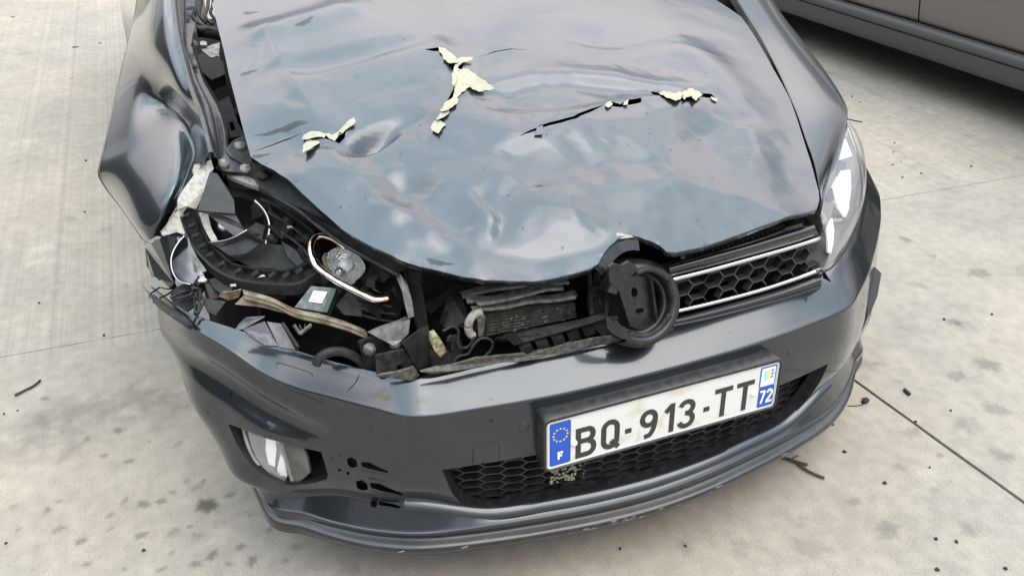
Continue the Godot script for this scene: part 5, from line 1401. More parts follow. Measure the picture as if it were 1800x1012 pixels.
	letter.call("letter", [arc.call(Vector2(14.5, 44), 14.5, 15, 0, 180, 10) + arc.call(Vector2(14.5, 15), 14.5, 15, 180, 360, 10) + [Vector2(29, 44)], [Vector2(16, 14), Vector2(33, -5)]], w, 120, 14, ink)
	letter.call("hyphen", [[Vector2(0, 0), Vector2(14, 0)]], w, 166.5, 40, ink)
	letter.call("digit", [arc.call(Vector2(14.5, 43), 14.5, 16, -10, 350, 18), [Vector2(29, 44), Vector2(29, 40)] + arc.call(Vector2(12, 40), 17, 40, -5, -70, 8) + [Vector2(6, 0)]], w, 204, 13, ink)
	letter.call("digit", [[Vector2(11, -5.5), Vector2(11, 64)], [Vector2(-4, 45), Vector2(8, 58)]], w, 260, 13.5, ink)
	letter.call("digit", [arc.call(Vector2(14, 45), 14.5, 14, 165, -75, 12) + [Vector2(11, 31.5)], arc.call(Vector2(14, 15.5), 15.5, 15.5, 80, -165, 12)], w, 290, 13, ink)
	letter.call("hyphen", [[Vector2(0, 0), Vector2(14, 0)]], w, 344, 40, ink)
	for x in [389.5, 441.5]:
		letter.call("letter", [[Vector2(-21, 0), Vector2(21, 0)], [Vector2(0, -5.5), Vector2(0, -65)]], w, x, 76, ink)
	letter.call("digit", [[Vector2(0, 28), Vector2(12, 28)], [Vector2(11, 26), Vector2(4, -2)]], 4.6, 480, 17, wp)
	letter.call("digit", [arc.call(Vector2(6, 21), 6, 7.5, 170, -20, 8) + [Vector2(0.5, 1)], [Vector2(-1.5, 0), Vector2(13.5, 0)]], 4.6, 497.5, 17, wp)
	for x in [57.0, 462.5]:
		fin("fixing_cap", lathe(at.call(Vector2(x, 47), 0.0), nn, [Vector2(0.0, 0.006), Vector2(0.003, 0.0056), Vector2(0.0055, 0.004), Vector2(0.0068, 0.001), Vector2(0.007, -0.001)], 16), mat(lin(0.85, 0.85, 0.84), 0.3), pl)
	# the holder behind the plate
	var prof := [Vector2(-6, -0.03), Vector2(-6, 0.0), Vector2(-4.5, 0.0025), Vector2(-1.0, 0.0025), Vector2(-0.5, -0.004), Vector2(0, -0.0045)]
	var holder := []
	for e in prof:
		var row := []
		var d: float = e.x
		for q in rounded.call(d, d, 520 - d, 110 - d * 1.4 if d < -2.0 else 110 - d, maxf(4.0, 8 - d)):
			row.append(at.call(q, e.y - 0.0))
		row.append(row[0])
		holder.append(row)
	fin("plate_holder", loft(holder, 1, 1), grimy(mat(lin(0.03, 0.03, 0.031), 0.38), M.grime, 6.0), pl)
	var bk := sf()
	var h0: Array = holder[0]
	for i in h0.size() - 1:
		quad(bk, h0[i], h0[i + 1], h0[i + 1] + Vector3(0, 0, -0.03), h0[i] + Vector3(0, 0, -0.03))
	fin("holder_base", bk, M.black, pl)

func build_grille() -> void:
	var g := Node3D.new()
	g.name = "radiator_grille"
	car.add_child(g, true)
	# intact half of the grille on the car's left: (s, t) runs along and up it
	var a0: Array = [Vector3(0.0376, 0.5853, -0.0979), Vector3(0.1389, 0.5802, -0.1039), Vector3(0.2537, 0.5777, -0.1112), Vector3(0.3432, 0.5801, -0.1177), Vector3(0.4295, 0.5854, -0.1244)]
	var a1: Array = [Vector3(0.0384, 0.6543, -0.1094), Vector3(0.1352, 0.6528, -0.1157), Vector3(0.2476, 0.6535, -0.1234), Vector3(0.3356, 0.6546, -0.1296), Vector3(0.4144, 0.6573, -0.1353)]
	for q in [[a1, "chrome_strip"], [a0, "chrome_strip"]]:
		fin(q[1], tube(smooth_path(q[0], 5), 0.0052, 8, null, false, 1.0), M.bright_strip, g)
	var inside := PackedVector2Array()
	var o := Vector3(0.03, 0.593, -0.10)
	var e0 := smooth_path(a0, 4)
	var e1 := smooth_path(a1, 4)
	for q in e0:
		inside.append(Vector2(q.x, q.y))
	e1.reverse()
	for q in e1:
		inside.append(Vector2(q.x, q.y))
	var zf := func(p: Vector2) -> Vector3:
		return Vector3(0, 0, (0.002 - 0.067 * p.x - 0.164 * p.y) / 0.984 - 0.008)
	fin("honeycomb", honeycomb(Vector3.ZERO, Vector3(1, 0, 0), Vector3(0, 1, 0), inside, 0.0375, 0.031, 0.0028, Vector3(0, -0.004, -0.02), zf), mat(lin(0.035, 0.036, 0.038), 0.3), g)
	var back := []
	for q in inside:
		back.append(Vector3(q.x, q.y, 0) + zf.call(q) + Vector3(0, 0, -0.05))
	fin("grille_backing", sheet(back, 0.004), M.black, g)
	# glossy black frame above and below the strips
	fin("grille_frame", loft([[Vector3(0.0369, 0.664, -0.1089), Vector3(0.1333, 0.6626, -0.1152), Vector3(0.2453, 0.6635, -0.1229), Vector3(0.3329, 0.6648, -0.1291), Vector3(0.4081, 0.6696, -0.1349)], [Vector3(0.0314, 0.68, -0.1031), Vector3(0.1269, 0.6789, -0.1093), Vector3(0.238, 0.6788, -0.1168), Vector3(0.3248, 0.6803, -0.123), Vector3(0.3934, 0.6839, -0.1282)], [Vector3(0.0325, 0.6858, -0.1102), Vector3(0.1306, 0.6867, -0.117), Vector3(0.2418, 0.6881, -0.1247), Vector3(0.3286, 0.6911, -0.1311), Vector3(0.3914, 0.6925, -0.1356)], [Vector3(0.0532, 0.6756, -0.1343), Vector3(0.1477, 0.6778, -0.1411), Vector3(0.2606, 0.6819, -0.1494), Vector3(0.3486, 0.6877, -0.1563), Vector3(0.4016, 0.689, -0.1601)]], 4, 4), M.gloss, g)
	fin("grille_frame", loft([[Vector3(0.0555, 0.5732, -0.095), Vector3(0.138, 0.5716, -0.1003), Vector3(0.2527, 0.5702, -0.1079), Vector3(0.3425, 0.5711, -0.1141), Vector3(0.4256, 0.577, -0.1207)], [Vector3(0.0437, 0.5785, -0.0809), Vector3(0.1281, 0.5748, -0.086), Vector3(0.2419, 0.5719, -0.0932), Vector3(0.3309, 0.5726, -0.0993), Vector3(0.4165, 0.5776, -0.1059)], [Vector3(0.0413, 0.5694, -0.0792), Vector3(0.1287, 0.5635, -0.0841), Vector3(0.2428, 0.5604, -0.0913), Vector3(0.3322, 0.5596, -0.0972), Vector3(0.4152, 0.5624, -0.1033)], [Vector3(0.0653, 0.534, -0.1115), Vector3(0.1555, 0.5278, -0.1166), Vector3(0.2733, 0.523, -0.1238), Vector3(0.3656, 0.5207, -0.1296), Vector3(0.4513, 0.5234, -0.1358)]], 4, 4), M.gloss, g)
	fin("grille_frame", sheet([Vector3(0.4203, 0.592, -0.1188), Vector3(0.4294, 0.5692, -0.1156), Vector3(0.4322, 0.5702, -0.0956), Vector3(0.431, 0.5817, -0.1178)], 0.006), M.gloss, g)
	# the vented rail under the bonnet edge
	var up: Array = [Vector3(0.0847, 0.6606, -0.1492), Vector3(0.2155, 0.6625, -0.1583), Vector3(0.3549, 0.6718, -0.1693)]
	var lo: Array = [Vector3(0.0807, 0.683, -0.1476), Vector3(0.2105, 0.6843, -0.1565), Vector3(0.3384, 0.6912, -0.1663)]
	fin("vent_rail", sheet([up[0], up[1], up[2], lo[2], lo[1], lo[0]], 0.004), M.black, g)
	for i in 19:
		var t := i / 18.0
		var p := (up[0] as Vector3).lerp(up[2], 0.12 + 0.84 * t)
		fin("vent_rib", bar(p + Vector3(0, 0.012, 0.004), p + Vector3(0, 0.004, 0.012), 0.0035, 0.008, Vector3.FORWARD), M.black, g)
	fin("rail_bolt", lathe(Vector3(0.0729, 0.6879, -0.1275), Vector3(0, 0.6, 0.8), [Vector2(0, 0.004), Vector2(0.004, 0.003), Vector2(0.005, 0)], 8), M.steel, g)
	# badge holder ring without its badge
	var rg := Node3D.new()
	rg.name = "badge_holder"
	car.add_child(rg, true)
	var c: Vector3 = Vector3(-0.0299, 0.628, -0.0872)
	var ax := Vector3(0.03, 0.42, 0.91).normalized()
	var rm := grimy(mat(lin(0.020, 0.021, 0.022), 0.42), M.grime, 9.0)
	fin("ring", lathe(c, ax, [Vector2(0.062, -0.03), Vector2(0.060, -0.006), Vector2(0.064, 0.006), Vector2(0.070, 0.008), Vector2(0.079, 0.004), Vector2(0.084, -0.006), Vector2(0.086, -0.03)], 40, null, -2.35, 2.55, 1.0, Vector3(1, 0.1, 0)), rm, rg)
	fin("inner_ring", lathe(c, ax, [Vector2(0.054, -0.036), Vector2(0.052, -0.02), Vector2(0.056, -0.012), Vector2(0.062, -0.014), Vector2(0.064, -0.03)], 40, null, -2.5, 1.9, 1.0, Vector3(1, 0.1, 0)), rm, rg)
	var cen: Array = []
	fin("badge_carrier", cut_sheet([Vector3(-0.0728, 0.6821, -0.1045), Vector3(-0.0629, 0.6854, -0.1057), Vector3(-0.0404, 0.6835, -0.1069), Vector3(-0.0124, 0.6734, -0.1071), Vector3(-0.0019, 0.6558, -0.1049), Vector3(0.0014, 0.6197, -0.0991), Vector3(0.0047, 0.5829, -0.0932), Vector3(-0.003, 0.5704, -0.0906), Vector3(-0.0369, 0.5722, -0.0886), Vector3(-0.055, 0.5843, -0.0894), Vector3(-0.0653, 0.619, -0.0945), Vector3(-0.0778, 0.6581, -0.1002)], [[Vector3(-0.0503, 0.6618, -0.1026), Vector3(-0.0427, 0.6611, -0.103), Vector3(-0.0389, 0.6532, -0.102), Vector3(-0.0388, 0.6439, -0.1004), Vector3(-0.0439, 0.6405, -0.0995), Vector3(-0.0502, 0.6444, -0.0998), Vector3(-0.0528, 0.6543, -0.1012)], [Vector3(-0.0411, 0.6163, -0.0957), Vector3(-0.0283, 0.6154, -0.0964), Vector3(-0.0231, 0.6105, -0.0959), Vector3(-0.0256, 0.604, -0.0947), Vector3(-0.0385, 0.605, -0.094), Vector3(-0.0424, 0.6107, -0.0947)]], 0.006), grimy(mat(lin(0.022, 0.024, 0.025), 0.4), M.grime, 9.0), rg)
	fin("carrier_rib", bar(Vector3(-0.016, 0.6784, -0.0976), Vector3(-0.0016, 0.5904, -0.0839), 0.006, 0.014, ax), M.black, rg)
	fin("ring_bracket", sheet(torn([Vector3(-0.116, 0.7337, -0.0818), Vector3(-0.1053, 0.7378, -0.0832), Vector3(-0.0886, 0.7296, -0.0829), Vector3(-0.0741, 0.735, -0.0848), Vector3(-0.0644, 0.7284, -0.0844), Vector3(-0.0546, 0.7173, -0.0832), Vector3(-0.0643, 0.7085, -0.081), Vector3(-0.0837, 0.6975, -0.0779), Vector3(-0.0935, 0.6798, -0.0743), Vector3(-0.1031, 0.6933, -0.0759), Vector3(-0.1139, 0.7025, -0.0767)], 0.002, 0.014), 0.006), rm, rg)
	fin("ring_bracket", sheet(torn([Vector3(-0.1228, 0.6352, -0.0649), Vector3(-0.1058, 0.633, -0.0657), Vector3(-0.0936, 0.6159, -0.0636), Vector3(-0.0787, 0.598, -0.0616), Vector3(-0.0635, 0.5821, -0.06), Vector3(-0.0736, 0.5777, -0.0586), Vector3(-0.0912, 0.5849, -0.0586), Vector3(-0.1109, 0.602, -0.0601), Vector3(-0.1206, 0.6162, -0.0619)], 0.0025, 0.014), 0.006), rm, rg)
	fin("broken_clip", sheet(torn([Vector3(-0.1204, 0.6368, -0.0653), Vector3(-0.1129, 0.6326, -0.061), Vector3(-0.1076, 0.6405, -0.0546), Vector3(-0.1038, 0.6384, -0.0525), Vector3(-0.1056, 0.6238, -0.0601), Vector3(-0.1154, 0.6241, -0.0595)], 0.002, 0.01), 0.002), M.grey_plastic, rg)
	fin("ring_rib", tube(smooth_path([Vector3(-0.0688, 0.5858, -0.0644), Vector3(-0.0434, 0.5741, -0.0641), Vector3(-0.0176, 0.5719, -0.0655), Vector3(0.0056, 0.5824, -0.0688), Vector3(0.0234, 0.6016, -0.0732)], 4), 0.006, 6), M.grey_plastic, rg)
	fin("ring_rib", tube(smooth_path([Vector3(-0.0546, 0.7041, -0.085), Vector3(-0.0273, 0.7044, -0.0869), Vector3(-0.0019, 0.6917, -0.0865), Vector3(0.019, 0.6707, -0.0844)], 4), 0.005, 6), M.grey_plastic, rg)
	var behind := []
	for k in 24:
		behind.append(c + (Vector3(1, 0, 0) * cos(TAU * k / 24) + ax.cross(Vector3(1, 0, 0)) * sin(TAU * k / 24)) * 0.085 - ax * 0.065)
	fin("holder_back", sheet(behind, 0.003), M.dark, rg)

func build_headlight() -> void:
	var h := Node3D.new()
	h.name = "headlight"
	car.add_child(h, true)
	# rim of the lens from the inner tip along the lower edge and back along the bonnet
	var low: Array = [Vector3(0.4148, 0.592, -0.1084), Vector3(0.4521, 0.588, -0.1236), Vector3(0.5031, 0.588, -0.1556), Vector3(0.5577, 0.592, -0.1921), Vector3(0.612, 0.6, -0.2356), Vector3(0.6624, 0.612, -0.2825), Vector3(0.7031, 0.628, -0.3287), Vector3(0.7368, 0.648, -0.376), Vector3(0.7669, 0.675, -0.4338), Vector3(0.7667, 0.71, -0.4676), Vector3(0.7534, 0.74, -0.4803)]
	var high: Array = [Vector3(0.4326, 0.672, -0.1607), Vector3(0.4353, 0.692, -0.1683), Vector3(0.4449, 0.708, -0.1816), Vector3(0.4663, 0.718, -0.2037), Vector3(0.4841, 0.726, -0.2207), Vector3(0.5125, 0.734, -0.2467), Vector3(0.5454, 0.74, -0.2772), Vector3(0.5815, 0.745, -0.311), Vector3(0.6238, 0.75, -0.3517), Vector3(0.6685, 0.755, -0.3947), Vector3(0.724, 0.757, -0.4531)]
	var rows := []
	for i in low.size():
		var a: Vector3 = low[i]
		var b: Vector3 = high[i]
		var out := Vector3(0.5, 0.35, 0.8).normalized()
		var k := a.distance_to(b) * 0.16
		rows.append([a, a.lerp(b, 0.25) + out * k * 0.75, a.lerp(b, 0.5) + out * k, a.lerp(b, 0.75) + out * k * 0.75, b])
	fin("lens", loft(rows, 4, 4), M.glass, h)
	var dp := Vector3(-0.35, -0.25, -0.75) * 0.12
	var bowl := []
	for i in rows.size():
		var a: Vector3 = low[i]
		var b: Vector3 = high[i]
		bowl.append([a + dp * 0.05, a.lerp(b, 0.12) + dp * 0.5, a.lerp(b, 0.5) + dp * 1.05, a.lerp(b, 0.88) + dp * 0.5, b + dp * 0.05])
	fin("housing", loft(bowl, 3, 4), mat(lin(0.05, 0.05, 0.049), 0.35, 0.2), h)
	var shape := func(p: Array, called: String, m: Material, depth: float) -> void:
		var q := []
		for v in p:
			q.append(v + dp * depth)
		fin(called, sheet(q, 0.004), m, h)
	shape.call([Vector3(0.6584, 0.7491, -0.377), Vector3(0.6884, 0.7027, -0.3736), Vector3(0.6083, 0.7238, -0.3286)], "reflector", M.silver, 0.0)  # mirrored sky is painted as the plate's own white colour
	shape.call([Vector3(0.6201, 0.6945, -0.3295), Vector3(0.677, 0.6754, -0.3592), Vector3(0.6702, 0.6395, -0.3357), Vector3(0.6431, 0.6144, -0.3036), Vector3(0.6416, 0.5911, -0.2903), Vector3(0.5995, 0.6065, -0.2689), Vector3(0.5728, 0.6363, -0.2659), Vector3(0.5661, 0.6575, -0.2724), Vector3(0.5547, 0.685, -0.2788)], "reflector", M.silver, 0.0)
	shape.call([Vector3(0.5613, 0.6758, -0.2839), Vector3(0.5736, 0.6501, -0.2791), Vector3(0.5461, 0.6384, -0.2537), Vector3(0.5193, 0.6269, -0.2289), Vector3(0.4885, 0.6221, -0.2048), Vector3(0.4668, 0.6559, -0.2074), Vector3(0.5008, 0.6707, -0.2389), Vector3(0.5247, 0.6767, -0.2589)], "reflector", M.satin, 0.0)
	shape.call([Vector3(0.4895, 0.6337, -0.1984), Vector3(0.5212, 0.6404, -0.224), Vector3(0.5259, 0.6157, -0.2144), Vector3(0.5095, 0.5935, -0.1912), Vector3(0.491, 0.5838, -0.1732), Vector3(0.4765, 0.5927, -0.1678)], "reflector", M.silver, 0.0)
	shape.call([Vector3(0.5168, 0.6819, -0.2507), Vector3(0.5547, 0.685, -0.2788), Vector3(0.5588, 0.6581, -0.2676), Vector3(0.5254, 0.6672, -0.249)], "divider", M.black, 0.0)
	shape.call([Vector3(0.6174, 0.7133, -0.3401), Vector3(0.6661, 0.6953, -0.3647), Vector3(0.6451, 0.6841, -0.3442), Vector3(0.5932, 0.6921, -0.3121)], "divider", M.grey_plastic, 0.0)
	fin("projector", lathe(Vector3(0.597, 0.5895, -0.2742), Vector3(0.45, 0.4, 0.8), [Vector2(0.0, 0.018), Vector2(0.012, 0.014), Vector2(0.021, 0.004), Vector2(0.024, -0.004), Vector2(0.03, -0.006), Vector2(0.03, -0.02)], 24), M.gloss, h)
	fin("corner_trim", sheet([Vector3(0.3893, 0.6967, -0.1707), Vector3(0.41, 0.7139, -0.1546), Vector3(0.4267, 0.6786, -0.1499), Vector3(0.4231, 0.6568, -0.146), Vector3(0.3914, 0.6908, -0.1495)], 0.006), M.black, h)
	var edge := []
	for q in low:
		edge.append(q + Vector3(0.001, -0.002, 0.001))
	fin("lens_seal", tube(smooth_path(edge, 3), 0.0022, 6), M.grey_plastic, h)

func build_broken_headlight() -> void:
	var h := Node3D.new()
	h.name = "smashed_headlight"
	car.add_child(h, true)
	h.set_meta("label", "smashed right headlight with its lens gone")
	# back shell of the lamp
	fin("lamp_shell", sheet([Vector3(-0.8077, 0.6743, -0.6866), Vector3(-0.775, 0.6966, -0.7126), Vector3(-0.7093, 0.7105, -0.7015), Vector3(-0.6544, 0.7099, -0.6673), Vector3(-0.5871, 0.6894, -0.5852), Vector3(-0.5344, 0.6657, -0.5053), Vector3(-0.4803, 0.6494, -0.4395), Vector3(-0.4381, 0.6329, -0.3806), Vector3(-0.4294, 0.603, -0.3144), Vector3(-0.4579, 0.5778, -0.2801), Vector3(-0.5185, 0.5742, -0.3091), Vector3(-0.5914, 0.5876, -0.3802), Vector3(-0.6509, 0.5901, -0.4211), Vector3(-0.7112, 0.5927, -0.4625), Vector3(-0.7723, 0.5953, -0.5045), Vector3(-0.8139, 0.6117, -0.5628)], 0.005), M.dark, h)
	# channel the lens was glued into, with its row of teeth
	var outer: Array = [Vector3(-0.8192, 0.7192, -0.6091), Vector3(-0.8115, 0.7042, -0.5739), Vector3(-0.8087, 0.6905, -0.5443), Vector3(-0.796, 0.6764, -0.5078), Vector3(-0.7814, 0.6656, -0.4772), Vector3(-0.7681, 0.658, -0.4536), Vector3(-0.7438, 0.6511, -0.4249), Vector3(-0.7134, 0.6481, -0.4006), Vector3(-0.6743, 0.648, -0.377), Vector3(-0.6314, 0.6505, -0.3563), Vector3(-0.6064, 0.6589, -0.3585), Vector3(-0.5854, 0.6666, -0.3615)]
	var inner: Array = [Vector3(-0.7816, 0.717, -0.5914), Vector3(-0.777, 0.7032, -0.5603), Vector3(-0.7736, 0.692, -0.5355), Vector3(-0.769, 0.6816, -0.5117), Vector3(-0.7504, 0.671, -0.4789), Vector3(-0.7362, 0.6633, -0.4547), Vector3(-0.7073, 0.6608, -0.4322), Vector3(-0.6781, 0.6594, -0.4119), Vector3(-0.6488, 0.6611, -0.3978), Vector3(-0.6244, 0.6655, -0.392), Vector3(-0.6099, 0.6693, -0.391), Vector3(-0.5962, 0.6736, -0.3917)]
	var lipu := []
	var fl := []
	for i in outer.size():
		fl.append([outer[i] + Vector3(0, -0.02, 0.005), outer[i] + Vector3(0, 0.002, 0.003), outer[i].lerp(inner[i], 0.12), outer[i].lerp(inner[i], 0.2) + Vector3(0, -0.014, -0.004), outer[i].lerp(inner[i], 0.85) + Vector3(0, -0.014, -0.004), inner[i] + Vector3(0, 0.003, 0), inner[i] + Vector3(0.004, -0.03, -0.02)])
	fin("seal_channel", loft(fl, 4, 2), M.black, h)
	for q in [Vector3(-0.7993, 0.7109, -0.5895), Vector3(-0.7936, 0.6997, -0.5633), Vector3(-0.7899, 0.6892, -0.5397), Vector3(-0.7812, 0.6785, -0.5127), Vector3(-0.7723, 0.6692, -0.4883), Vector3(-0.7542, 0.6605, -0.4598), Vector3(-0.7274, 0.6549, -0.4322), Vector3(-0.6982, 0.6535, -0.412), Vector3(-0.6685, 0.6541, -0.3952), Vector3(-0.6434, 0.6555, -0.3831), Vector3(-0.6195, 0.661, -0.3799)]:
		var t = (Vector3(-0.42, 0.7, -0.42) - q).normalized()
		var tooth := sf()
		bar(q - t * 0.007 + Vector3(0, 0.001, 0), q + t * 0.006 + Vector3(0, 0.005, 0), 0.013, 0.008, Vector3.UP, tooth)
		fin("tooth", tooth, M.black, h)
	fin("channel_edge", tube(smooth_path(outer, 4), 0.0035, 6), M.grey_plastic, h)
	# big bowl of the main beam: ring and dark cup
	var c: Vector3 = Vector3(-0.7169, 0.6825, -0.5551)
	var n := Vector3(-0.15, 0.72, 0.68).normalized()
	fin("main_beam_cup", lathe(c, n, [Vector2(0.0, -0.05), Vector2(0.03, -0.045), Vector2(0.055, -0.02), Vector2(0.068, 0.012)], 36), M.black, h)
	fin("main_beam_ring", lathe(c, n, [Vector2(0.066, 0.008), Vector2(0.068, 0.014), Vector2(0.073, 0.015), Vector2(0.076, 0.008), Vector2(0.074, -0.01)], 30, null, -0.9, 0.75, 1.0, Vector3(1, 0, 0)), M.satin, h)
	fin("bulb_shield", lathe(Vector3(-0.7343, 0.6835, -0.5675), n, [Vector2(0.0, 0.022), Vector2(0.010, 0.020), Vector2(0.018, 0.010), Vector2(0.022, -0.002), Vector2(0.022, -0.02)], 20), M.satin, h)
	fin("splinter_and_glint", sheet([Vector3(-0.7438, 0.7094, -0.5532), Vector3(-0.733, 0.7106, -0.5492), Vector3(-0.7319, 0.7081, -0.5435), Vector3(-0.7417, 0.7038, -0.5405)], 0.002), M.white, h)  # white highlight on the bulb shield, painted as a small plate
	# broken pieces of the surround
	fin("surround_fragment", sheet(torn([Vector3(-0.7793, 0.7155, -0.5963), Vector3(-0.7606, 0.7152, -0.5845), Vector3(-0.7605, 0.7004, -0.5543), Vector3(-0.7528, 0.6845, -0.5172), Vector3(-0.7653, 0.6838, -0.5233), Vector3(-0.773, 0.6972, -0.5553)], 0.001, 0.012), 0.003), M.white, h)
	fin("surround_fragment", sheet(torn([Vector3(-0.771, 0.6918, -0.5054), Vector3(-0.7436, 0.6951, -0.4958), Vector3(-0.7262, 0.7027, -0.4868), Vector3(-0.7127, 0.7095, -0.4831), Vector3(-0.6963, 0.7172, -0.4841), Vector3(-0.6769, 0.7257, -0.4898), Vector3(-0.661, 0.7158, -0.4884), Vector3(-0.6765, 0.6928, -0.4649), Vector3(-0.7075, 0.6771, -0.4608), Vector3(-0.7369, 0.6724, -0.4736), Vector3(-0.7546, 0.6818, -0.4939)], 0.001, 0.014), 0.003), M.grey_plastic, h)
	fin("broken_edge", tube(smooth_path([Vector3(-0.771, 0.6888, -0.5111), Vector3(-0.7437, 0.6969, -0.4924), Vector3(-0.7263, 0.7051, -0.4823), Vector3(-0.7128, 0.7119, -0.4786), Vector3(-0.6967, 0.7189, -0.4785)], 4), 0.0016, 6), M.satin, h)
	for i in 3:
		fin("ribbed_fin", bar(Vector3(-0.7036, 0.7066, -0.4904) + Vector3(0.004, 0.002, 0.008) * i, Vector3(-0.6779, 0.6958, -0.4671) + Vector3(0.004, 0.002, 0.008) * i, 0.003, 0.008), M.black, h)
	fin("lower_cover", sheet([Vector3(-0.7363, 0.656, -0.501), Vector3(-0.7004, 0.6642, -0.4962), Vector3(-0.6723, 0.6733, -0.4978), Vector3(-0.6315, 0.6731, -0.4728), Vector3(-0.6157, 0.6628, -0.4424), Vector3(-0.6065, 0.6541, -0.4192), Vector3(-0.6462, 0.6458, -0.426), Vector3(-0.7036, 0.6456, -0.4601)], 0.004), M.black, h)
	fin("lower_cover", sheet([Vector3(-0.6364, 0.6826, -0.4763), Vector3(-0.6139, 0.6739, -0.4451), Vector3(-0.6056, 0.6609, -0.4137), Vector3(-0.6195, 0.6565, -0.413), Vector3(-0.6316, 0.6655, -0.4387)], 0.004), M.grey_plastic, h)
	# broken plastic lying in the bay
	for s in [Vector3(-0.6661, 0.7096, -0.568), Vector3(-0.6301, 0.6908, -0.5082), Vector3(-0.6043, 0.6659, -0.4418), Vector3(-0.6623, 0.6626, -0.4701), Vector3(-0.5637, 0.625, -0.3341), Vector3(-0.541, 0.6159, -0.302), Vector3(-0.5013, 0.6148, -0.2759), Vector3(-0.7751, 0.6163, -0.4432), Vector3(-0.7482, 0.6131, -0.4206), Vector3(-0.7045, 0.618, -0.4043), Vector3(-0.6689, 0.6177, -0.3824), Vector3(-0.8034, 0.6218, -0.4714), Vector3(-0.8239, 0.6087, -0.4571), Vector3(-0.7891, 0.599, -0.4165), Vector3(-0.5129, 0.6972, -0.4509), Vector3(-0.4894, 0.676, -0.3935), Vector3(-0.4685, 0.6553, -0.3388), Vector3(-0.5001, 0.6357, -0.3178), Vector3(-0.4647, 0.6296, -0.2841), Vector3(-0.5888, 0.6341, -0.3678)]:
		var q := []
		var a0 := rng.randf() * TAU
		var r := rng.randf_range(0.012, 0.03)
		for k in 5:
			var a := a0 + TAU * k / 5.0 + rng.randf_range(-0.4, 0.4)
			q.append(s + Vector3(cos(a) * r * rng.randf_range(0.6, 1.3), sin(a) * r * 0.5 + rng.randf_range(-0.012, 0.012), -sin(a) * r * rng.randf_range(0.4, 0.9)))
		fin("broken_plastic", sheet(q, 0.004), M.black if rng.randf() < 0.6 else M.grey_plastic, h)
	# silvered side reflector at the corner
	var w: Vector3 = Vector3(-0.8106, 0.6591, -0.5096)
	var cup := []
	var rimp: Array = [Vector3(-0.8097, 0.6936, -0.5512), Vector3(-0.8261, 0.684, -0.5414), Vector3(-0.8401, 0.6721, -0.5255), Vector3(-0.8462, 0.662, -0.5086), Vector3(-0.8465, 0.6512, -0.4867), Vector3(-0.8383, 0.6421, -0.4634), Vector3(-0.8191, 0.6397, -0.4469), Vector3(-0.8001, 0.6431, -0.4425), Vector3(-0.7907, 0.6472, -0.4452), Vector3(-0.7948, 0.6589, -0.4714), Vector3(-0.8001, 0.6731, -0.5036)]
	for q in rimp:
		var dn := Vector3(0.02, -0.045, -0.01)
		cup.append([q, q.lerp(w, 0.2) + dn * 0.5, q.lerp(w, 0.55) + dn * 0.9, w + dn])
	cup.append(cup[0])
	fin("side_reflector", loft(cup, 2, 3), mat(lin(0.5, 0.51, 0.52), 0.16, 1.0), h)
	fin("reflector_lip", tube(smooth_path(rimp.slice(0, 7), 3), 0.0016, 6), M.satin, h)
	fin("side_strip", sheet([Vector3(-0.8063, 0.6937, -0.5398), Vector3(-0.8033, 0.6839, -0.5182), Vector3(-0.7972, 0.672, -0.4903), Vector3(-0.7848, 0.6583, -0.4549), Vector3(-0.7937, 0.6554, -0.4544), Vector3(-0.8049, 0.6668, -0.4842), Vector3(-0.8101, 0.6786, -0.5115)], 0.004), M.steel, h)
	fin("white_clip", sheet(torn([Vector3(-0.8017, 0.6528, -0.4398), Vector3(-0.7903, 0.6546, -0.4366), Vector3(-0.787, 0.6525, -0.4303), Vector3(-0.7919, 0.6499, -0.4279), Vector3(-0.804, 0.6492, -0.4337)], 0.0006, 0.01), 0.004), M.white, h)
	# chrome eyebrow round the running light
	var brow := smooth_path([Vector3(-0.5272, 0.689, -0.3909), Vector3(-0.5443, 0.7002, -0.4099), Vector3(-0.5624, 0.707, -0.4208), Vector3(-0.5768, 0.7056, -0.4217), Vector3(-0.5879, 0.6982, -0.4087), Vector3(-0.5926, 0.6895, -0.3891), Vector3(-0.5923, 0.6836, -0.3721), Vector3(-0.5852, 0.6776, -0.3509), Vector3(-0.5717, 0.6714, -0.3256), Vector3(-0.5508, 0.6635, -0.2968), Vector3(-0.5274, 0.6556, -0.2714), Vector3(-0.5088, 0.6498, -0.2531), Vector3(-0.4971, 0.6486, -0.2484), Vector3(-0.4807, 0.6494, -0.2449)], 5)
	var rad := []
	for i in brow.size():
		rad.append(lerpf(0.0045, 0.0095, clampf(i / 18.0, 0.0, 1.0)))
	var bm: StandardMaterial3D = M.chrome.duplicate()
	bm.roughness = 0.16
	grimy(bm, noise_tex(0.012, 71, [[0.0, Color(1, 1, 1)], [0.52, Color(1, 1, 1)], [0.6, Color(0.98, 0.82, 0.6)], [0.8, Color(0.72, 0.48, 0.26)]]), 4.0)
	var br := fin("chrome_surround", tube(brow, rad, 8, null, false, 0.8, Vector3(0.3, -0.4, 0.85)), bm, h)
	fin("surround_tip", sheet([Vector3(-0.5291, 0.6558, -0.2822), Vector3(-0.5137, 0.6518, -0.3023), Vector3(-0.5002, 0.6503, -0.2866), Vector3(-0.4886, 0.6497, -0.2642), Vector3(-0.4788, 0.6495, -0.244), Vector3(-0.4978, 0.6493, -0.2455), Vector3(-0.5117, 0.6513, -0.2579)], 0.004), bm, br)
	# running light bowl
	var dc: Vector3 = Vector3(-0.5312, 0.6578, -0.3814)
	var dn2 := Vector3(-0.2, 0.45, 0.85).normalized()
	var ribm := mat(lin(0.75, 0.75, 0.74), 0.16, 1.0)
	ribm.heightmap_enabled = true
	ribm.uv1_triplanar = true
	ribm.uv1_scale = Vector3(9, 9, 9)
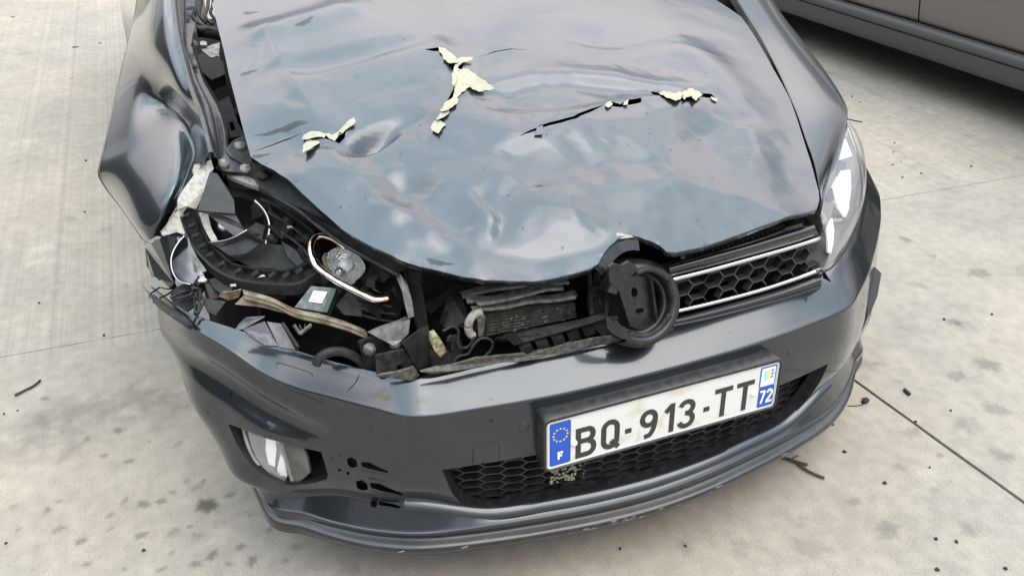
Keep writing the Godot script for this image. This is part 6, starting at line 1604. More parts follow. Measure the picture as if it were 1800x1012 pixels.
	ribm.heightmap_texture = noise_tex(0.03, 15, [[0.0, Color(0, 0, 0)], [1.0, Color(1, 1, 1)]])
	ribm.heightmap_scale = 0.25
	var bowl := []
	var mouth: Array = [Vector3(-0.5665, 0.6752, -0.396), Vector3(-0.5578, 0.6812, -0.4029), Vector3(-0.5411, 0.687, -0.4047), Vector3(-0.5248, 0.6861, -0.393), Vector3(-0.5062, 0.6798, -0.3691), Vector3(-0.4998, 0.6694, -0.344), Vector3(-0.5091, 0.6605, -0.3316), Vector3(-0.5231, 0.6539, -0.3264), Vector3(-0.5385, 0.65, -0.3278), Vector3(-0.5527, 0.6528, -0.3419), Vector3(-0.5649, 0.6597, -0.3634)]
	for q in mouth:
		bowl.append([q, q.lerp(dc, 0.35) - dn2 * 0.014, q.lerp(dc, 0.75) - dn2 * 0.018, dc - dn2 * 0.016])
	bowl.append(bowl[0])
	var dl := fin("running_light", loft(bowl, 2, 4), ribm, h)
	fin("bowl_rim", tube(smooth_path([Vector3(-0.5623, 0.6815, -0.3969), Vector3(-0.5691, 0.6775, -0.3928), Vector3(-0.5705, 0.6702, -0.3788), Vector3(-0.5661, 0.661, -0.3572), Vector3(-0.5539, 0.654, -0.3358), Vector3(-0.5398, 0.6513, -0.3218), Vector3(-0.5264, 0.655, -0.3213)], 4), 0.0042, 6, null, false, 0.8), M.rust, dl)
	fin("bulb_dome", lathe(dc, dn2, [Vector2(0.0, 0.012), Vector2(0.007, 0.010), Vector2(0.013, 0.003), Vector2(0.014, -0.012)], 18), mat(lin(0.6, 0.6, 0.58), 0.15), dl)
	fin("side_bulb", lathe(Vector3(-0.5443, 0.6528, -0.3699), dn2, [Vector2(0.0, 0.006), Vector2(0.005, 0.004), Vector2(0.008, -0.002), Vector2(0.010, -0.004), Vector2(0.010, -0.012)], 16), M.satin, dl)
	# walls, ribs and pleats inside the lamp
	var wallp := []
	for q in [Vector3(-0.6422, 0.7297, -0.5712), Vector3(-0.616, 0.718, -0.5316), Vector3(-0.5901, 0.7065, -0.4926), Vector3(-0.5752, 0.6946, -0.4595), Vector3(-0.5698, 0.68, -0.4264), Vector3(-0.5782, 0.6661, -0.4031)]:
		wallp.append([q, q + Vector3(0.004, -0.02, -0.004), q + Vector3(0.012, -0.06, -0.012)])
	fin("lamp_partition", loft(wallp, 2, 3), M.black, h)
	for s in [[Vector3(-0.6552, 0.7348, -0.5707), Vector3(-0.6288, 0.7284, -0.5416), Vector3(-0.606, 0.7192, -0.5093), Vector3(-0.5826, 0.7078, -0.4719), Vector3(-0.5736, 0.7007, -0.4521)], [Vector3(-0.6468, 0.7106, -0.5585), Vector3(-0.6199, 0.7004, -0.5215), Vector3(-0.5961, 0.6889, -0.4838), Vector3(-0.5832, 0.677, -0.4518)], [Vector3(-0.6475, 0.6937, -0.5245), Vector3(-0.6224, 0.6849, -0.4914), Vector3(-0.6009, 0.6735, -0.4554), Vector3(-0.5916, 0.6629, -0.4281)], [Vector3(-0.6102, 0.7314, -0.5554), Vector3(-0.5738, 0.7202, -0.5108), Vector3(-0.544, 0.7052, -0.4623)], [Vector3(-0.5889, 0.6248, -0.3725), Vector3(-0.5504, 0.6229, -0.3454), Vector3(-0.515, 0.6156, -0.3093), Vector3(-0.469, 0.6114, -0.273)], [Vector3(-0.5877, 0.6192, -0.3486), Vector3(-0.5518, 0.6167, -0.3218), Vector3(-0.5168, 0.6095, -0.2861), Vector3(-0.4679, 0.6078, -0.2534)], [Vector3(-0.5678, 0.6023, -0.3257), Vector3(-0.5401, 0.5993, -0.3029), Vector3(-0.5039, 0.5946, -0.2716), Vector3(-0.4663, 0.5934, -0.2466)]]:
		fin("lamp_rib", tube(smooth_path(s, 4), 0.0038, 6, null, false, 0.7), M.black if s.size() % 2 else M.grey_plastic, h)
	fin("lamp_cover", sheet(torn([Vector3(-0.5054, 0.658, -0.3618), Vector3(-0.4819, 0.6654, -0.3627), Vector3(-0.4717, 0.6587, -0.343), Vector3(-0.4821, 0.6462, -0.3238), Vector3(-0.5006, 0.6404, -0.3231), Vector3(-0.5142, 0.6444, -0.3393)], 0.003, 0.02), 0.006), M.grey_plastic, h)
	fin("lamp_cover", sheet(torn([Vector3(-0.5484, 0.6222, -0.3546), Vector3(-0.5104, 0.6197, -0.3266), Vector3(-0.4806, 0.6098, -0.2885), Vector3(-0.4948, 0.5974, -0.2718), Vector3(-0.5301, 0.5999, -0.2982), Vector3(-0.5569, 0.6088, -0.3323)], 0.003, 0.02), 0.008), M.black, h)
	fin("lamp_cover", sheet([Vector3(-0.6416, 0.7075, -0.596), Vector3(-0.6061, 0.7161, -0.5922), Vector3(-0.5694, 0.7033, -0.5442), Vector3(-0.5566, 0.6857, -0.5006), Vector3(-0.5868, 0.6648, -0.4761), Vector3(-0.6156, 0.6696, -0.5032), Vector3(-0.6419, 0.6811, -0.5423)], 0.006), M.black, h)
	for q in [Vector3(-0.613, 0.702, -0.5207), Vector3(-0.5865, 0.6831, -0.4662), Vector3(-0.6509, 0.6766, -0.5033), Vector3(-0.5064, 0.6271, -0.3042)]:
		fin("adjuster_screw", lathe(q, Vector3(-0.2, 0.7, 0.6), [Vector2(0.0, 0.008), Vector2(0.005, 0.007), Vector2(0.0065, 0.002), Vector2(0.012, 0.001), Vector2(0.012, -0.008)], 10), M.grey_plastic, h)
	for q in [[Vector3(-0.6215, 0.7138, -0.4747), Vector3(-0.613, 0.7149, -0.4718), Vector3(-0.6118, 0.7131, -0.4674), Vector3(-0.6213, 0.7119, -0.4708)], [Vector3(-0.6962, 0.6537, -0.411), Vector3(-0.6839, 0.655, -0.4063), Vector3(-0.6826, 0.6533, -0.402), Vector3(-0.6962, 0.6513, -0.4062)], [Vector3(-0.7483, 0.6413, -0.417), Vector3(-0.738, 0.6424, -0.4133), Vector3(-0.7379, 0.6401, -0.4084), Vector3(-0.7482, 0.6389, -0.4122)]]:
		fin("splinter_and_glint", sheet(q, 0.002), M.white, h)
	# control module with its sticker
	var top: Array = [Vector3(-0.6051, 0.6454, -0.3396), Vector3(-0.5713, 0.6456, -0.3197), Vector3(-0.5985, 0.6202, -0.2842), Vector3(-0.6434, 0.6221, -0.3149)]
	var mod := fin("control_module", sheet(top, 0.02), grimy(mat(lin(0.11, 0.115, 0.11), 0.35, 0.5), M.grime, 8.0), h)
	fin("circuit_board", sheet([Vector3(-0.5716, 0.6469, -0.3178), Vector3(-0.5633, 0.6462, -0.3114), Vector3(-0.5903, 0.6214, -0.2771), Vector3(-0.5988, 0.6215, -0.2823)], 0.02), mat(lin(0.012, 0.024, 0.016), 0.4), mod)
	fin("circuit_board", sheet([Vector3(-0.6201, 0.6258, -0.2898), Vector3(-0.6051, 0.6256, -0.2803), Vector3(-0.6083, 0.6226, -0.2762), Vector3(-0.6204, 0.623, -0.2843)], 0.004), mat(lin(0.015, 0.09, 0.04), 0.4), mod)
	var sim := Image.create(128, 128, false, Image.FORMAT_RGB8)
	sim.fill(Color(0.80, 0.83, 0.92))
	for j in 5:
		var x := 14
		while x < 108:
			var l := rng.randi_range(3, 10)
			sim.fill_rect(Rect2i(x, 18 + j * 20, l, 7), Color(0.55, 0.58, 0.68))
			x += l + rng.randi_range(3, 7)
	var sm := mat(Color(1, 1, 1), 0.5)
	sm.albedo_texture = ImageTexture.create_from_image(sim)
	fin("sticker", sheet([Vector3(-0.6056, 0.6504, -0.3229), Vector3(-0.5826, 0.6505, -0.3095), Vector3(-0.5978, 0.6383, -0.2937), Vector3(-0.6194, 0.6388, -0.3076)], 0.001), sm, mod)
	# folded flap of wing metal hanging over the lamp
	fin("folded_flap", sheet([Vector3(-0.7418, 0.7911, -0.6105), Vector3(-0.7286, 0.7905, -0.6012), Vector3(-0.7162, 0.775, -0.5669), Vector3(-0.7083, 0.7566, -0.5388), Vector3(-0.7116, 0.7367, -0.519), Vector3(-0.7451, 0.7391, -0.5346), Vector3(-0.7786, 0.738, -0.5573)], 0.002), grimy(mat(lin(0.022, 0.022, 0.021), 0.5), M.grime, 7.0), h, "dark folded flap of sheet metal")
	fin("folded_flap", sheet([Vector3(-0.7786, 0.7312, -0.5715), Vector3(-0.7448, 0.7322, -0.5486), Vector3(-0.711, 0.7298, -0.5329), Vector3(-0.7052, 0.7154, -0.5187), Vector3(-0.6997, 0.704, -0.5063), Vector3(-0.7214, 0.6948, -0.5101), Vector3(-0.7601, 0.7208, -0.5675)], 0.002), M.bay_paint, h)
	# wiring and torn plastic below the channel
	fin("torn_plastic", sheet(torn([Vector3(-0.7852, 0.6339, -0.4616), Vector3(-0.7592, 0.6389, -0.4564), Vector3(-0.7421, 0.6363, -0.4408), Vector3(-0.7407, 0.6293, -0.4256), Vector3(-0.7511, 0.6228, -0.4186), Vector3(-0.7678, 0.6207, -0.4243), Vector3(-0.7783, 0.6248, -0.439)], 0.003, 0.014), 0.004), M.grey_plastic, h)
	fin("torn_plastic", sheet(torn([Vector3(-0.8575, 0.6115, -0.4829), Vector3(-0.8345, 0.62, -0.4864), Vector3(-0.8117, 0.6213, -0.4754), Vector3(-0.8086, 0.6125, -0.4557), Vector3(-0.8217, 0.5971, -0.4321), Vector3(-0.8424, 0.5889, -0.4279), Vector3(-0.8544, 0.5952, -0.4478)], 0.004, 0.014), 0.004), M.black, h)
	for k in 5:
		var pp: Array = [Vector3(-0.848, 0.6188, -0.4453), Vector3(-0.8258, 0.626, -0.4465), Vector3(-0.8128, 0.6291, -0.445), Vector3(-0.8051, 0.6225, -0.427), Vector3(-0.8131, 0.6105, -0.4073), Vector3(-0.824, 0.6013, -0.3951)]
		var q := []
		for e in pp:
			q.append(e + Vector3(rng.randf_range(-0.012, 0.012), rng.randf_range(-0.012, 0.012), rng.randf_range(-0.012, 0.012)))
		fin("loose_wire", tube(smooth_path(q, 4), 0.0028, 6), M.grey_plastic, h)

func build_engine_bay() -> void:
	var e := Node3D.new()
	e.name = "engine_bay"
	car.add_child(e, true)
	# walls, floor and blocks that close the bay
	var box := func(called: String, lo: Vector3, hi: Vector3, m: Material) -> void:
		var st := sf()
		var c := (lo + hi) * 0.5
		bar(Vector3(c.x, c.y, lo.z), Vector3(c.x, c.y, hi.z), hi.x - lo.x, hi.y - lo.y, Vector3.UP, st)
		fin(called, st, m, e)
	box.call("bay_floor", Vector3(-0.70, 0.24, -1.15), Vector3(0.70, 0.27, -0.46), M.dark)
	box.call("undertray", Vector3(-0.52, 0.19, -0.50), Vector3(0.52, 0.2, -0.16), M.black)
	box.call("undertray", Vector3(-0.66, 0.19, -0.56), Vector3(0.66, 0.198, -0.36), M.black)
	box.call("lamp_carrier", Vector3(0.36, 0.30, -0.36), Vector3(0.62, 0.56, -0.33), M.black)
	box.call("bulkhead", Vector3(-0.72, 0.27, -1.2), Vector3(0.72, 0.72, -1.15), M.dark)
	box.call("engine_block", Vector3(-0.42, 0.3, -1.1), Vector3(0.5, 0.68, -0.50), M.black)
	box.call("inner_wing_panel", Vector3(0.60, 0.3, -1.15), Vector3(0.62, 0.70, -0.45), M.dark)
	box.call("fan_shroud", Vector3(-0.42, 0.28, -0.44), Vector3(0.55, 0.66, -0.40), M.dark)
	var iw := sf()
	quad(iw, Vector3(-0.70, 0.25, -0.35), Vector3(-0.70, 0.25, -1.8), Vector3(-0.70, 0.76, -1.8), Vector3(-0.70, 0.62, -0.50))
	quad(iw, Vector3(-0.66, 0.40, -0.45), Vector3(-0.66, 0.40, -1.8), Vector3(-0.50, 0.40, -1.8), Vector3(-0.50, 0.40, -0.45))
	fin("inner_wing_panel", iw, M.dark, e)
	# top rail between wing and bonnet
	var A: Array = [Vector3(-0.7254, 0.8974, -1.733), Vector3(-0.7447, 0.8507, -1.3807), Vector3(-0.7427, 0.8368, -1.2804), Vector3(-0.736, 0.8247, -1.1956), Vector3(-0.7341, 0.811, -1.0969), Vector3(-0.726, 0.7928, -0.9693), Vector3(-0.7278, 0.7774, -0.8556), Vector3(-0.7306, 0.7607, -0.7319)]
	var B: Array = [Vector3(-0.6426, 0.8906, -1.7342), Vector3(-0.6829, 0.8589, -1.4782), Vector3(-0.7036, 0.8451, -1.3644), Vector3(-0.7037, 0.8305, -1.2576), Vector3(-0.6994, 0.812, -1.1254), Vector3(-0.6822, 0.7929, -0.9966), Vector3(-0.6812, 0.7753, -0.8687), Vector3(-0.6972, 0.759, -0.7393)]
	var rail := []
	for i in A.size():
		rail.append([A[i] + Vector3(-0.004, -0.05, 0), A[i], A[i].lerp(B[i], 0.12) + Vector3(0, 0.008, 0), A[i].lerp(B[i], 0.42) + Vector3(0, 0.008, 0), A[i].lerp(B[i], 0.5) + Vector3(0, -0.002, 0), A[i].lerp(B[i], 0.9) + Vector3(0, -0.004, 0), B[i], B[i] + Vector3(0.006, -0.07, 0)])
	fin("inner_wing_rail", loft(rail, 4, 2), M.bay_paint, e)
	fin("rail_side_wall", cut_sheet([Vector3(-0.6798, 0.7717, -1.0651), Vector3(-0.6522, 0.7732, -1.093), Vector3(-0.6505, 0.7538, -0.9519), Vector3(-0.644, 0.7449, -0.8908), Vector3(-0.6777, 0.7468, -0.8842), Vector3(-0.6762, 0.7586, -0.9715)], [[Vector3(-0.6717, 0.7563, -0.957), Vector3(-0.6608, 0.756, -0.9614), Vector3(-0.6602, 0.7502, -0.9198), Vector3(-0.6709, 0.7505, -0.9156)]], 0.006), M.black, e)
	fin("rail_hole_disc", lathe(Vector3(-0.6867, 0.8797, -1.5534), Vector3(0, 1, 0.1), [Vector2(0.0, 0.001), Vector2(0.007, 0.0008), Vector2(0.011, 0.003), Vector2(0.014, 0)], 16), M.black, e)  # black disc painted in for the shade inside a hole
	for q in [[Vector3(-0.7019, 0.8491, -1.306), 0.010], [Vector3(-0.7145, 0.8259, -1.1884), 0.006], [Vector3(-0.6814, 0.8437, -1.3232), 0.008]]:
		fin("bolt", lathe(q[0], Vector3(0, 1, 0.2), [Vector2(0.0, 0.008), Vector2(q[1] * 0.55, 0.008), Vector2(q[1] * 0.6, 0.003), Vector2(q[1], 0.002), Vector2(q[1], -0.004)], 8), M.steel, e)
	fin("bright_clip", sheet(torn([Vector3(-0.688, 0.8512, -1.3149), Vector3(-0.6725, 0.8498, -1.3142), Vector3(-0.6722, 0.8468, -1.2927), Vector3(-0.689, 0.8483, -1.2934)], 0.001, 0.008), 0.004), M.white, e)
	fin("black_hose", tube(smooth_path([Vector3(-0.6862, 0.8512, -1.42), Vector3(-0.6716, 0.8499, -1.4195), Vector3(-0.6495, 0.8464, -1.4073), Vector3(-0.6221, 0.8419, -1.3911)], 4), 0.016, 10), M.black, e)
	fin("black_hose", tube(smooth_path([Vector3(-0.6844, 0.8593, -1.4062), Vector3(-0.6652, 0.8582, -1.4094), Vector3(-0.6427, 0.8551, -1.4011), Vector3(-0.6203, 0.8521, -1.3927)], 4), 0.009, 8), M.grey_plastic, e)
	fin("pale_plate", sheet([Vector3(-0.6902, 0.8372, -1.2857), Vector3(-0.6598, 0.8389, -1.3163), Vector3(-0.6381, 0.8389, -1.3298), Vector3(-0.6516, 0.8285, -1.2452), Vector3(-0.6722, 0.8289, -1.2361)], 0.006), grimy(mat(lin(0.30, 0.29, 0.28), 0.6), M.grime, 8.0), e)
	fin("pale_plate", sheet([Vector3(-0.663, 0.8258, -1.2484), Vector3(-0.6474, 0.8263, -1.2614), Vector3(-0.6562, 0.8205, -1.2138), Vector3(-0.6644, 0.8213, -1.2144)], 0.006), M.steel, e)
	fin("black_box", sheet([Vector3(-0.7059, 0.82, -1.2536), Vector3(-0.6862, 0.822, -1.2801), Vector3(-0.6608, 0.8168, -1.2578), Vector3(-0.6464, 0.8099, -1.216), Vector3(-0.6503, 0.8003, -1.1438), Vector3(-0.6863, 0.7993, -1.1149), Vector3(-0.7025, 0.8069, -1.1606)], 0.03), M.black, e)
	fin("strut_mount", lathe(Vector3(-0.7282, 0.8463, -1.5068), Vector3(0.1, 1, 0.1), [Vector2(0.0, 0.02), Vector2(0.03, 0.018), Vector2(0.042, 0.004), Vector2(0.045, -0.03)], 20), M.black, e)
	fin("dusty_cover", sheet(torn([Vector3(-0.7423, 0.8845, -1.5992), Vector3(-0.7166, 0.8847, -1.6161), Vector3(-0.7176, 0.87, -1.5084), Vector3(-0.7429, 0.8604, -1.4231), Vector3(-0.7475, 0.8672, -1.4694)], 0.002, 0.02), 0.01), M.dust, e)
	for k in 4:
		var pts: Array = [Vector3(-0.6477, 0.8848, -1.6886), Vector3(-0.6614, 0.8728, -1.5926), Vector3(-0.6756, 0.8638, -1.5181), Vector3(-0.6639, 0.8551, -1.4619)]
		var q := []
		for v in pts:
			q.append(v + Vector3(k * 0.016 - 0.01, 0.006 * (k % 2), rng.randf_range(-0.01, 0.01)))
		fin("loose_wire", tube(smooth_path(q, 4), 0.005, 6), M.black if k % 2 else M.grey_plastic, e)
	# metal bracket at the front of the rail
	fin("bonnet_bracket", sheet([Vector3(-0.6985, 0.7705, -0.7635), Vector3(-0.6726, 0.7741, -0.8053), Vector3(-0.6498, 0.7742, -0.8206), Vector3(-0.6496, 0.7656, -0.7573), Vector3(-0.6481, 0.7562, -0.6897), Vector3(-0.6691, 0.759, -0.6972), Vector3(-0.6786, 0.7619, -0.7127), Vector3(-0.692, 0.7658, -0.7335)], 0.004), M.bay_paint, e)
	fin("bonnet_bracket", sheet([Vector3(-0.7271, 0.7599, -0.6984), Vector3(-0.699, 0.7655, -0.7564), Vector3(-0.6844, 0.76, -0.7255), Vector3(-0.6739, 0.7557, -0.7004), Vector3(-0.6518, 0.7528, -0.6927), Vector3(-0.6492, 0.7488, -0.6644), Vector3(-0.6824, 0.7528, -0.6737), Vector3(-0.7087, 0.7561, -0.682)], 0.004), M.bay_paint, e)
	for q in [Vector3(-0.6658, 0.7748, -0.7704), Vector3(-0.6681, 0.7618, -0.6746), Vector3(-0.709, 0.7674, -0.7047)]:
		fin("bolt", lathe(q, Vector3(0.1, 1, 0.3), [Vector2(0.0, 0.006), Vector2(0.006, 0.006), Vector2(0.007, 0.003), Vector2(0.012, 0.002), Vector2(0.012, -0.004)], 8), M.white, e)
	fin("pale_arm", sheet(torn([Vector3(-0.7057, 0.74, -0.7121), Vector3(-0.6864, 0.74, -0.6956), Vector3(-0.6625, 0.74, -0.6624), Vector3(-0.6443, 0.74, -0.6173), Vector3(-0.6535, 0.74, -0.6093), Vector3(-0.6769, 0.74, -0.6413), Vector3(-0.7076, 0.74, -0.6945)], 0.001, 0.02), 0.008), M.white, e)
	# black carrier following the bonnet edge
	fin("bonnet_slam_panel", sheet([Vector3(-0.6591, 0.8116, -0.5833), Vector3(-0.6457, 0.809, -0.5785), Vector3(-0.6246, 0.803, -0.5472), Vector3(-0.6055, 0.796, -0.5136), Vector3(-0.5877, 0.7892, -0.4518), Vector3(-0.5644, 0.7765, -0.4009), Vector3(-0.5424, 0.7659, -0.3578), Vector3(-0.5196, 0.7531, -0.3225), Vector3(-0.4888, 0.7411, -0.2787), Vector3(-0.4543, 0.7214, -0.2531), Vector3(-0.4368, 0.711, -0.2413), Vector3(-0.4566, 0.693, -0.259), Vector3(-0.4919, 0.7083, -0.2847), Vector3(-0.533, 0.7291, -0.3295), Vector3(-0.5723, 0.7484, -0.3873), Vector3(-0.6048, 0.7627, -0.4348), Vector3(-0.6281, 0.775, -0.4796), Vector3(-0.6586, 0.7875, -0.5172), Vector3(-0.666, 0.8019, -0.5511)], 0.006), M.black, e)
	fin("panel_edge", tube(smooth_path([Vector3(-0.6576, 0.7831, -0.5213), Vector3(-0.6286, 0.7734, -0.4779), Vector3(-0.6007, 0.7663, -0.4308), Vector3(-0.5723, 0.7523, -0.3747), Vector3(-0.5358, 0.735, -0.3149), Vector3(-0.4933, 0.7203, -0.2592), Vector3(-0.4654, 0.7103, -0.2237)], 4), 0.004, 6), M.grey_plastic, e)
	fin("bolt", lathe(Vector3(-0.6471, 0.8043, -0.5355), Vector3(0, 1, 0.2), [Vector2(0.0, 0.006), Vector2(0.006, 0.006), Vector2(0.007, 0.003), Vector2(0.013, 0.002), Vector2(0.013, -0.004)], 10), M.black, e)
	# bumper rail: dented cream and rusty beam behind the lamp
	var beam: Array = [Vector3(-0.7307, 0.6711, -0.32), Vector3(-0.7153, 0.6686, -0.31), Vector3(-0.6839, 0.6611, -0.29), Vector3(-0.6489, 0.6415, -0.27), Vector3(-0.6087, 0.6383, -0.24), Vector3(-0.5677, 0.6246, -0.22), Vector3(-0.5369, 0.611, -0.2)]
	var bm := []
	for q in beam:
		bm.append([q + Vector3(0, 0.004, -0.014), q + Vector3(0, 0.006, -0.006), q + Vector3(0, 0.005, 0.002), q + Vector3(0, -0.001, 0.003), q + Vector3(0, -0.004, 0.005), q + Vector3(0, -0.008, 0.002), q + Vector3(0, -0.009, -0.012)])
	fin("bumper_rail", loft(bm, 5, 3), M.rust, e)
	fin("bumper_rail_end", sheet(torn([Vector3(-0.7481, 0.6523, -0.325), Vector3(-0.7306, 0.6638, -0.33), Vector3(-0.7232, 0.672, -0.33), Vector3(-0.7128, 0.6651, -0.325), Vector3(-0.6909, 0.6617, -0.31), Vector3(-0.6609, 0.6494, -0.29), Vector3(-0.651, 0.6426, -0.275), Vector3(-0.6676, 0.6423, -0.28), Vector3(-0.6993, 0.6487, -0.3)], 0.003, 0.016), 0.006), M.rust, e)
	fin("torn_tab", sheet(torn([Vector3(-0.7721, 0.6674, -0.34), Vector3(-0.7659, 0.6746, -0.34), Vector3(-0.7483, 0.6718, -0.34), Vector3(-0.7329, 0.6732, -0.34), Vector3(-0.7394, 0.6573, -0.34), Vector3(-0.759, 0.6556, -0.34)], 0.003, 0.012), 0.004), M.rust, e)
	# grey violet ducts under the rail
	fin("air_duct", sheet([Vector3(-0.7443, 0.6304, -0.27), Vector3(-0.7058, 0.6446, -0.26), Vector3(-0.6984, 0.6261, -0.24), Vector3(-0.6922, 0.6142, -0.22), Vector3(-0.714, 0.6213, -0.22), Vector3(-0.7304, 0.629, -0.235)], 0.006), M.violet_plastic, e)
	fin("air_duct", sheet([Vector3(-0.702, 0.6436, -0.26), Vector3(-0.679, 0.6394, -0.25), Vector3(-0.6682, 0.6249, -0.23), Vector3(-0.66, 0.6138, -0.21), Vector3(-0.6626, 0.6079, -0.205), Vector3(-0.6906, 0.6113, -0.22), Vector3(-0.6968, 0.629, -0.235)], 0.008), M.violet_plastic, e)
	fin("air_duct", sheet([Vector3(-0.7585, 0.6307, -0.275), Vector3(-0.7487, 0.6387, -0.28), Vector3(-0.7353, 0.6489, -0.28), Vector3(-0.7036, 0.65, -0.27), Vector3(-0.7193, 0.635, -0.28), Vector3(-0.7438, 0.634, -0.27)], 0.006), M.violet_plastic, e)
	fin("duct_edge", bar(Vector3(-0.6771, 0.6389, -0.25), Vector3(-0.6615, 0.616, -0.2), 0.006, 0.012), M.black, e)
	for i in 4:
		var t := i / 3.0
		fin("slotted_bracket", bar((Vector3(-0.6576, 0.6328, -0.25) as Vector3).lerp(Vector3(-0.6278, 0.6253, -0.25), t), (Vector3(-0.6517, 0.6198, -0.235) as Vector3).lerp(Vector3(-0.6359, 0.625, -0.24), t), 0.003, 0.005), M.grey_plastic, e)
	fin("slotted_bracket", bar(Vector3(-0.6585, 0.6395, -0.24), Vector3(-0.6511, 0.6242, -0.23), 0.004, 0.006), M.steel, e)
	fin("slotted_bracket", bar(Vector3(-0.6511, 0.6242, -0.23), Vector3(-0.6279, 0.6318, -0.24), 0.004, 0.006), M.steel, e)
	# hose hoop, bracket and bolts by the tow eye
	fin("rubber_hoop", tube(smooth_path([Vector3(-0.6331, 0.5728, -0.2), Vector3(-0.6278, 0.5842, -0.2), Vector3(-0.6126, 0.5916, -0.2), Vector3(-0.592, 0.5911, -0.2), Vector3(-0.5703, 0.5776, -0.2), Vector3(-0.555, 0.559, -0.2), Vector3(-0.5458, 0.5406, -0.2), Vector3(-0.541, 0.5205, -0.2)], 4), 0.009, 8), M.grey_plastic, e)
	fin("mount_plate", sheet([Vector3(-0.5551, 0.6098, -0.19), Vector3(-0.5339, 0.6144, -0.19), Vector3(-0.4927, 0.596, -0.19), Vector3(-0.4771, 0.5868, -0.19), Vector3(-0.4707, 0.5668, -0.19), Vector3(-0.4801, 0.5375, -0.19), Vector3(-0.498, 0.5156, -0.19), Vector3(-0.5357, 0.5237, -0.19), Vector3(-0.5491, 0.5567, -0.19), Vector3(-0.5532, 0.5838, -0.19)], 0.006), M.black, e)
	for q in [[Vector3(-0.5399, 0.5983, -0.175), 0.012], [Vector3(-0.4926, 0.6006, -0.17), 0.011]]:
		fin("bolt", lathe(q[0], Vector3(-0.1, 0.4, 0.9), [Vector2(0.0, 0.010), Vector2(q[1] * 0.7, 0.010), Vector2(q[1] * 0.75, 0.004), Vector2(q[1], 0.003), Vector2(q[1], -0.004)], 8), M.steel, e)
	fin("tow_bracket", cut_sheet([Vector3(-0.5336, 0.5978, -0.155), Vector3(-0.4821, 0.5979, -0.155), Vector3(-0.4669, 0.5641, -0.155), Vector3(-0.457, 0.5455, -0.155), Vector3(-0.4667, 0.527, -0.155), Vector3(-0.5061, 0.5383, -0.155), Vector3(-0.536, 0.5521, -0.155)], [[Vector3(-0.4969, 0.5659, -0.155), Vector3(-0.4904, 0.5667, -0.155), Vector3(-0.4865, 0.5604, -0.155), Vector3(-0.488, 0.5529, -0.155), Vector3(-0.4945, 0.5522, -0.155), Vector3(-0.4984, 0.5585, -0.155)]], 0.006), M.grey_plastic, e)
	fin("tow_bracket_edge", sheet([Vector3(-0.5408, 0.5732, -0.13), Vector3(-0.5004, 0.5706, -0.13), Vector3(-0.4717, 0.5729, -0.13), Vector3(-0.4631, 0.5523, -0.13), Vector3(-0.4744, 0.5424, -0.13), Vector3(-0.5117, 0.5584, -0.13)], 0.006), M.dust, e)
	# upright members between lamp and radiator
	fin("lamp_bracket", sheet(torn([Vector3(-0.4677, 0.7038, -0.24), Vector3(-0.4571, 0.7015, -0.24), Vector3(-0.4494, 0.6865, -0.225), Vector3(-0.4493, 0.6645, -0.2), Vector3(-0.4507, 0.6419, -0.185), Vector3(-0.4615, 0.6395, -0.185), Vector3(-0.4627, 0.6553, -0.2), Vector3(-0.4619, 0.68, -0.22)], 0.001, 0.02), 0.01), M.steel, e)
	fin("lamp_bracket", sheet(torn([Vector3(-0.5215, 0.6145, -0.185), Vector3(-0.5381, 0.6268, -0.19), Vector3(-0.5146, 0.6333, -0.19), Vector3(-0.4891, 0.6401, -0.185), Vector3(-0.4677, 0.6492, -0.18), Vector3(-0.4603, 0.6412, -0.178), Vector3(-0.4676, 0.6195, -0.168), Vector3(-0.4818, 0.61, -0.165), Vector3(-0.4982, 0.6063, -0.16), Vector3(-0.5099, 0.6115, -0.17)], 0.001, 0.02), 0.005), M.steel, e)
	fin("front_upright", sheet([Vector3(-0.4432, 0.7079, -0.28), Vector3(-0.4068, 0.6977, -0.26), Vector3(-0.4207, 0.6778, -0.25), Vector3(-0.4198, 0.6391, -0.23), Vector3(-0.4206, 0.5809, -0.2), Vector3(-0.425, 0.567, -0.195), Vector3(-0.4419, 0.5994, -0.2), Vector3(-0.4452, 0.6577, -0.23)], 0.01), M.black, e)
	fin("front_upright", sheet([Vector3(-0.4856, 0.6161, -0.15), Vector3(-0.4454, 0.6226, -0.17), Vector3(-0.4302, 0.6263, -0.17), Vector3(-0.4315, 0.5891, -0.15), Vector3(-0.4341, 0.5533, -0.15), Vector3(-0.4583, 0.5495, -0.15), Vector3(-0.4691, 0.5708, -0.15)], 0.006), M.dark, e)
	fin("diagonal_brace", bar(Vector3(-0.4001, 0.5838, -0.28), Vector3(-0.3074, 0.6183, -0.3), 0.022, 0.012, Vector3(0, 0.5, 0.8)), M.black, e)
	fin("diagonal_brace", bar(Vector3(-0.4002, 0.6495, -0.3), Vector3(-0.3621, 0.6322, -0.32), 0.012, 0.02), M.grey_plastic, e)
	fin("foam_block", sheet(torn([Vector3(-0.4356, 0.6307, -0.135), Vector3(-0.427, 0.6334, -0.135), Vector3(-0.416, 0.6118, -0.135), Vector3(-0.4102, 0.5912, -0.135), Vector3(-0.4214, 0.5813, -0.135), Vector3(-0.4285, 0.5935, -0.135), Vector3(-0.4363, 0.6133, -0.135)], 0.002, 0.01), 0.02), M.foam, e, "yellow foam block by the radiator")
	fin("black_socket", sheet([Vector3(-0.4432, 0.6135, -0.13), Vector3(-0.4311, 0.5951, -0.13), Vector3(-0.423, 0.5827, -0.13), Vector3(-0.4074, 0.5964, -0.13), Vector3(-0.4016, 0.5716, -0.13), Vector3(-0.4087, 0.5553, -0.13), Vector3(-0.4368, 0.5606, -0.13)], 0.02), M.black, e)
	# radiator
	var r := Node3D.new()
	r.name = "radiator"
	car.add_child(r, true)
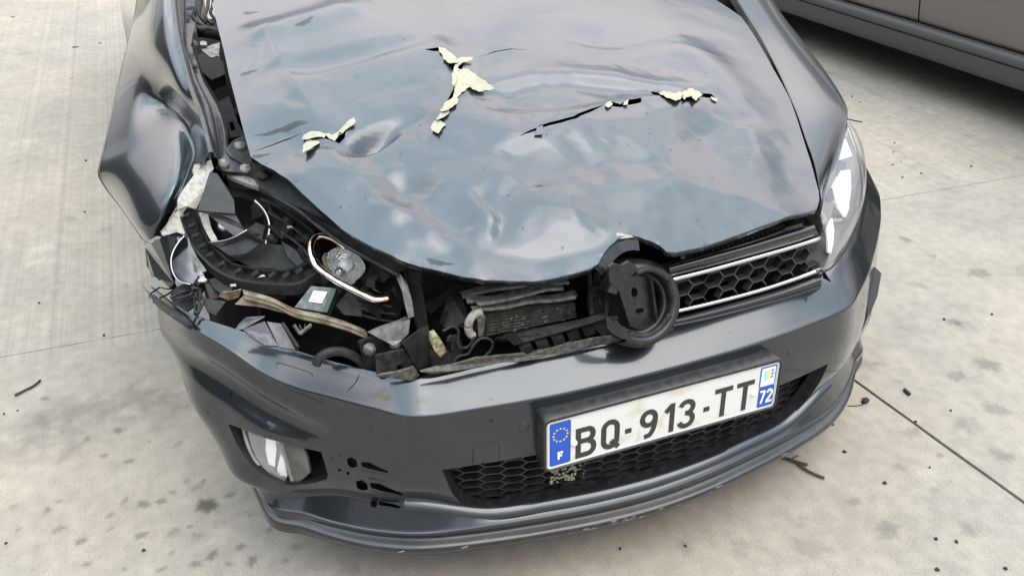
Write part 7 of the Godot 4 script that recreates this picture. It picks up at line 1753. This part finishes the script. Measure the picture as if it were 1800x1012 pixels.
	var core: Array = [Vector3(-0.3169, 0.6136, -0.19), Vector3(-0.2211, 0.6087, -0.19), Vector3(-0.1257, 0.594, -0.19), Vector3(-0.1212, 0.5576, -0.19), Vector3(-0.2199, 0.5576, -0.19), Vector3(-0.3162, 0.5606, -0.19)]
	fin("core", sheet(core, 0.02, null, -0.006), grimy(mat(lin(0.05, 0.046, 0.038), 0.8), M.grime, 20.0), r)
	for i in 7:
		var t := (i + 0.4) / 7.0
		fin("cooling_tube", bar((core[0] as Vector3).lerp(core[5], t) + Vector3(0, 0, 0.005), (core[2] as Vector3).lerp(core[3], t) + Vector3(0, 0, 0.005), 0.004, 0.0022, Vector3(0, 1, 0.1)), M.alu, r)
	var fins := sf()
	for i in 74:
		var t := i / 73.0
		var a := (core[0] as Vector3).lerp(core[2], t)
		var b := (core[5] as Vector3).lerp(core[3], t)
		bar(a + Vector3(0, 0, 0.0042), b + Vector3(rng.randf_range(-0.004, 0.004), 0, 0.0042), 0.0009, 0.002, Vector3.FORWARD, fins)
	var fo := fin("cooling_fins", fins, grimy(mat(lin(0.09, 0.085, 0.07), 0.7), M.grime, 12.0), r)
	fo.set_meta("kind", "stuff")
	var clump := sf()
	for i in 26:
		ellipse_blob((core[0] as Vector3).lerp(core[2], rng.randf()).lerp((core[5] as Vector3).lerp(core[3], rng.randf()), rng.randf()) + Vector3(0, 0, 0.006), Vector3(rng.randf_range(0.002, 0.007), rng.randf_range(0.001, 0.003), 0.002), clump, 0.3, rng.randf())
	fin("caked_dust", clump, mat(lin(0.16, 0.145, 0.115), 0.95), r)
	# bent aluminium strips above the core
	for s in [[Vector3(-0.3535, 0.6494, -0.2), Vector3(-0.3142, 0.6589, -0.19), Vector3(-0.2653, 0.6697, -0.17), Vector3(-0.2076, 0.6641, -0.17), Vector3(-0.1481, 0.6545, -0.17)], [Vector3(-0.3584, 0.6663, -0.16), Vector3(-0.3031, 0.6544, -0.16), Vector3(-0.2635, 0.6577, -0.16), Vector3(-0.2178, 0.6647, -0.16), Vector3(-0.1674, 0.6621, -0.16)], [Vector3(-0.3423, 0.6624, -0.15), Vector3(-0.2958, 0.6588, -0.15), Vector3(-0.2392, 0.6606, -0.15), Vector3(-0.2047, 0.6626, -0.15), Vector3(-0.1694, 0.6571, -0.15)], [Vector3(-0.3318, 0.6456, -0.155), Vector3(-0.2824, 0.6387, -0.155), Vector3(-0.2366, 0.6392, -0.155), Vector3(-0.1837, 0.6305, -0.155), Vector3(-0.1393, 0.6279, -0.155)]]:
		var g := []
		for q in smooth_path(s, 3):
			g.append([q + Vector3(0, 0.006, -0.014), q + Vector3(0, 0.004, 0.0), q + Vector3(0, -0.002, 0.002), q + Vector3(0, -0.006, -0.004)])
		fin("bent_strip", loft(g, 2, 2), M.alu, r)
	fin("crumpled_plate", sheet(torn([Vector3(-0.3237, 0.6361, -0.165), Vector3(-0.269, 0.6336, -0.16), Vector3(-0.211, 0.6326, -0.16), Vector3(-0.1693, 0.6253, -0.16), Vector3(-0.1321, 0.627, -0.16), Vector3(-0.1298, 0.6276, -0.18), Vector3(-0.1626, 0.6303, -0.175), Vector3(-0.228, 0.6352, -0.175), Vector3(-0.2859, 0.6361, -0.175), Vector3(-0.3222, 0.6371, -0.175)], 0.0025, 0.02), 0.003), M.alu, r)
	fin("end_tank", sheet(torn([Vector3(-0.4012, 0.6151, -0.18), Vector3(-0.3945, 0.6514, -0.17), Vector3(-0.3724, 0.6503, -0.21), Vector3(-0.3546, 0.6461, -0.21), Vector3(-0.3595, 0.6517, -0.17), Vector3(-0.3579, 0.6235, -0.17), Vector3(-0.3264, 0.6349, -0.17), Vector3(-0.322, 0.6146, -0.17), Vector3(-0.3235, 0.5732, -0.17), Vector3(-0.3497, 0.58, -0.17), Vector3(-0.3625, 0.6119, -0.17)], 0.002, 0.02), 0.03), M.black, r)
	fin("pipe_stub", tube(smooth_path([Vector3(-0.3355, 0.649, -0.145), Vector3(-0.3487, 0.6472, -0.145), Vector3(-0.3576, 0.6369, -0.145), Vector3(-0.3612, 0.6227, -0.145), Vector3(-0.3581, 0.6066, -0.145), Vector3(-0.3516, 0.5998, -0.145)], 4), 0.008, 10), grimy(mat(lin(0.36, 0.34, 0.30), 0.5), M.grime, 9.0), r)
	fin("pipe_collar", sheet(torn([Vector3(-0.3533, 0.6601, -0.15), Vector3(-0.3335, 0.6579, -0.15), Vector3(-0.3271, 0.6337, -0.15), Vector3(-0.3319, 0.594, -0.15), Vector3(-0.3409, 0.5937, -0.15), Vector3(-0.3427, 0.6325, -0.15)], 0.001, 0.02), 0.008), M.alu, r)
	for s in [[Vector3(-0.4006, 0.5707, -0.12), Vector3(-0.3894, 0.5805, -0.12), Vector3(-0.3719, 0.5809, -0.12), Vector3(-0.3629, 0.594, -0.12), Vector3(-0.3539, 0.6044, -0.12), Vector3(-0.3429, 0.6092, -0.12), Vector3(-0.3296, 0.6032, -0.12), Vector3(-0.323, 0.5911, -0.12), Vector3(-0.3275, 0.5768, -0.12), Vector3(-0.3365, 0.5687, -0.12), Vector3(-0.3433, 0.5627, -0.12)], [Vector3(-0.3875, 0.609, -0.13), Vector3(-0.3856, 0.5983, -0.13), Vector3(-0.377, 0.5883, -0.13), Vector3(-0.366, 0.5905, -0.13), Vector3(-0.3592, 0.599, -0.13), Vector3(-0.3547, 0.6081, -0.13)], [Vector3(-0.4147, 0.6361, -0.13), Vector3(-0.3974, 0.6416, -0.13), Vector3(-0.3869, 0.634, -0.13), Vector3(-0.3851, 0.6185, -0.13), Vector3(-0.3876, 0.6065, -0.13), Vector3(-0.3816, 0.5792, -0.13)], [Vector3(-0.4084, 0.6153, -0.125), Vector3(-0.4017, 0.6261, -0.125), Vector3(-0.3978, 0.6125, -0.125), Vector3(-0.4005, 0.5929, -0.125)]]:
		fin("loose_wire", tube(smooth_path(s, 4), 0.0026, 6), M.grey_plastic, r)
	fin("connector", sheet([Vector3(-0.4015, 0.6084, -0.14), Vector3(-0.3819, 0.6084, -0.14), Vector3(-0.3757, 0.5889, -0.14), Vector3(-0.3828, 0.5699, -0.14), Vector3(-0.3941, 0.5599, -0.14), Vector3(-0.4025, 0.5753, -0.14)], 0.02), M.black, r)
	# crash beam and the dusty tray behind the bumper
	fin("crash_beam", sheet([Vector3(-0.3131, 0.5854, -0.14), Vector3(-0.2878, 0.5952, -0.135), Vector3(-0.2089, 0.5907, -0.135), Vector3(-0.1249, 0.5882, -0.135), Vector3(-0.0784, 0.5915, -0.135), Vector3(-0.0878, 0.5828, -0.125), Vector3(-0.115, 0.5848, -0.12), Vector3(-0.1916, 0.5804, -0.12), Vector3(-0.2707, 0.5747, -0.12), Vector3(-0.2803, 0.5843, -0.125)], 0.012), M.grey_plastic, r)
	for i in 3:
		fin("beam_rib", bar((Vector3(-0.2975, 0.6038, -0.122) as Vector3) + Vector3(0.008 * i, 0, 0), (Vector3(-0.281, 0.5829, -0.112) as Vector3) + Vector3(0.008 * i, 0, 0), 0.003, 0.006), M.black, r)
	fin("carrier_tray", sheet(torn([Vector3(-0.4685, 0.5835, -0.1), Vector3(-0.4114, 0.5815, -0.1), Vector3(-0.3637, 0.585, -0.1), Vector3(-0.315, 0.5769, -0.1), Vector3(-0.2665, 0.5655, -0.105), Vector3(-0.2582, 0.558, -0.105), Vector3(-0.2399, 0.5636, -0.105), Vector3(-0.1767, 0.5688, -0.1), Vector3(-0.0897, 0.5655, -0.095), Vector3(-0.0632, 0.5458, -0.1), Vector3(-0.1273, 0.5464, -0.1), Vector3(-0.2463, 0.5503, -0.1), Vector3(-0.3351, 0.5616, -0.1), Vector3(-0.4063, 0.5757, -0.09), Vector3(-0.4459, 0.5719, -0.1)], 0.0018, 0.02), 0.006), M.dust, r)
	for i in 5:
		fin("tray_rib", sheet([Vector3(-0.252, 0.5732, -0.115), Vector3(-0.2289, 0.575, -0.115), Vector3(-0.2212, 0.5544, -0.115), Vector3(-0.2446, 0.5526, -0.115)].map(func(q): return q + Vector3(0.034 * i - 0.02, 0.0, -0.004 * i)), 0.012), M.dark, r)
	for s in [[Vector3(-0.0875, 0.6571, -0.18), Vector3(-0.0767, 0.6404, -0.16)], [Vector3(-0.0651, 0.6548, -0.18), Vector3(-0.1036, 0.6387, -0.16)], [Vector3(-0.1031, 0.6307, -0.16), Vector3(-0.084, 0.6017, -0.14)], [Vector3(-0.0761, 0.6324, -0.16), Vector3(-0.114, 0.6088, -0.14)], [Vector3(-0.1053, 0.6667, -0.17), Vector3(-0.1159, 0.5998, -0.13)], [Vector3(-0.0714, 0.6675, -0.16), Vector3(-0.0897, 0.605, -0.12)], [Vector3(-0.1113, 0.6438, -0.15), Vector3(-0.0772, 0.6438, -0.15)]]:
		fin("truss_rib", bar(s[0], s[1], 0.008, 0.006, Vector3.FORWARD), M.black, r)
	fin("upper_duct", sheet([Vector3(-0.3466, 0.6427, -0.26), Vector3(-0.2884, 0.6321, -0.26), Vector3(-0.1666, 0.61, -0.26), Vector3(-0.0514, 0.6035, -0.26), Vector3(-0.0489, 0.5669, -0.26), Vector3(-0.1531, 0.5825, -0.26), Vector3(-0.3123, 0.6086, -0.26)], 0.004), M.dark, r)
	fin("radiator_shroud", sheet([Vector3(-0.3992, 0.6698, -0.3), Vector3(-0.0032, 0.5843, -0.3), Vector3(0.0846, 0.3836, -0.3), Vector3(-0.4132, 0.4255, -0.3)], 0.006), M.dark, r)

func build_hull() -> void:
	# the rest of the car behind the picture's upper edge
	var h := []
	for z in [[-1.9, 0.97, 0.55], [-2.3, 1.38, 0.55], [-2.6, 1.46, 0.56], [-3.5, 1.42, 0.55], [-4.1, 0.95, 0.5]]:
		h.append([Vector3(-0.86, 0.93, z[0]), Vector3(-z[2] - 0.12, z[1] - 0.08, z[0]), Vector3(-z[2], z[1] - 0.01, z[0]), Vector3(0, z[1] + 0.02, z[0]), Vector3(z[2], z[1] - 0.01, z[0]), Vector3(z[2] + 0.12, z[1] - 0.08, z[0]), Vector3(0.86, 0.93, z[0])])
	fin("cabin", loft(h, 3, 3), M.gloss)
	for s in [-1.0, 1.0]:
		var g := []
		for z in [-1.75 if s < 0.0 else -1.27, -2.4, -3.2, -4.1]:
			g.append([Vector3(s * 0.80, 0.2, z), Vector3(s * 0.87, 0.3, z), Vector3(s * 0.885, 0.6, z), Vector3(s * 0.87, 0.93, z)])
		fin("body_side", loft(g, 4, 4), M.paint)
		wheel(car, Vector3(s * 0.70, 0.315, -0.88), 0.315, s)
	var fl := sf()
	quad(fl, Vector3(-0.70, 0.19, -0.45), Vector3(0.70, 0.19, -0.45), Vector3(0.74, 0.19, -4.1), Vector3(-0.74, 0.19, -4.1))
	fin("underbody", fl, M.dark)
	fin("scuttle", loft([[Vector3(-0.45, 0.86, -1.42), Vector3(0, 0.93, -1.36), Vector3(0.74, 0.88, -1.30)], [Vector3(-0.48, 0.92, -1.66), Vector3(0, 0.96, -1.62), Vector3(0.76, 0.90, -1.60)], [Vector3(-0.60, 0.96, -1.9), Vector3(0, 0.985, -1.9), Vector3(0.86, 0.93, -1.9)]], 4, 3), M.black)

func build_debris() -> void:
	var wood := grimy(mat(lin(0.07, 0.055, 0.035), 0.9), M.grime, 10.0)
	var dark := mat(lin(0.02, 0.02, 0.02), 0.8)
	var tw := thing("twig", "forked brown twig lying by the front lip of the car", "twig", Vector3(0.44, 0, -0.1781))
	var rel := func(a: Array, o: Vector3) -> Array:
		return a.map(func(q): return q - o)
	fin("stem", tube(rel.call(smooth_path([Vector3(0.4324, 0.006, -0.1765), Vector3(0.4584, 0.006, -0.1575), Vector3(0.4815, 0.006, -0.1419), Vector3(0.4939, 0.006, -0.1239), Vector3(0.497, 0.006, -0.1012), Vector3(0.508, 0.006, -0.0756), Vector3(0.524, 0.006, -0.0526)], 4), tw.position), 0.0035, 6), wood, tw)
	fin("side_shoot", tube(rel.call(smooth_path([Vector3(0.4798, 0.008, -0.1403), Vector3(0.4949, 0.008, -0.1213), Vector3(0.5124, 0.008, -0.1036)], 3), tw.position), 0.004, 6), wood, tw)
	fin("side_shoot", tube(rel.call(smooth_path([Vector3(0.4823, 0.01, -0.1327), Vector3(0.4994, 0.01, -0.1369), Vector3(0.5101, 0.01, -0.1371)], 3), tw.position), 0.002, 5), wood, tw)
	var tl := thing("twig", "thin dark twig alone on the concrete at the left edge of the photo", "twig", Vector3(-1.3138, 0, -1.1417))
	fin("stem", tube(rel.call(smooth_path([Vector3(-1.3391, 0.005, -1.1188), Vector3(-1.3162, 0.005, -1.1335), Vector3(-1.2943, 0.005, -1.1462), Vector3(-1.2781, 0.005, -1.1669)], 4), tl.position), 0.003, 6), dark, tl)
	var st := thing("twig", "short dark stick beyond the dark joint, right of the car", "twig", Vector3(0.9639, 0, -0.2414))
	fin("stem", tube(rel.call([Vector3(0.9606, 0.006, -0.2509), Vector3(0.9607, 0.006, -0.2402), Vector3(0.959, 0.006, -0.2275)], st.position), 0.005, 6), dark, st)
	var wr := thing("rubber_fragment", "black rubber crumb with a thin thread beside the dark joint", "debris", Vector3(0.8242, 0, -0.2511))
	var blob := sf()
	ellipse_blob(Vector3(0, 0.006, 0), Vector3(0.012, 0.008, 0.009), blob, 0.25, 0.4)
	fin("crumb", blob, dark, wr)
	fin("thread", tube(rel.call(smooth_path([Vector3(0.7668, 0.002, -0.2555), Vector3(0.7887, 0.002, -0.2469), Vector3(0.811, 0.002, -0.2434)], 3), wr.position), 0.0012, 5), dark, wr)
	for s in [[[Vector3(2.2176, 0.004, -1.976), Vector3(2.2335, 0.004, -1.9463), Vector3(2.2622, 0.004, -1.9121)], "thin dry stem on the concrete beside the left wing"], [[Vector3(2.1419, 0.004, -2.3062), Vector3(2.1474, 0.004, -2.3042)], ""], [[Vector3(-1.3503, 0.004, -4.4957), Vector3(-1.3382, 0.004, -4.4912), Vector3(-1.3014, 0.004, -4.4662)], ""]]:
		if s[1] == "":
			continue
		var q := thing("dry_stem", s[1], "twig", s[0][0] * Vector3(1, 0, 1))
		fin("stem", tube(rel.call(s[0], q.position), 0.0025, 5), wood, q)
	# flat leaf bits at the left
	for s in [[Vector3(-1.2542, 0, -4.4748), 0.018, 0.1], [Vector3(-1.1228, 0, -4.5101), 0.010, 0.4], [Vector3(-1.6386, 0, -5.3007), 0.012, 0.2]]:
		var l := thing("leaf", "small dark leaf scrap on the brushed concrete left of the car", "leaf", s[0], "leaf scraps left of the car")
		var f := []
		for k in 8:
			var a := TAU * k / 8
			f.append(Vector3(cos(a) * s[1], 0.003 + 0.002 * sin(a * 2.0), sin(a) * s[1] * 0.35).rotated(Vector3.UP, s[2]))
		fin("blade", sheet(f, 0.001), wood, l)
	var grit: Array = [Vector3(0.6794, 0, -0.2074), Vector3(0.6369, 0, -0.1122), Vector3(0.5186, 0, -0.0654), Vector3(0.7996, 0, 0.0108), Vector3(0.6387, 0, 0.1941), Vector3(0.676, 0, 0.2177), Vector3(0.5752, 0, 0.2617), Vector3(0.7182, 0, 0.3147), Vector3(1.3392, 0, -0.4812), Vector3(1.5049, 0, -0.4479), Vector3(0.8937, 0, -0.1358), Vector3(1.0185, 0, -0.1369), Vector3(2.2227, 0, -1.6563), Vector3(2.1428, 0, -1.5766), Vector3(2.104, 0, -1.4863), Vector3(2.0427, 0, -1.4711), Vector3(2.0933, 0, -1.3591), Vector3(1.9891, 0, -1.3565), Vector3(2.35, 0, -1.3363), Vector3(2.4598, 0, -2.2179), Vector3(2.4409, 0, -2.1367), Vector3(-1.1799, 0, -2.7311), Vector3(-1.1782, 0, -2.2258), Vector3(-1.3038, 0, -1.6023), Vector3(-1.329, 0, -1.0527), Vector3(-1.3616, 0, -1.0505), Vector3(-1.3194, 0, -0.5644), Vector3(-1.0354, 0, -0.4302), Vector3(-1.1137, 0, -1.3388), Vector3(2.6876, 0, -1.6414), Vector3(0.6547, 0, 0.0128), Vector3(0.0945, 0, 0.001), Vector3(-0.0466, 0, -0.0459)]
	var shapes := []
	for k in 4:
		var g := sf()
		ellipse_blob(Vector3(0, 0.004, 0), Vector3(0.007, 0.0055, 0.006), g, 0.3, k)
		g.index()
		g.generate_normals()
		shapes.append(g.commit())
	for i in grit.size():
		var o := MeshInstance3D.new()
		o.name = "grit_crumb"
		o.mesh = shapes[i % 4]
		o.material_override = dark if i % 3 else wood
		o.position = grit[i]
		o.rotation.y = i * 1.3
		o.scale = Vector3.ONE * rng.randf_range(0.35, 0.75)
		o.set_meta("label", "tiny dark crumb of grit on the pale concrete")
		o.set_meta("category", "grit")
		o.set_meta("group", "crumbs of grit scattered over the concrete")
		add_child(o, true)
